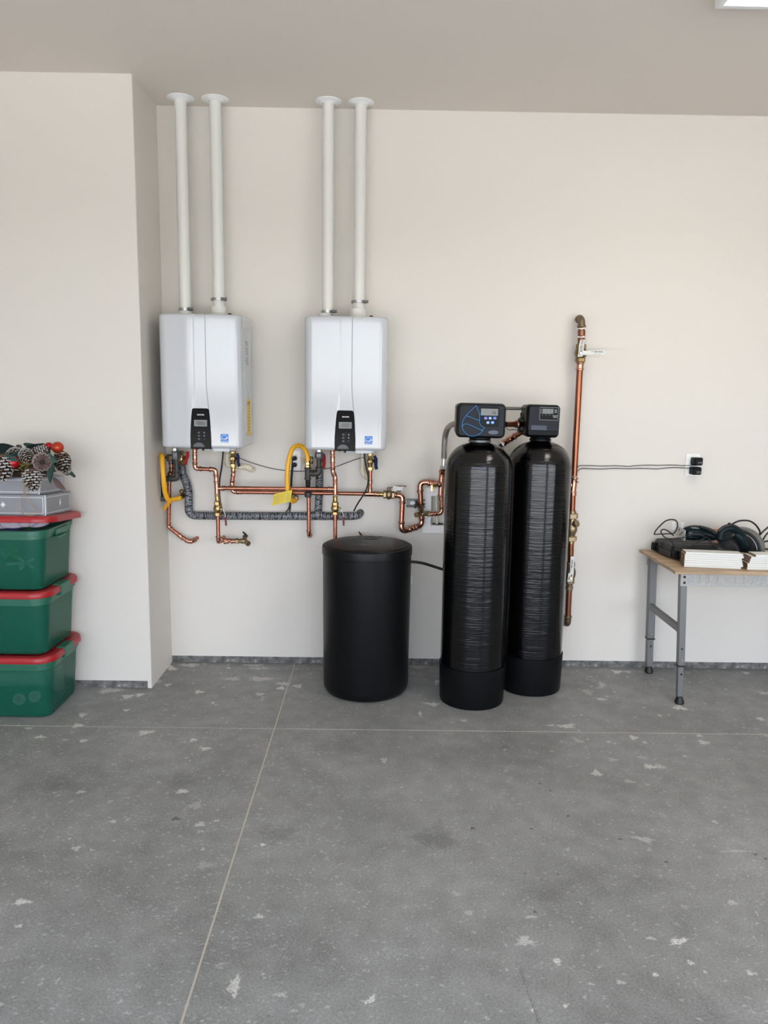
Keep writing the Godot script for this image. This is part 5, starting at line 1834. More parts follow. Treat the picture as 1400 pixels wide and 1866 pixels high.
# ---- gas ----
func gas() -> void:
	var fe: Material = M["black iron"]
	var z := 0.115
	for k in 2:
		var t := thing("iron_drip_leg", "dark iron gas fittings beside the corner, partly hidden by the yellow hose" if k == 0 else "dark iron gas fittings hanging below the middle heater's left side", "pipe fitting", Vector3(-1.1074, 1.1595, 0.115) if k == 0 else Vector3(-0.3778, 1.1096, 0.115))
		var g := G.new()
		var a := Vector3(-1.1137, 1.2615, 0.115) if k == 0 else Vector3(-0.3269, 1.2639, 0.115)
		var u := Vector3(-1.1111, 1.2436, 0.115) if k == 0 else Vector3(-0.3269, 1.2489, 0.115)
		g.hexa(a, u, 0.0165)
		part(t, "zinc_nipple", g, M["steel"])
		g = G.new()
		var w := Vector3(-1.1079, 1.1956, 0.115) if k == 0 else Vector3(-0.3298, 1.2128, 0.115)
		g.hexa(u, w, 0.0235)
		part(t, "union", g, M["galvanised"])
		var c := Vector3(-1.1076, 1.0931, 0.115) if k == 0 else Vector3(-0.3282, 1.133, 0.115)
		var d := Vector3(-1.1874, 1.0889, 0.115) if k == 0 else Vector3(-0.3899, 1.1306, 0.115)
		g = G.new()
		g.rod(w, c + (w - c).normalized() * 0.03, 0.0125)
		part(t, "nipple", g, fe)
		g = G.new()
		var dn := (d - c).normalized()
		var un := (w - c).normalized()
		g.tube(fillet([c + un * 0.036, c + un * 0.03, c, c + dn * 0.03, c + dn * 0.036], 0.026), [0.019, 0.019, 0.0165, 0.0165, 0.0165, 0.0165, 0.0165, 0.0165, 0.0165, 0.0165, 0.0165, 0.0165, 0.0165, 0.0165, 0.0165, 0.0165, 0.0165, 0.0165, 0.0165, 0.0165, 0.0165, 0.0165, 0.0165, 0.0165, 0.019, 0.019].slice(0, 26), 16)
		part(t, "elbow", g, fe)
		g = G.new()
		g.rod(c + dn * 0.03, d, 0.0125)
		part(t, "nipple", g, fe)
		g = G.new()
		var tu := d + Vector3(0, 0.034, 0)
		var tl := d - Vector3(0, 0.034, 0)
		g.rod(tl, tu, 0.0165, 18)
		g.rod(tu - Vector3(0, 0.01, 0), tu, 0.0195, 18, 0.002)
		g.rod(tl + Vector3(0, 0.01, 0), tl, 0.0195, 18, 0.002)
		g.rod(d - dn * 0.01, d - dn * 0.032, 0.0165, 18)
		g.rod(d - dn * 0.024, d - dn * 0.034, 0.0195, 18, 0.002)
		part(t, "tee", g, fe)
		var e := Vector3(-1.1903, 0.9886, 0.115) if k == 0 else Vector3(-0.3884, 1.0213, 0.115)
		g = G.new()
		g.rod(tl, e, 0.0125)
		part(t, "nipple", g, M["matt black"])
		g = G.new()
		g.rod(e + Vector3(0, 0.008, 0), e - Vector3(0, 0.022, 0), 0.0195, 18, 0.004)
		part(t, "cap", g, M["black iron"])
		# the yellow hose from the top of the tee to the cock at the wall
		t = thing("gas_hose", "yellow flexible gas hose curving down close to the projecting wall" if k == 0 else "yellow flexible gas hose arching over the black plugs near the middle heater", "hose", tu)
		g = G.new()
		g.hexa(tu, tu + Vector3(0, 0.012, 0), 0.0155)
		g.hexa(tu + Vector3(0, 0.014, 0), tu + Vector3(0, 0.03, 0), 0.0165)
		g.rod(tu, tu + Vector3(0, 0.045, 0), 0.009)
		part(t, "flare_nut", g, M["brass"])
		var pts: Array
		if k == 0:
			pts = [tu + Vector3(0, 0.036, 0), Vector3(-1.1965, 1.1888, 0.12), Vector3(-1.19, 1.2141, 0.135), Vector3(-1.1782, 1.2233, 0.155), Vector3(-1.1669, 1.2151, 0.18), Vector3(-1.1609, 1.1785, 0.2), Vector3(-1.1554, 1.1205, 0.21), Vector3(-1.154, 1.0667, 0.205), Vector3(-1.1535, 1.0231, 0.19), Vector3(-1.1495, 0.9906, 0.17), Vector3(-1.1418, 0.9767, 0.145)]
		else:
			pts = [tu + Vector3(0, 0.036, 0), Vector3(-0.3927, 1.227, 0.116), Vector3(-0.4026, 1.2573, 0.122), Vector3(-0.4224, 1.2802, 0.133), Vector3(-0.4444, 1.2854, 0.15), Vector3(-0.4665, 1.2713, 0.165), Vector3(-0.4814, 1.2336, 0.178), Vector3(-0.491, 1.175, 0.186), Vector3(-0.4949, 1.1068, 0.188), Vector3(-0.4931, 1.0469, 0.186)]
		g = G.new()
		g.tube(curve(pts, 8), 0.0128, 16)
		part(t, "hose", g, M["gas yellow"])
		g = G.new()
		if k == 0:
			g.tube(curve([Vector3(-1.1418, 0.9767, 0.145), Vector3(-1.1228, 0.9796, 0.12), Vector3(-1.1126, 0.9787, 0.09)], 6), 0.0125, 14)
			g.rod(Vector3(-1.1166, 0.9782, 0.098), Vector3(-1.1043, 0.9814, 0.075), 0.0155, 14, 0.003)
		else:
			g.tube(curve([Vector3(-0.4931, 1.0499, 0.186), Vector3(-0.4862, 1.009, 0.17), Vector3(-0.4729, 0.9764, 0.13), Vector3(-0.4614, 0.9775, 0.07)], 6), 0.012, 14)
			g.rod(Vector3(-0.4741, 0.9781, 0.12), Vector3(-0.4643, 0.9764, 0.085), 0.0145, 14, 0.003)
		part(t, "hose_end", g, M["gas yellow"])
		# its tag
		g = G.new()
		if k == 0:
			strip(g, [Vector3(-1.1304, 0.9818, 0.17), Vector3(-1.1417, 0.9627, 0.185), Vector3(-1.1558, 0.9422, 0.19), Vector3(-1.1694, 0.9292, 0.185)], 0.034, 0.0012, Vector3(0.5, -0.35, 0.8))
			part(t, "paper_tag", g, M["gas yellow"], "folded yellow tag")
		else:
			var rows := []
			strip(g, [Vector3(-0.4703, 1.0197, 0.204), Vector3(-0.4967, 1.0136, 0.206), Vector3(-0.5266, 1.0055, 0.204), Vector3(-0.5506, 0.9989, 0.202), Vector3(-0.5716, 0.9923, 0.2)], 0.064, 0.0012, Vector3(0.16, 1, 0))
			var tg := part(t, "paper_tag", g, M["tag yellow"], "yellow tag covered in small print")
			g = G.new()
			for q in 11:
				var f := q / 10.0
				var c0 := Vector3(-0.4804, 1.0169, 0.2062).lerp(Vector3(-0.5624, 0.9949, 0.2025), f)
				g.box(c0 + Vector3(0, -0.002, 0), Vector3(0.0018, 0.044 + (q % 3) * 0.004, 0.0024))
			part(tg, "print", g, M["dull brass"])
		t = thing("gas_cock", "brass gas cock at the wall behind the insulated pipe" if k == 0 else "brass gas cock at the wall above the insulated pipe, holding a yellow tag", "valve", Vector3(-1.1005, 0.9816, 0.03) if k == 0 else Vector3(-0.4595, 0.9876, 0.03))
		g = G.new()
		if k == 0:
			g.rod(Vector3(-1.103, 0.9895, -0.005), Vector3(-1.1024, 0.9839, 0.07), 0.0135, 14, 0.002)
			g.hexa(Vector3(-1.1014, 0.9858, 0.05), Vector3(-1.1045, 0.9806, 0.08), 0.0165)
			part(t, "body", g, M["rough brass"])
			g = G.new()
			g.ball(Vector3(-1.1007, 1.0137, 0.05), 0.0125, 14)
			g.rod(Vector3(-1.1007, 1.0121, 0.05), Vector3(-1.1009, 0.9861, 0.04), 0.006)
			part(t, "knob", g, M["dull brass"])
		else:
			g.rod(Vector3(-0.4664, 0.9859, -0.005), Vector3(-0.4608, 0.9843, 0.075), 0.0135, 14, 0.002)
			g.hexa(Vector3(-0.4641, 0.9844, 0.03), Vector3(-0.4624, 0.9823, 0.06), 0.017)
			part(t, "body", g, M["rough brass"])
			g = G.new()
			g.rod(Vector3(-0.462, 0.9871, 0.05), Vector3(-0.4695, 1.0106, 0.065), 0.007, 12, 0.001)
			part(t, "knob", g, M["steel"])


# ---- small things on the wall ----
func plate(label: String, x0: float, y0: float, x1: float, y1: float) -> Node3D:
	var c := Vector3((x0 + x1) / 2, (y0 + y1) / 2, 0)
	var t := thing("wall_outlet", label, "outlet", c)
	var g := G.new()
	g.x = Transform3D(Basis.IDENTITY, c)
	g.prism(rounded((x1 - x0) / 2, (y1 - y0) / 2, 0.004), -0.001, 0.006, 0.002)
	part(t, "cover_plate", g, M["white paint"])
	for s in [-1, 1]:
		g = G.new()
		g.x = Transform3D(Basis.IDENTITY, c)
		g.prism(rounded(0.0165, 0.0145, 0.006, Vector2(0, s * 0.0195)), 0.0, 0.0075, 0.001)
		part(t, "socket", g, M["pvc white"])
	return t


func small_wall_things() -> void:
	var g: G
	plate("white wall outlet with two black plugs behind the yellow hose", -0.512, 1.134, -0.438, 1.248)
	plate("white wall outlet at right holding two black power adapters", 1.729, 1.137, 1.808, 1.259)
	var t: Node3D
	# plugs with their cords
	t = thing("power_lead", "black power cord from the upper plug of the outlet by the yellow hose", "cord", Vector3(-0.4723, 1.2059, 0.02), "black cords from the outlet")
	g = G.new()
	g.rod(Vector3(-0.4708, 1.2048, 0.006), Vector3(-0.4747, 1.206, 0.04), 0.013, 14, 0.005)
	part(t, "plug", g, M["rubber"])
	cord(t, "cord", [Vector3(-0.4737, 1.2056, 0.035), Vector3(-0.4812, 1.1961, 0.05), Vector3(-0.4835, 1.1624, 0.05), Vector3(-0.4903, 1.0999, 0.04), Vector3(-0.4933, 1.0368, 0.03), Vector3(-0.4966, 0.959, 0.03), Vector3(-0.5049, 0.9229, 0.04), Vector3(-0.5198, 0.9047, 0.045)], 0.0042, M["rubber"])
	t = thing("power_lead", "black power cord from the lower plug of the outlet by the yellow hose", "cord", Vector3(-0.4724, 1.169, 0.02), "black cords from the outlet")
	g = G.new()
	g.rod(Vector3(-0.4709, 1.1678, 0.006), Vector3(-0.4748, 1.1693, 0.04), 0.013, 14, 0.005)
	part(t, "plug", g, M["rubber"])
	cord(t, "cord", [Vector3(-0.4738, 1.1688, 0.035), Vector3(-0.4789, 1.1589, 0.045), Vector3(-0.482, 1.1313, 0.045), Vector3(-0.4892, 1.0524, 0.03), Vector3(-0.4927, 0.9889, 0.02), Vector3(-0.4985, 0.9255, 0.015), Vector3(-0.5084, 0.862, 0.012)], 0.0042, M["rubber"])
	t = thing("power_lead", "black power cord hanging from the corner heater down behind the insulated pipe", "cord", Vector3(-0.8574, 1.2221, 0.1))
	cord(t, "cord", [Vector3(-0.8554, 1.2522, 0.1), Vector3(-0.8565, 1.2221, 0.1), Vector3(-0.8656, 1.1551, 0.095), Vector3(-0.8783, 1.0906, 0.09), Vector3(-0.8831, 1.0221, 0.08), Vector3(-0.8807, 0.9599, 0.075), Vector3(-0.8688, 0.9099, 0.07), Vector3(-0.86, 0.8773, 0.04)], 0.0045, M["rubber"])
	t = thing("power_lead", "black power cord hanging from the middle heater over the lower copper pipe", "cord", Vector3(-0.0779, 1.2345, 0.115))
	cord(t, "cord", [Vector3(-0.0811, 1.2584, 0.115), Vector3(-0.0783, 1.2194, 0.115), Vector3(-0.0665, 1.1594, 0.115), Vector3(-0.0569, 1.1077, 0.112), Vector3(-0.0654, 1.0527, 0.11), Vector3(-0.0877, 1.0091, 0.106), Vector3(-0.115, 0.9636, 0.09), Vector3(-0.1366, 0.9201, 0.07)], 0.0045, M["rubber"])
	t = thing("signal_wire", "thin grey wire sagging along the wall between the two heaters", "wire", Vector3(-0.5248, 1.1374, 0.02))
	cord(t, "wire", [Vector3(-0.7837, 1.2108, 0.06), Vector3(-0.7662, 1.2003, 0.04), Vector3(-0.724, 1.1808, 0.02), Vector3(-0.6667, 1.1627, 0.015), Vector3(-0.5965, 1.1449, 0.012), Vector3(-0.5258, 1.1351, 0.012), Vector3(-0.4488, 1.1328, 0.012), Vector3(-0.3717, 1.1373, 0.012), Vector3(-0.3039, 1.1475, 0.012), Vector3(-0.2424, 1.1608, 0.012), Vector3(-0.1747, 1.1867, 0.015), Vector3(-0.1191, 1.2088, 0.03), Vector3(-0.0818, 1.2194, 0.06)], 0.0022, M["grey wire"], 6)
	# condensate traps
	t = thing("condensate_drain", "cream plastic drain elbow at the wall under the corner heater", "pipe", Vector3(-0.7992, 1.156, 0.03))
	run_pipe(t, 0.0125, [Vector3(-0.8395, 1.264, 0.05), Vector3(-0.8466, 1.1615, 0.03), Vector3(-0.7695, 1.156, 0.025), Vector3(-0.7419, 1.1548, 0.025), Vector3(-0.7227, 1.1479, 0.03), Vector3(-0.702, 1.1343, 0.045)], M["pvc cream"], M["pvc cream"], 1.3)
	g = G.new()
	g.rod(Vector3(-0.8425, 1.2301, 0.045), Vector3(-0.8453, 1.1773, 0.035), 0.0185, 18, 0.002)
	part(t, "trap_body", g, M["pvc cream"])
	t = thing("condensate_drain", "cream plastic drain pipe at the wall under the middle heater", "pipe", Vector3(-0.0911, 1.1662, 0.03))
	run_pipe(t, 0.0125, [Vector3(-0.0934, 1.268, 0.04), Vector3(-0.0907, 1.1292, 0.03), Vector3(-0.0721, 1.1104, 0.025), Vector3(-0.0598, 1.1002, 0.015)], M["pvc cream"], M["pvc cream"], 1.3)
	# outlet box let into the wall
	t = thing("outlet_box", "white framed plumbing outlet box set into the wall beside the front tank", "outlet box", Vector3(0.4, 0.79, 0))
	g = G.new()
	for b in [[0.252, 0.299, 0.788, 1.046], [0.513, 0.56, 0.788, 1.046], [0.299, 0.513, 0.788, 0.832], [0.299, 0.513, 1.002, 1.046]]:
		g.box(Vector3((b[0] + b[1]) / 2, (b[2] + b[3]) / 2, 0.003), Vector3(b[1] - b[0], b[3] - b[2], 0.010), 0.0015)
	part(t, "frame", g, M["white paint"])
	g = G.new()
	g.box(Vector3(0.406, 0.917, -0.075), Vector3(0.215, 0.172, 0.004))
	g.box(Vector3(0.2995, 0.917, -0.037), Vector3(0.004, 0.172, 0.074))
	g.box(Vector3(0.5125, 0.917, -0.037), Vector3(0.004, 0.172, 0.074))
	g.box(Vector3(0.406, 0.832, -0.037), Vector3(0.215, 0.004, 0.074))
	g.box(Vector3(0.406, 1.002, -0.037), Vector3(0.215, 0.004, 0.074))
	part(t, "box", g, M["pvc white"])
	g = G.new()
	g.rod(Vector3(0.3373, 0.827, -0.04), Vector3(0.3295, 1.0083, -0.04), 0.0085, 14)
	g.rod(Vector3(0.3383, 0.8494, -0.04), Vector3(0.3375, 0.8686, -0.04), 0.011, 14, 0.002)
	part(t, "drain_hose", g, M["pvc cream"])
	g = G.new()
	g.x = Transform3D(Basis.IDENTITY, Vector3(0.345, 0.834, -0.035))
	g.lathe([Vector2(0.032, 0), Vector2(0.032, 0.003), Vector2(0.022, 0.003), Vector2(0.021, 0.0005)], 24)
	part(t, "drain_ring", g, M["rubber"])
	t = thing("outlet_cover", "small white cover plate showing beside the brine tank's right edge", "outlet", Vector3(0.165, 0.511, 0))  # edge of an outlet plate, mostly hidden by the brine tank
	g = G.new()
	g.x = Transform3D(Basis.IDENTITY, Vector3(0.165, 0.511, 0))
	g.prism(rounded(0.037, 0.024, 0.004), -0.001, 0.006, 0.002)
	part(t, "cover_plate", g, M["white paint"])
	g = G.new()
	g.x = Transform3D(Basis.IDENTITY, Vector3(0.165, 0.511, 0))
	g.rod(Vector3(0, 0, 0.004), Vector3(0, 0, 0.0075), 0.004)
	part(t, "screw", g, M["pvc white"])
	# adapters and their wires
	for k in 2:
		t = thing("power_adapter", "upper black power adapter on the right wall outlet, its wire leaving at its foot" if k == 0 else "lower black power adapter on the right wall outlet", "adapter", Vector3(1.768, 1.221, 0.0) if k == 0 else Vector3(1.765, 1.168, 0.0), "")
		var c := Vector3(1.776, 1.222, 0.0) if k == 0 else Vector3(1.772, 1.169, 0.0)
		g = G.new()
		g.x = Transform3D(Basis(Vector3.UP, 0.1), c)
		g.box(Vector3(0, 0, 0.033), Vector3(0.052, 0.043, 0.05), 0.006)
		part(t, "housing", g, M["soft black"])
		g = G.new()
		g.x = Transform3D(Basis(Vector3.UP, 0.1), c)
		for q in 4:
			g.box(Vector3(-0.004 + q * 0.0065, -0.004, 0.0583), Vector3(0.004, 0.003 + (q % 2) * 0.003, 0.0008))
			g.box(Vector3(-0.004 + q * 0.0065, -0.0115, 0.0583), Vector3(0.0035, 0.002, 0.0008))
		part(t, "print", g, M["print grey"])
		if k == 0:
			cord(t, "wire", [Vector3(1.79, 1.2085, 0.03), Vector3(1.7823, 1.2012, 0.035), Vector3(1.7609, 1.198, 0.02), Vector3(1.7133, 1.1952, 0.008), Vector3(1.6519, 1.1973, 0.006), Vector3(1.5746, 1.194, 0.006), Vector3(1.5125, 1.1943, 0.006), Vector3(1.4446, 1.1903, 0.006), Vector3(1.4046, 1.1854, 0.006), Vector3(1.3424, 1.1888, 0.006), Vector3(1.2651, 1.1858, 0.006), Vector3(1.1876, 1.1872, 0.006), Vector3(1.1314, 1.186, 0.008), Vector3(1.1086, 1.1791, 0.05), Vector3(1.0827, 1.1546, 0.085), Vector3(1.0568, 1.1507, 0.08)], 0.0022, M["rubber"], 6)
		else:
			cord(t, "wire", [Vector3(1.7456, 1.1832, 0.03), Vector3(1.7251, 1.1812, 0.012), Vector3(1.6684, 1.1829, 0.006), Vector3(1.6128, 1.179, 0.006), Vector3(1.5666, 1.174, 0.006), Vector3(1.4828, 1.1759, 0.006), Vector3(1.4054, 1.1723, 0.006), Vector3(1.334, 1.1738, 0.006), Vector3(1.2568, 1.169, 0.006), Vector3(1.1886, 1.1699, 0.006), Vector3(1.1385, 1.1693, 0.008), Vector3(1.1069, 1.1545, 0.05), Vector3(1.0731, 1.1397, 0.09), Vector3(1.0513, 1.1384, 0.08)], 0.0022, M["rubber"], 6)
	t = thing("cable_tie", "thin black cable tie with a loose end round the copper standpipe", "cable tie", Vector3(1.0853, 1.1194, 0.07))
	g = G.new()
	g.tube(curve([Vector3(1.056, 1.1181, 0.09), Vector3(1.0705, 1.1127, 0.094), Vector3(1.0927, 1.1051, 0.092), Vector3(1.1061, 1.1001, 0.1), Vector3(1.086, 1.1128, 0.093), Vector3(1.0646, 1.1274, 0.09)], 5), 0.0013, 6)
	part(t, "tie", g, M["rubber"])


# ---- workbench ----
func bench() -> void:
	var t := thing("workbench", "low workbench with pale wood top and grey steel legs by the back wall", "workbench", Vector3(2.1, 0, 0.3))
	var g := G.new()
	g.box(Vector3(2.105, 0.7065, 0.3), Vector3(1.23, 0.017, 0.54), 0.0015)
	part(t, "bench_top", g, M["bench wood"], "pale wood board top")
	for q in [[1.533, 0.523, 0.047, 0.0335, 0.212], [1.535, 0.075, 0.034, 0.04, 0.213], [2.645, 0.523, 0.0, 0.0335, 0.212], [2.645, 0.075, 0.0, 0.04, 0.213]]:
		var w: float = q[3]
		var lean: float = q[2]
		# the leg leans a little: x grows by `lean` for each metre down
		var tx := Transform3D(Basis(Vector3(1, 0, 0), Vector3(-lean, 1, 0).normalized(), Vector3(0, 0, 1)), Vector3(q[0] + w / 2 + lean * 0.66, 0, q[1]))
		g = G.new()
		g.x = tx
		g.box(Vector3(0, 0.45, 0), Vector3(w, 0.496, w), 0.002)
		var leg := part(t, "leg", g, M["leg grey"])
		g = G.new()
		g.x = tx
		g.box(Vector3(-0.0015, 0.125, 0), Vector3(w - 0.005, 0.17, w - 0.005), 0.002)
		part(leg, "leg_extension", g, M["leg grey"])
		g = G.new()
		g.x = tx
		g.box(Vector3(0, 0.207, 0), Vector3(w + 0.004, 0.009, w + 0.004), 0.001)
		part(leg, "collar", g, M["rubber"])
		g = G.new()
		g.x = tx
		g.lathe([Vector2(0.0, 0.0), Vector2(0.021, 0.0), Vector2(0.0245, 0.005), Vector2(0.023, 0.016), Vector2(0.017, 0.03), Vector2(0.016, 0.044)], 24)
		part(leg, "foot", g, M["rubber"], "black rubber foot")
		g = G.new()
		g.x = tx
		for yy in ([0.30, 0.163] if q[1] > 0.3 else [0.163]):
			g.rod(Vector3(0, yy, w / 2 - 0.003), Vector3(0, yy, w / 2 + 0.0006), 0.0055, 14)
		part(leg, "bolt_hole", g, M["rubber"])
		g = G.new()
		g.x = tx
		g.rod(Vector3(0, 0.238, w / 2 - 0.002), Vector3(0, 0.238, w / 2 + 0.003), 0.0075, 14, 0.0012)
		part(leg, "bolt", g, M["steel"])
	# the side rail and the one out of sight at the other end
	for xx in [1.556, 2.66]:
		g = G.new()
		g.box(Vector3(xx, 0.399, 0.3), Vector3(0.026, 0.034, 0.42), 0.002)
		part(t, "rail", g, M["leg grey"])
	# slotted front apron, and a plain one at the back
	g = G.new()
	var y0 := 0.631
	var y1 := 0.698
	var za := 0.5405
	var zb := 0.5425
	var cell := 0.0445
	var x := 1.5995
	g.box(Vector3((1.531 + x) / 2, (y0 + y1) / 2, (za + zb) / 2), Vector3(x - 1.531, y1 - y0, zb - za))
	for k in 23:
		slot_cell(g, x, x + cell, y0, y1, za, zb, 0.0085, 0.0205, 0.004)
		x += cell
	g.box(Vector3((2.68 + x) / 2, (y0 + y1) / 2, (za + zb) / 2), Vector3(2.68 - x, y1 - y0, zb - za))
	g.box(Vector3(2.105, y1 - 0.001, 0.53), Vector3(1.15, 0.002, 0.024))
	var ap := part(t, "apron", g, M["galvanised sheet"], "galvanised front strip with long slots")
	g = G.new()
	for p in [Vector3(1.5501, 0.6783, 0.5425), Vector3(1.5515, 0.6485, 0.5425)]:
		g.rod(p - Vector3(0, 0, 0.003), p + Vector3(0, 0, 0.004), 0.0065, 14, 0.0015)
	part(ap, "bolt", g, M["rubber"])
	g = G.new()
	g.box(Vector3(2.105, 0.664, 0.053), Vector3(1.15, 0.067, 0.002))
	part(t, "rear_apron", g, M["galvanised sheet"])
	# white boards in two piles on the bench
	var yaw := Basis(Vector3.UP, -0.135)
	for k in 7:
		var o := Vector3(1.572 + (0.004 if k == 6 else 0.0), 0.7152 + 0.01125 * k, 0.472)
		board(o, yaw, 0.279 + 0.003 * ((k * 3) % 4) - (0.006 if k == 6 else 0.0), 0.075, k, "left pile of white boards on the bench", "left")
	var xs := [1.875, 1.876, 1.875, 1.884, 1.887, 1.889, 1.912]
	for k in 7:
		var o := Vector3(xs[k], 0.7152 + 0.0112 * k, 0.518 + (0.004 if k > 4 else 0.0))
		board(o, Basis(Vector3.UP, -0.02 - 0.012 * (k % 3)), 0.46 + 0.004 * (k % 3), 0.085, k, "right pile of white boards on the bench", "right")


func board(o: Vector3, turn: Basis, l: float, w: float, k: int, pile: String, side: String) -> void:
	var rank: String = ["lowest", "second from bottom", "third from bottom", "middle", "third from top", "second from top", "topmost"][k]
	var t := thing("board", "white board, %s of the %s pile on the bench" % [rank, "shorter left" if side == "left" else "longer right"], "board", o, pile)
	var g := G.new()
	g.x = Transform3D(turn, o)
	g.box(Vector3(l / 2, 0.0053, -w / 2), Vector3(l - 0.001, 0.0106, w), 0.0008)
	part(t, "painted_board", g, M["board white"])
	g = G.new()
	g.x = Transform3D(turn, o)
	g.box(Vector3(0.0, 0.0053, -w / 2), Vector3(0.0016, 0.0098, w - 0.002))
	part(t, "cut_end", g, M["bare wood"], "bare brown end grain")
	g = G.new()
	g.x = Transform3D(turn, o)
	g.box(Vector3(l, 0.0053, -w / 2), Vector3(0.0016, 0.0098, w - 0.002))
	part(t, "cut_end", g, M["bare wood"], "bare brown end grain")


func slot_cell(g: G, x0: float, x1: float, y0: float, y1: float, z0: float, z1: float, hw: float, hh: float, up: float) -> void:
	var c := Vector2((x0 + x1) / 2, (y0 + y1) / 2 + up)
	var slot := PackedVector2Array()
	var rect := PackedVector2Array()
	for k in 28:
		var a := TAU * k / 28.0 + 0.05
		var d := Vector2.from_angle(a)
		var s := Vector2(d.x * hw, d.y * hw + signf(d.y) * (hh - hw))
		slot.push_back(c + s)
		var tx := ((x1 if d.x > 0 else x0) - c.x) / d.x if absf(d.x) > 1e-5 else 1e9
		var ty := ((y1 if d.y > 0 else y0) - c.y) / d.y if absf(d.y) > 1e-5 else 1e9
		rect.push_back(c + d * minf(tx, ty))
	var corners := [Vector2(x1, y1), Vector2(x0, y1), Vector2(x0, y0), Vector2(x1, y0)]
	for k in 28:
		var j := (k + 1) % 28
		for e in [[z1, 1.0], [z0, -1.0]]:
			var m := Vector3(0, 0, e[1])
			var a := Vector3(slot[k].x, slot[k].y, e[0])
			var b := Vector3(slot[j].x, slot[j].y, e[0])
			var cc := Vector3(rect[j].x, rect[j].y, e[0])
			var d := Vector3(rect[k].x, rect[k].y, e[0])
			g.tri(a, b, cc, m, m, m)
			g.tri(a, cc, d, m, m, m)
			if absf(rect[k].x - rect[j].x) > 1e-5 and absf(rect[k].y - rect[j].y) > 1e-5:
				for q in corners:
					if absf(q.x - rect[k].x) < 1e-5 and absf(q.y - rect[j].y) < 1e-5 or absf(q.y - rect[k].y) < 1e-5 and absf(q.x - rect[j].x) < 1e-5:
						g.tri(d, cc, Vector3(q.x, q.y, e[0]), m, m, m)
		var n := Vector3(c.x - (slot[k].x + slot[j].x) / 2, c.y - (slot[k].y + slot[j].y) / 2, 0).normalized()
		g.quad(Vector3(slot[k].x, slot[k].y, z0), Vector3(slot[j].x, slot[j].y, z0), Vector3(slot[j].x, slot[j].y, z1), Vector3(slot[k].x, slot[k].y, z1), n)


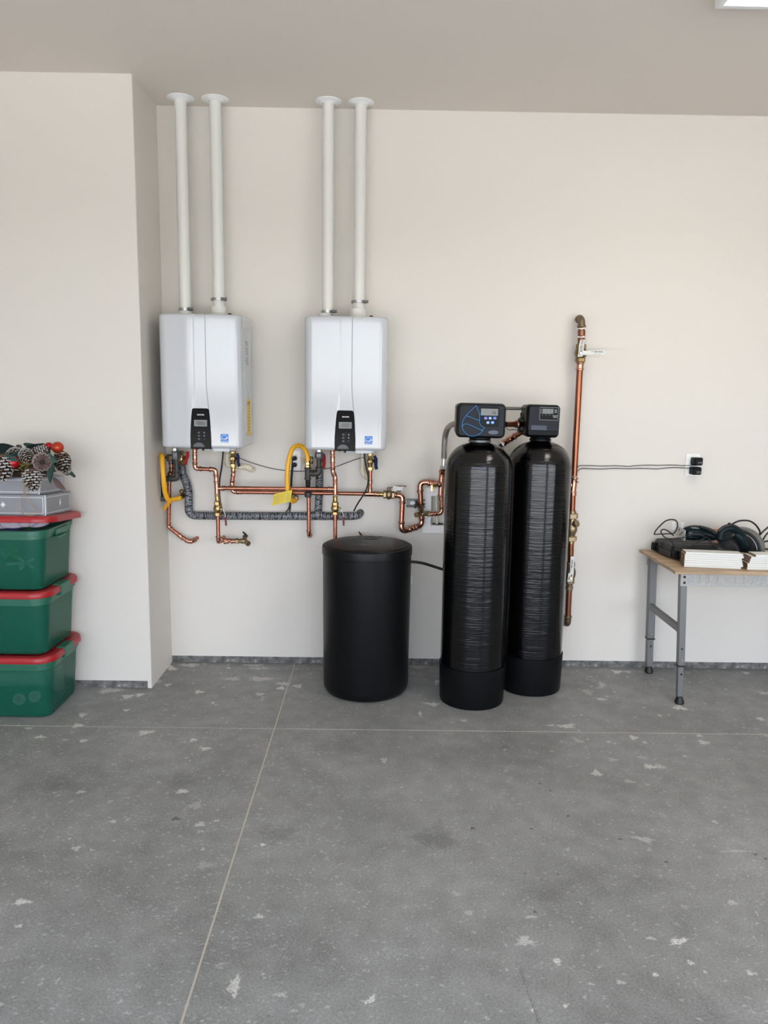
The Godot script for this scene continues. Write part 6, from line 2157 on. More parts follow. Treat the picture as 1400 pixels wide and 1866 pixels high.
func bench_tools() -> void:
	# the case the tools lie on
	var c := Vector3(1.735, 0.7152, 0.195)
	var t := thing("tool_case", "closed black plastic tool case lying flat at the bench's left end", "tool case", c)
	var tx := Transform3D(Basis(Vector3.UP, 0.16), c)
	var g := G.new()
	g.x = tx
	g.lathe([Vector2(-0.012, 0.0), Vector2(0.0, 0.008), Vector2(0.004, 0.03), Vector2(0.004, 0.033), Vector2(0.008, 0.034), Vector2(0.008, 0.039), Vector2(0.003, 0.04), Vector2(0.0, 0.06), Vector2(-0.006, 0.068), Vector2(-0.016, 0.07)], 24, 0.157, 0.178, 0.05)
	part(t, "shell", g, M["case black"])
	g = G.new()
	g.x = tx
	for k in 5:
		g.box(Vector3(-0.02, 0.0705, -0.12 + k * 0.06), Vector3(0.22, 0.004, 0.028), 0.0018)
	part(t, "lid_rib", g, M["case black"])
	for q in [[-0.125, 0.034], [0.1, 0.04]]:
		g = G.new()
		g.x = tx
		g.box(Vector3(-0.168, 0.033, q[0]), Vector3(0.018, 0.046, q[1]), 0.004)
		g.box(Vector3(-0.178, 0.028, q[0]), Vector3(0.006, 0.03, q[1] * 0.7), 0.002)
		part(t, "latch", g, M["soft black"])
	g = G.new()
	g.x = tx
	for q in [-0.075, 0.035]:
		g.box(Vector3(-0.15, 0.055, q), Vector3(0.035, 0.03, 0.03), 0.005)
	g.box(Vector3(-0.166, 0.02, -0.01), Vector3(0.01, 0.03, 0.12), 0.003)
	part(t, "handle_boss", g, M["case black"])
	# a jigsaw lying on its side
	t = thing("jigsaw", "dark teal jigsaw lying on the black case with its steel sole plate outwards", "power tool", Vector3(1.7444, 0.8083, 0.23))
	g = G.new()
	g.tube(curve([Vector3(1.6662, 0.8426, 0.225), Vector3(1.6749, 0.8457, 0.225), Vector3(1.7045, 0.8492, 0.225), Vector3(1.7433, 0.8497, 0.225), Vector3(1.7885, 0.8443, 0.225), Vector3(1.8221, 0.8341, 0.225), Vector3(1.839, 0.8283, 0.225), Vector3(1.8451, 0.8269, 0.225)], 3), [0.025, 0.03, 0.034, 0.0365, 0.038, 0.040, 0.0415, 0.0415, 0.041, 0.040, 0.039, 0.037, 0.035, 0.033, 0.031, 0.028, 0.024, 0.020, 0.016, 0.012, 0.008, 0.002], 22)
	g.prism(rounded(0.032, 0.026, 0.008, Vector2(1.6958, 0.846)), 0.19, 0.262, 0.008)
	var bd := part(t, "body", g, M["tool teal"])
	g = G.new()
	g.tube(curve([Vector3(1.7246, 0.8921, 0.262), Vector3(1.7534, 0.8812, 0.266), Vector3(1.787, 0.8667, 0.266), Vector3(1.8097, 0.8517, 0.264)], 5), 0.007, 8)
	g.tube(curve([Vector3(1.6602, 0.8463, 0.262), Vector3(1.6957, 0.8524, 0.268), Vector3(1.7551, 0.8487, 0.268), Vector3(1.8021, 0.8366, 0.264)], 5), 0.005, 8)
	part(bd, "grip", g, M["tool black"])
	g = G.new()
	g.rod(Vector3(1.6833, 0.8513, 0.255), Vector3(1.6746, 0.855, 0.276), 0.013, 18, 0.003)
	part(bd, "dial", g, M["tool black"])
	g = G.new()
	g.prism(PackedVector2Array([Vector2(1.6761, 0.8876), Vector2(1.7116, 0.8866), Vector2(1.727, 0.8778), Vector2(1.6855, 0.8803)]), 0.26, 0.267)
	part(bd, "label_plate", g, M["tool grey"])
	g = G.new()
	var pa := Vector3(1.6469, 0.8779, 0.16)
	var pb := Vector3(1.6399, 0.8734, 0.29)
	strip(g, [pa + Vector3(0, -0.029, 0), pb + Vector3(0, -0.029, 0)], 0.058, 0.003, Vector3(0, 1, 0))
	var sp := part(t, "sole_plate", g, M["steel"], "bright steel sole plate")
	g = G.new()
	for q in [[0.3, -0.015], [0.42, -0.04], [0.68, -0.02], [0.8, -0.045], [0.55, -0.03]]:
		var p := pa.lerp(pb, q[0]) + Vector3(-0.003, q[1], 0.0005)
		g.rod(p, p + Vector3(0.004, 0, 0), 0.005, 10)
	part(sp, "plate_slot", g, M["rubber"])
	cord(t, "cord", [Vector3(1.5183, 0.8259, 0.17), Vector3(1.5263, 0.8499, 0.17), Vector3(1.5585, 0.8938, 0.18), Vector3(1.5818, 0.9122, 0.19), Vector3(1.6086, 0.9161, 0.2), Vector3(1.6196, 0.9066, 0.22), Vector3(1.6154, 0.8867, 0.24), Vector3(1.5996, 0.8642, 0.26), Vector3(1.5838, 0.8493, 0.26), Vector3(1.5539, 0.8663, 0.26), Vector3(1.5331, 0.8723, 0.26), Vector3(1.5207, 0.8631, 0.26), Vector3(1.5238, 0.8471, 0.27), Vector3(1.5386, 0.8312, 0.28), Vector3(1.5606, 0.8259, 0.29), Vector3(1.5837, 0.8296, 0.295), Vector3(1.6224, 0.838, 0.31), Vector3(1.6682, 0.8495, 0.3), Vector3(1.7056, 0.8521, 0.3), Vector3(1.739, 0.844, 0.3)], 0.0036, M["rubber"])
	cord(t, "cord", [Vector3(1.5227, 0.8262, 0.16), Vector3(1.5558, 0.8301, 0.17), Vector3(1.6032, 0.8341, 0.18), Vector3(1.6141, 0.8281, 0.2)], 0.0033, M["rubber"])
	cord(t, "cord", [Vector3(1.5643, 0.8282, 0.3), Vector3(1.566, 0.8053, 0.32), Vector3(1.583, 0.7912, 0.33), Vector3(1.6074, 0.7877, 0.34), Vector3(1.6531, 0.7986, 0.34), Vector3(1.7073, 0.8279, 0.33), Vector3(1.7511, 0.8397, 0.3), Vector3(1.7604, 0.833, 0.3), Vector3(1.7663, 0.8189, 0.33), Vector3(1.7974, 0.7873, 0.34)], 0.0036, M["rubber"])
	# a circular saw
	t = thing("circular_saw", "circular saw with grey blade guard standing behind the right board pile", "power tool", Vector3(1.9685, 0.7527, 0.24))
	var cc := Vector3(1.9672, 0.7679, 0.24)
	var nrm := Vector3(-0.62, 0.0, 0.78).normalized()
	var bs := Basis(Vector3(nrm.z, 0, -nrm.x), Vector3.UP, nrm)
	g = G.new()
	g.x = Transform3D(bs, cc)
	var half := PackedVector2Array()
	for k in 25:
		half.push_back(Vector2.from_angle(-0.12 + (PI + 0.24) * k / 24.0) * 0.118)
	g.prism(half, -0.028, 0.03, 0.005)
	part(t, "blade_guard", g, M["tool grey"], "grey curved blade guard")
	g = G.new()
	g.x = Transform3D(bs, cc)
	half = PackedVector2Array()
	for k in 25:
		half.push_back(Vector2.from_angle(-0.1 + (PI + 0.2) * k / 24.0) * 0.108)
	g.prism(half, 0.02, 0.04, 0.004)
	part(t, "gear_case", g, M["tool black"])
	g = G.new()
	g.x = Transform3D(bs, cc)
	var arc := []
	for k in 15:
		var d := Vector2.from_angle(0.1 + 1.4 * k / 14.0) * 0.092
		arc.push_back(Vector3(d.x, d.y, 0.043))
	g.tube(arc, 0.0022, 8)
	part(t, "bright_edge", g, M["steel"], "bright steel edge line")
	g = G.new()
	g.x = Transform3D(bs, cc)
	g.rod(Vector3(-0.02, 0.012, 0.03), Vector3(-0.02, 0.012, 0.145), 0.044, 24, 0.008)
	for k in 5:
		g.rod(Vector3(-0.02, 0.012, 0.105 + k * 0.008), Vector3(-0.02, 0.012, 0.109 + k * 0.008), 0.0455, 24)
	part(t, "motor", g, M["tool black"])
	g = G.new()
	g.tube(curve([Vector3(1.796, 0.8457, 0.36), Vector3(1.8006, 0.8779, 0.36), Vector3(1.8221, 0.8972, 0.36), Vector3(1.8507, 0.9005, 0.36), Vector3(1.8854, 0.8861, 0.35), Vector3(1.9214, 0.8584, 0.34), Vector3(1.9465, 0.8244, 0.33), Vector3(1.9606, 0.784, 0.32)], 6), 0.0195, 14)
	g.ball(Vector3(1.796, 0.8457, 0.36), 0.0195, 14)
	g.tube(curve([Vector3(1.8827, 0.8696, 0.34), Vector3(1.9118, 0.8415, 0.345), Vector3(1.9405, 0.7986, 0.335)], 6), 0.024, 14)
	part(t, "handle", g, M["tool teal"])
	g = G.new()
	g.tube(curve([Vector3(1.7789, 0.8862, 0.375), Vector3(1.8057, 0.9098, 0.375), Vector3(1.8447, 0.9168, 0.37), Vector3(1.8851, 0.9025, 0.36), Vector3(1.9245, 0.8691, 0.35), Vector3(1.953, 0.8293, 0.34)], 6), 0.008, 10)
	g.rod(Vector3(1.8349, 0.9164, 0.36), Vector3(1.8459, 0.9223, 0.36), 0.011, 12, 0.002)
	part(t, "handle_grip", g, M["tool black"])
	g = G.new()
	g.x = Transform3D(bs, Vector3(cc.x, 0.7215, cc.z))
	g.box(Vector3(0.0, 0, 0.03), Vector3(0.26, 0.004, 0.13), 0.001)
	g.box(Vector3(0.09, 0.02, 0.02), Vector3(0.03, 0.036, 0.02), 0.003)
	part(t, "base_plate", g, M["tool black"])
	cord(t, "cord", [Vector3(1.8491, 0.9195, 0.36), Vector3(1.8917, 0.9342, 0.34), Vector3(1.9357, 0.9365, 0.32), Vector3(1.978, 0.9288, 0.3), Vector3(2.0191, 0.9052, 0.28), Vector3(2.0528, 0.8693, 0.26), Vector3(2.0621, 0.8418, 0.24), Vector3(2.0614, 0.8259, 0.22), Vector3(2.0879, 0.8408, 0.2), Vector3(2.1124, 0.8685, 0.2), Vector3(2.1435, 0.8902, 0.2), Vector3(2.1861, 0.8847, 0.2), Vector3(2.2232, 0.8091, 0.2), Vector3(2.2164, 0.754, 0.2)], 0.0046, M["rubber"])
	t = thing("cord_coil", "loops of black cord lying at the right edge beyond the circular saw", "cord", Vector3(2.1191, 0.7618, 0.2))
	cord(t, "cord", [Vector3(2.0988, 0.786, 0.2), Vector3(2.1106, 0.8228, 0.2), Vector3(2.1348, 0.8536, 0.2), Vector3(2.1671, 0.8297, 0.2), Vector3(2.1771, 0.7871, 0.2), Vector3(2.139, 0.7631, 0.22), Vector3(2.0922, 0.7726, 0.24), Vector3(2.073, 0.7875, 0.24), Vector3(2.0943, 0.804, 0.23), Vector3(2.1378, 0.8088, 0.22), Vector3(2.1897, 0.7812, 0.2), Vector3(2.1986, 0.7507, 0.2)], 0.0046, M["rubber"])
	t = thing("wood_offcut", "small pinkish wood block between the jigsaw and the circular saw", "block", Vector3(1.8821, 0.7948, 0.15))
	g = G.new()
	g.x = Transform3D(Basis(Vector3.UP, 0.3), Vector3(1.8803, 0.8164, 0.15))
	g.box(Vector3.ZERO, Vector3(0.045, 0.085, 0.05), 0.002)
	part(t, "block", g, M["label pink"])
	plate("white wall outlet low on the wall behind the jigsaw", 1.677, 0.822, 1.747, 0.87)


# ---- storage bins ----
func bin(y0: float, label: String, lid_tilt: float, lid_y: float, dx: float) -> void:
	var c := Vector3(-1.841 + dx, y0, 0.622)
	var t := thing("storage_bin", label, "storage bin", c, "green bins with red lids")
	var hx := 0.27
	var hz := 0.175
	var rr := 0.05
	var g := G.new()
	g.x = Transform3D(Basis.IDENTITY, c)
	g.lathe([Vector2(-0.02, 0.0), Vector2(-0.006, 0.003), Vector2(0.0, 0.014), Vector2(0.019, 0.255), Vector2(0.0165, 0.255), Vector2(-0.0025, 0.016), Vector2(-0.02, 0.004)], 32, hx, hz, rr)
	part(t, "tub", g, M["bin green"], "see-through green tub")
	g = G.new()
	g.x = Transform3D(Basis.IDENTITY, c)
	g.lathe([Vector2(0.0175, 0.245), Vector2(0.0215, 0.246), Vector2(0.0215, 0.262), Vector2(0.03, 0.264), Vector2(0.03, 0.286), Vector2(0.027, 0.288), Vector2(0.016, 0.288), Vector2(0.016, 0.246)], 32, hx, hz, rr, false)
	part(t, "rim", g, M["bin rim green"])
	g = G.new()
	g.x = Transform3D(Basis(Vector3.RIGHT, lid_tilt), c + Vector3(0.04 if lid_tilt != 0.0 else 0.0, lid_y, 0.02 if lid_tilt != 0.0 else 0.0))
	g.lathe([Vector2(0.033, 0.0), Vector2(0.042, 0.001), Vector2(0.043, 0.004), Vector2(0.041, 0.022), Vector2(0.036, 0.029), Vector2(0.022, 0.031), Vector2(0.004, 0.031), Vector2(-0.002, 0.027), Vector2(-0.02, 0.026)], 32, hx, hz, rr)
	var lid := part(t, "lid", g, M["lid red"], "red lid")
	g = G.new()
	g.x = Transform3D(Basis(Vector3.RIGHT, lid_tilt), c + Vector3(0.04 if lid_tilt != 0.0 else 0.0, lid_y, 0.02 if lid_tilt != 0.0 else 0.0))
	g.box(Vector3(hx + 0.012, 0.0265, 0.0), Vector3(0.018, 0.005, 0.1), 0.001)
	part(lid, "lid_groove", g, M["dark red grip"])
	g = G.new()
	g.x = Transform3D(Basis.IDENTITY, c)
	if lid_tilt == 0.0:
		g.box(Vector3(hx + 0.038, 0.289, 0.01), Vector3(0.016, 0.05, 0.11), 0.004)
		g.box(Vector3(hx + 0.022, 0.3145, 0.01), Vector3(0.046, 0.007, 0.1), 0.002)
	else:
		g.box(Vector3(hx + 0.03, 0.262, 0.0), Vector3(0.012, 0.03, 0.13), 0.003)
		g.box(Vector3(hx + 0.032, 0.238, 0.02), Vector3(0.022, 0.012, 0.09), 0.004)
	part(t, "latch", g, M["bin rim green"], "green latch")


func bins() -> void:
	bin(0.0, "green see-through storage bin with red lid standing on the floor, lowest of three", 0.0, 0.2835, 0.0)
	bin(0.3155, "green storage bin with red lid, middle of the stack of three", 0.0, 0.2835, -0.004)
	bin(0.631, "green storage bin with overfull lifted red lid, top of the stack", -0.085, 0.314, -0.002)
	# what shows through the tubs
	var t := thing("ribbon_spool", "rounder spool end showing through the lowest green bin, right of its pair", "spool", Vector3(-1.6494, 0.0958, 0.77), "spools in the lowest bin")
	spool(t, Vector3(-1.6423, 0.1048, 0.785), 0.2)
	t = thing("ribbon_spool", "tilted oval spool end showing through the lowest green bin, left of its pair", "spool", Vector3(-1.7219, 0.083, 0.775), "spools in the lowest bin")
	spool(t, Vector3(-1.7153, 0.0912, 0.788), 0.3)
	t = thing("paper_roll", "large pale roll lying inside the lowest green bin", "roll", Vector3(-1.75, 0.19, 0.7))
	var g := G.new()
	g.rod(Vector3(-2.0, 0.17, 0.725), Vector3(-1.6, 0.195, 0.725), 0.05, 24, 0.004)
	g.rod(Vector3(-1.62, 0.06, 0.56), Vector3(-1.605, 0.2, 0.62), 0.03, 24, 0.004)
	part(t, "roll", g, M["pale plastic"])
	t = thing("gift_bow", "pale ribbon bow showing through the top green bin", "bow", Vector3(-1.6629, 0.743, 0.765))
	g = G.new()
	for a in [0.5, 2.5, -0.6, -2.3]:
		var d := Vector3(cos(a), sin(a), 0)
		strip(g, [Vector3(-1.657, 0.7563, 0.765), Vector3(-1.657, 0.7563, 0.765) + d * 0.02, Vector3(-1.657, 0.7563, 0.765) + d * 0.043], 0.012, 0.003, Vector3(-d.y, d.x, 0))
	strip(g, [Vector3(-1.7475, 0.7497, 0.765), Vector3(-1.7009, 0.753, 0.765), Vector3(-1.657, 0.7563, 0.765)], 0.012, 0.003, Vector3(0, 1, 0))
	part(t, "ribbon", g, M["pale plastic"])
	t = thing("gift_bow", "bright green ribbon bow showing through the top green bin", "bow", Vector3(-1.7289, 0.8027, 0.765))
	g = G.new()
	for a in [0.3, 2.8, -0.7, -2.5, 1.5]:
		var d := Vector3(cos(a), sin(a), 0)
		strip(g, [Vector3(-1.7287, 0.8054, 0.765), Vector3(-1.7287, 0.8054, 0.765) + d * 0.02, Vector3(-1.7287, 0.8054, 0.765) + d * 0.04], 0.02, 0.003, Vector3(-d.y, d.x, 0))
	part(t, "ribbon", g, M["bright green"])
	t = thing("folded_cloth", "lilac grey cloth bulging out under the lifted red lid", "cloth", Vector3(-1.6422, 0.9366, 0.73))
	g = G.new()
	for q in [[-1.72, 0.938, 0.7, 0.07], [-1.66, 0.942, 0.705, 0.06], [-1.62, 0.936, 0.7, 0.05], [-1.78, 0.93, 0.69, 0.06]]:
		g.ball(Vector3(q[0], q[1], q[2]), q[3], 16, Vector3(1.0, 0.34, 1.3))
	for k in 4:
		g.tube(curve([Vector3(-1.76 + k * 0.045, 0.94, 0.775), Vector3(-1.73 + k * 0.045, 0.955, 0.75), Vector3(-1.70 + k * 0.045, 0.962, 0.70), Vector3(-1.69 + k * 0.045, 0.95, 0.6)], 5), 0.012, 10)
	part(t, "cloth", g, M["cloth lilac"])
	t = thing("folded_cloth", "dark blue cloth at the left under the lifted red lid", "cloth", Vector3(-1.7166, 0.9504, 0.74))
	g = G.new()
	g.box(Vector3(-1.735, 0.92, 0.69), Vector3(0.05, 0.09, 0.06), 0.012)
	g.box(Vector3(-1.79, 0.92, 0.66), Vector3(0.04, 0.07, 0.06), 0.012)
	part(t, "cloth", g, M["cloth navy"])


func spool(t: Node3D, p: Vector3, turn: float) -> void:
	var g := G.new()
	g.x = Transform3D(Basis(Vector3.UP, turn) * Basis(Vector3.RIGHT, PI / 2), p)
	g.lathe([Vector2(0.022, -0.03), Vector2(0.027, -0.004), Vector2(0.027, 0.0), Vector2(0.022, 0.002), Vector2(0.021, -0.002), Vector2(0.008, -0.002), Vector2(0.007, 0.001), Vector2(0.0, 0.001)], 28)
	part(t, "spool", g, M["bin rim green"])
	g = G.new()
	g.x = Transform3D(Basis(Vector3.UP, turn) * Basis(Vector3.RIGHT, PI / 2), p)
	g.lathe([Vector2(0.0205, 0.0), Vector2(0.0205, 0.0045), Vector2(0.0275, 0.0045), Vector2(0.0275, 0.0)], 28)
	g.lathe([Vector2(0.007, 0.0), Vector2(0.0065, 0.0045), Vector2(0.0, 0.0045)], 16)
	part(t, "spool_rim", g, M["print white"], "pale rim and hub")


# ---- silver boxes and the wreath on them ----
func carton(label: String, c: Vector3, s: Vector3, tilt: Basis, snow: Array, k: int) -> void:
	var t := thing("gift_box", label, "box", c)
	var g := G.new()
	var tx := Transform3D(tilt, c)
	g.x = tx
	g.box(Vector3(0, s.y / 2, 0), s, 0.0015)
	part(t, "carton", g, M["carton silver"])
	g = G.new()
	g.x = tx
	var zf := s.z / 2
	var xr := s.x / 2
	for q in [0.012, s.y - 0.012]:
		g.box(Vector3(0, q, zf), Vector3(s.x - 0.02, 0.0022, 0.0012))
		g.box(Vector3(xr, q, 0), Vector3(0.0012, 0.0022, s.z - 0.02))
	for q in [-1, 1]:
		g.box(Vector3(q * (xr - 0.011), s.y / 2, zf), Vector3(0.0022, s.y - 0.024, 0.0012))
		g.box(Vector3(xr, s.y / 2, q * (zf - 0.011)), Vector3(0.0012, s.y - 0.024, 0.0022))
	g.box(Vector3(xr - 0.001, s.y / 2, zf - 0.001), Vector3(0.004, s.y, 0.004), 0.001)
	for p in snow:  # printed snow stars: on the front (0) or on the right side (1)
		var f := Transform3D(tilt, tilt * Vector3(p[1], p[2], zf) + c) if p[0] == 0 else Transform3D(tilt * Basis(Vector3.UP, PI / 2), tilt * Vector3(xr, p[2], p[1]) + c)
		var star := PackedVector2Array()
		for j in 16:
			star.push_back(Vector2.from_angle(TAU * j / 16.0 + PI / 2) * p[3] * ([1.0, 0.36, 0.75, 0.36][j % 4] if p[0] == 0 else [1.2, 0.62, 0.4, 0.5, 0.75, 0.5, 0.4, 0.62][j % 8]))
		g.x = f
		g.prism(star, -0.0005, 0.0008)
	part(t, "printed_lines", g, M["silver line"], "pale silver border lines and snow stars")


func leaf(g: G, a: Vector3, b: Vector3, wide: Vector3, w: float, sag := 0.01) -> void:
	var spine := []
	var n := 9
	var d := b - a
	var nn := d.cross(wide).normalized()
	for i in n:
		var f := float(i) / (n - 1)
		spine.push_back(a + d * f + nn * sag * sin(PI * f))
	var prof: Array[float] = []
	for i in n:
		var f := float(i) / (n - 1)
		prof.push_back(maxf(w * 0.5 * pow(sin(PI * pow(f, 0.8)), 0.8), 0.0006))
	var ww := wide.normalized()
	for i in n - 1:
		for sd: float in [-1.0, 1.0]:
			var m := (nn + ww * sd * -0.3).normalized()
			var p0: Vector3 = spine[i]
			var p1: Vector3 = spine[i + 1]
			var e0 := p0 + ww * sd * prof[i] + nn * prof[i] * 0.25
			var e1 := p1 + ww * sd * prof[i + 1] + nn * prof[i + 1] * 0.25
			var th := nn * 0.0007
			g.tri(p0 + th, p1 + th, e1 + th, nn, nn, m)
			g.tri(p0 + th, e1 + th, e0 + th, nn, m, m)
			g.tri(p0 - th, p1 - th, e1 - th, -nn, -nn, -m)
			g.tri(p0 - th, e1 - th, e0 - th, -nn, -m, -m)
			g.quad(e0 + th, e1 + th, e1 - th, e0 - th, ww * sd)


func cone_mesh(frost: float, sd: int) -> G:  # a pine cone along y: stem end at y = 0, tip at y = 1, widest radius 0.36
	var g := G.new()
	var rg := RandomNumberGenerator.new()
	rg.seed = sd
	g.tint = Color(0.05, 0.03, 0.022)
	g.lathe([Vector2(0, 0.02), Vector2(0.12, 0.03), Vector2(0.2, 0.25), Vector2(0.15, 0.6), Vector2(0.0, 0.95)], 10)
	var rows := 9
	for r in rows:
		var f := (r + 0.3) / rows
		var rad := 0.37 * pow(sin(PI * (0.14 + 0.80 * pow(f, 0.75))), 0.8)
		var cnt := 9 if r < 7 else 6
		for k in cnt:
			var a := TAU * (k + 0.5 * (r % 2) + rg.randf() * 0.12) / cnt
			var o := Vector3(cos(a), 0, sin(a))
			var s := Vector3(-sin(a), 0, cos(a))
			var y := f * 0.9 + 0.03
			var up := 0.075
			var p0 := o * 0.12 + Vector3(0, y - 0.02, 0)
			var p1 := o * rad * 0.93 + Vector3(0, y + up * 0.8, 0)
			var p2 := o * rad + Vector3(0, y + up * 1.35, 0)
			var w0 := 0.035
			var w1 := 0.27 * rad
			var w2 := 0.20 * rad
			var th := Vector3(0, 0.028, 0) - o * 0.008
			var nt := (Vector3(0, 1, 0) - o * 0.4).normalized()
			var nb := -nt
			g.tint = Color(0.04, 0.022, 0.015).lerp(Color(0.08, 0.045, 0.03), rg.randf())
			for e in [[Vector3.ZERO, nb], [th, nt]]:
				g.tri(p0 - s * w0 + e[0], p0 + s * w0 + e[0], p1 + s * w1 + e[0], e[1], e[1], e[1])
				g.tri(p0 - s * w0 + e[0], p1 + s * w1 + e[0], p1 - s * w1 + e[0], e[1], e[1], e[1])
			g.tint = Color(0.52, 0.5, 0.48) if rg.randf() < frost else Color(0.20, 0.13, 0.09)
			for e in [[Vector3.ZERO, nb], [th, nt]]:
				g.tri(p1 - s * w1 + e[0], p1 + s * w1 + e[0], p2 + s * w2 + e[0], e[1], e[1], e[1])
				g.tri(p1 - s * w1 + e[0], p2 + s * w2 + e[0], p2 - s * w2 + e[0], e[1], e[1], e[1])
			g.quad(p2 - s * w2, p2 + s * w2, p2 + s * w2 + th, p2 - s * w2 + th, o)
			g.quad(p1 + s * w1, p2 + s * w2, p2 + s * w2 + th, p1 + s * w1 + th, (s + o).normalized())
			g.quad(p1 - s * w1, p2 - s * w2, p2 - s * w2 + th, p1 - s * w1 + th, (o - s).normalized())
	return g


func rosette_mesh() -> G:  # the stem end of a cone: a ring of broad brown scales round a dark middle
	var g := G.new()
	g.tint = Color(0.03, 0.017, 0.012)
	g.lathe([Vector2(0.0, -0.02), Vector2(0.10, 0.0), Vector2(0.34, 0.12), Vector2(0.38, 0.3), Vector2(0.2, 0.8), Vector2(0, 1)], 14)
	for ring in 2:
		var cnt := 13
		for k in cnt:
			var a := TAU * (k + 0.5 * ring) / cnt
			var o := Vector3(cos(a), 0, sin(a))
			var s := Vector3(-sin(a), 0, cos(a))
			var y := -0.045 + 0.06 * ring
			var r0 := 0.12 + 0.1 * ring
			var r1 := 0.39 + 0.04 * ring
			var p0 := o * r0 + Vector3(0, y, 0)
			var p1 := o * (r1 - 0.035) + Vector3(0, y + 0.02, 0)
			var p2 := o * r1 + Vector3(0, y + 0.05, 0)
			var th := Vector3(0, 0.03, 0)
			var nn := Vector3(0, -1, 0)
			g.tint = Color(0.12, 0.072, 0.055) if k % 3 else Color(0.085, 0.05, 0.038)
			for e in [[Vector3.ZERO, nn], [th, -nn]]:
				g.tri(p0 - s * 0.022 + e[0], p0 + s * 0.022 + e[0], p1 + s * 0.072 + e[0], e[1], (e[1] + s * 0.4).normalized(), (e[1] + s * 0.4).normalized())
				g.tri(p0 - s * 0.022 + e[0], p1 + s * 0.072 + e[0], p1 - s * 0.072 + e[0], e[1], (e[1] + s * 0.4).normalized(), (e[1] - s * 0.4).normalized())
			g.tint = Color(0.32, 0.28, 0.26)
			g.quad(p1 - s * 0.072, p1 + s * 0.072, p2 + s * 0.05, p2 - s * 0.05, (nn + o).normalized())
			g.quad(p2 - s * 0.05, p2 + s * 0.05, p2 + s * 0.05 + th, p2 - s * 0.05 + th, o)
			g.quad(p0 - s * 0.022, p1 - s * 0.072, p1 - s * 0.072 + th, p0 - s * 0.022 + th, -s)
			g.quad(p0 + s * 0.022, p1 + s * 0.072, p1 + s * 0.072 + th, p0 + s * 0.022 + th, s)
	return g


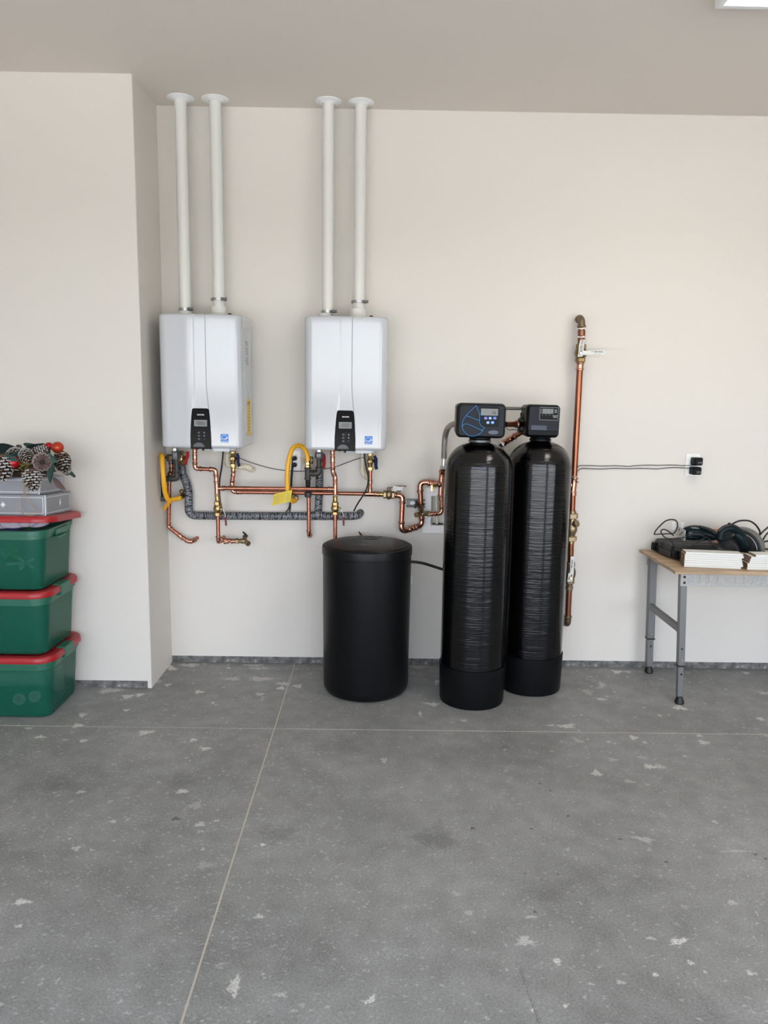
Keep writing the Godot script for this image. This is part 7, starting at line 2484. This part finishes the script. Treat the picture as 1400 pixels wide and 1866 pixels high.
func boxes_and_wreath() -> void:
	var tilt := Basis(Vector3.RIGHT, -0.06)
	carton("long silver gift box with snow stars lying on the lifted red lid", Vector3(-1.792, 0.9785, 0.655), Vector3(0.51, 0.097, 0.29), tilt, [[0, 0.06, 0.05, 0.016], [0, -0.12, 0.05, 0.016], [1, -0.02, 0.05, 0.016]], 0)
	carton("smaller silver gift box on top, under the pine cone wreath", Vector3(-1.785, 1.0765, 0.655), Vector3(0.44, 0.079, 0.27), tilt, [[0, -0.02, 0.035, 0.014], [0, 0.16, 0.045, 0.008]], 1)
	var o := Vector3(-1.76, 1.16, 0.62)
	var t := thing("wreath", "frosted pine cone wreath with red and orange baubles and green leaves on the boxes", "wreath", o)
	var g := G.new()
	rng.seed = 9
	for k in 26:
		var path := []
		var ph := rng.randf() * TAU
		var dr := rng.randf_range(-0.03, 0.03)
		var dy := rng.randf_range(0.0, 0.035)
		var turn := rng.randf_range(1.6, 4.0)
		for i in 22:
			var a := ph + turn * i / 21.0
			path.push_back(o + Vector3(cos(a) * (0.165 + dr + 0.008 * sin(a * 5 + k)), 0.012 + dy + 0.006 * sin(a * 7 + k * 2), sin(a) * (0.15 + dr)))
		g.tube(path, 0.0032, 6)
	part(t, "twig_ring", g, M["twig"], "brown twisted twig ring")
	# cones: from the stem end to the tip
	var heavy := cone_mesh(0.85, 4).mesh()
	var light := cone_mesh(0.97, 5).mesh()
	var brown := cone_mesh(0.45, 6).mesh()
	var rosette := rosette_mesh().mesh()
	var cones := [
		[Vector3(-1.5882, 1.2175, 0.81), Vector3(-1.5704, 1.1043, 0.83), 1.0, heavy], [Vector3(-1.7292, 1.2755, 0.81), Vector3(-1.6925, 1.149, 0.84), 0.98, heavy], [Vector3(-1.5347, 1.2383, 0.81), Vector3(-1.5788, 1.2401, 0.72), 1.0, rosette],
		[Vector3(-1.5142, 1.2791, 0.68), Vector3(-1.4666, 1.1825, 0.72), 1.0, brown], [Vector3(-1.5672, 1.2806, 0.64), Vector3(-1.6546, 1.259, 0.68), 0.95, heavy], [Vector3(-1.6512, 1.2892, 0.74), Vector3(-1.6013, 1.2331, 0.79), 1.0, light],
		[Vector3(-1.7476, 1.2805, 0.6), Vector3(-1.7323, 1.2952, 0.58), 1.4, brown], [Vector3(-1.7378, 1.25, 0.68), Vector3(-1.6584, 1.2509, 0.74), 1.3, heavy], [Vector3(-1.495, 1.2048, 0.66), Vector3(-1.4837, 1.1715, 0.64), 1.5, brown], [Vector3(-1.613, 1.2969, 0.58), Vector3(-1.6401, 1.2859, 0.58), 1.6, brown],
	]
	for q in cones:
		var a: Vector3 = q[0]
		var b: Vector3 = q[1]
		var m := MeshInstance3D.new()
		m.name = "pine_cone"
		m.mesh = q[3]
		m.material_override = M["pine cone"]
		var l := a.distance_to(b)
		m.transform = Transform3D(G.along(b - a) * Basis.from_scale(Vector3(l * q[2], l, l * q[2])), a - o)
		t.add_child(m, true)
	for q in [[Vector3(-1.5076, 1.2974, 0.7), 0.0275, "ornament orange"], [Vector3(-1.5828, 1.2961, 0.62), 0.02, "ornament red"], [Vector3(-1.6717, 1.2342, 0.8), 0.0275, "ornament red"]]:
		g = G.new()
		g.ball(q[0], q[1], 28)
		part(t, "bauble", g, M[q[2]], "matt orange bauble" if q[2] == "ornament orange" else "matt red bauble")
	# leaves: base, tip, direction of the width, width, colour
	var L := [
		[Vector3(-1.8178, 1.2837, 0.66), Vector3(-1.7025, 1.2958, 0.7), Vector3(0, 1, 0.2), 0.055, "leaf dark"], [Vector3(-1.7022, 1.2573, 0.7), Vector3(-1.7858, 1.2997, 0.66), Vector3(0.5, 1, 0.1), 0.05, "leaf dark"], [Vector3(-1.6994, 1.2767, 0.82), Vector3(-1.6296, 1.2462, 0.83), Vector3(-0.35, 1, 0.3), 0.034, "leaf mid"],
		[Vector3(-1.6576, 1.2662, 0.74), Vector3(-1.6948, 1.2586, 0.78), Vector3(0.1, 1, 0.4), 0.03, "leaf mid"], [Vector3(-1.7146, 1.3047, 0.6), Vector3(-1.6323, 1.3019, 0.62), Vector3(0, 1, 0.4), 0.024, "leaf mid"], [Vector3(-1.6775, 1.2909, 0.66), Vector3(-1.5856, 1.313, 0.66), Vector3(0.25, 1, 0.4), 0.026, "leaf dark"],
		[Vector3(-1.5281, 1.2762, 0.78), Vector3(-1.4666, 1.2359, 0.8), Vector3(0.6, 1, 0.2), 0.036, "leaf mid"], [Vector3(-1.497, 1.2464, 0.78), Vector3(-1.5066, 1.1395, 0.8), Vector3(1, 0.1, 0.2), 0.036, "leaf green"], [Vector3(-1.5101, 1.22, 0.77), Vector3(-1.5242, 1.1434, 0.77), Vector3(1, 0.2, -0.3), 0.026, "leaf dark"],
		[Vector3(-1.5207, 1.1606, 0.74), Vector3(-1.4705, 1.0996, 0.72), Vector3(0.6, 0.7, 0.2), 0.034, "leaf brown"], [Vector3(-1.5071, 1.1797, 0.62), Vector3(-1.47, 1.1556, 0.6), Vector3(-0.5, 1, 0.1), 0.05, "leaf green"], [Vector3(-1.5266, 1.1965, 0.66), Vector3(-1.4841, 1.1636, 0.64), Vector3(-0.4, 1, 0.2), 0.036, "leaf green"],
		[Vector3(-1.4926, 1.2099, 0.6), Vector3(-1.4923, 1.1587, 0.62), Vector3(1, 0.1, 0.2), 0.022, "leaf dark"], [Vector3(-1.7176, 1.2689, 0.72), Vector3(-1.6754, 1.2757, 0.7), Vector3(0, 1, 0.3), 0.03, "leaf mid"],
	]
	for q in L:
		g = G.new()
		leaf(g, q[0], q[1], q[2], q[3], 0.006)
		part(t, "leaf", g, M[q[4]])
	g = G.new()
	for k in 46:
		var f := rng.randf()
		var p := Vector3(-1.6257, 1.2453, 0.79).lerp(Vector3(-1.6339, 1.1958, 0.8), f) + Vector3(rng.randf_range(-0.022, 0.022), rng.randf_range(-0.012, 0.012), rng.randf_range(-0.015, 0.012))
		g.ball(p, rng.randf_range(0.0028, 0.005), 6)
	part(t, "berry_spray", g, M["berry"], "small mustard green berry spray").set_meta("kind", "stuff")
	g = G.new()
	g.tube(curve([Vector3(-1.6367, 1.1907, 0.8), Vector3(-1.626, 1.1471, 0.815), Vector3(-1.6211, 1.1048, 0.82), Vector3(-1.6333, 1.072, 0.822), Vector3(-1.6388, 1.0415, 0.822), Vector3(-1.636, 1.0142, 0.826), Vector3(-1.618, 1.003, 0.842), Vector3(-1.5971, 0.9995, 0.85), Vector3(-1.5722, 1.0003, 0.85), Vector3(-1.5554, 1.0048, 0.848), Vector3(-1.5524, 1.0157, 0.845), Vector3(-1.5697, 1.0259, 0.83), Vector3(-1.5908, 1.0477, 0.825), Vector3(-1.6075, 1.0776, 0.823), Vector3(-1.6171, 1.1099, 0.82), Vector3(-1.6223, 1.1471, 0.815), Vector3(-1.6257, 1.1858, 0.8)], 6), 0.0018, 6)
	part(t, "twine_loop", g, M["twine"], "thin tan twine hanging loop")
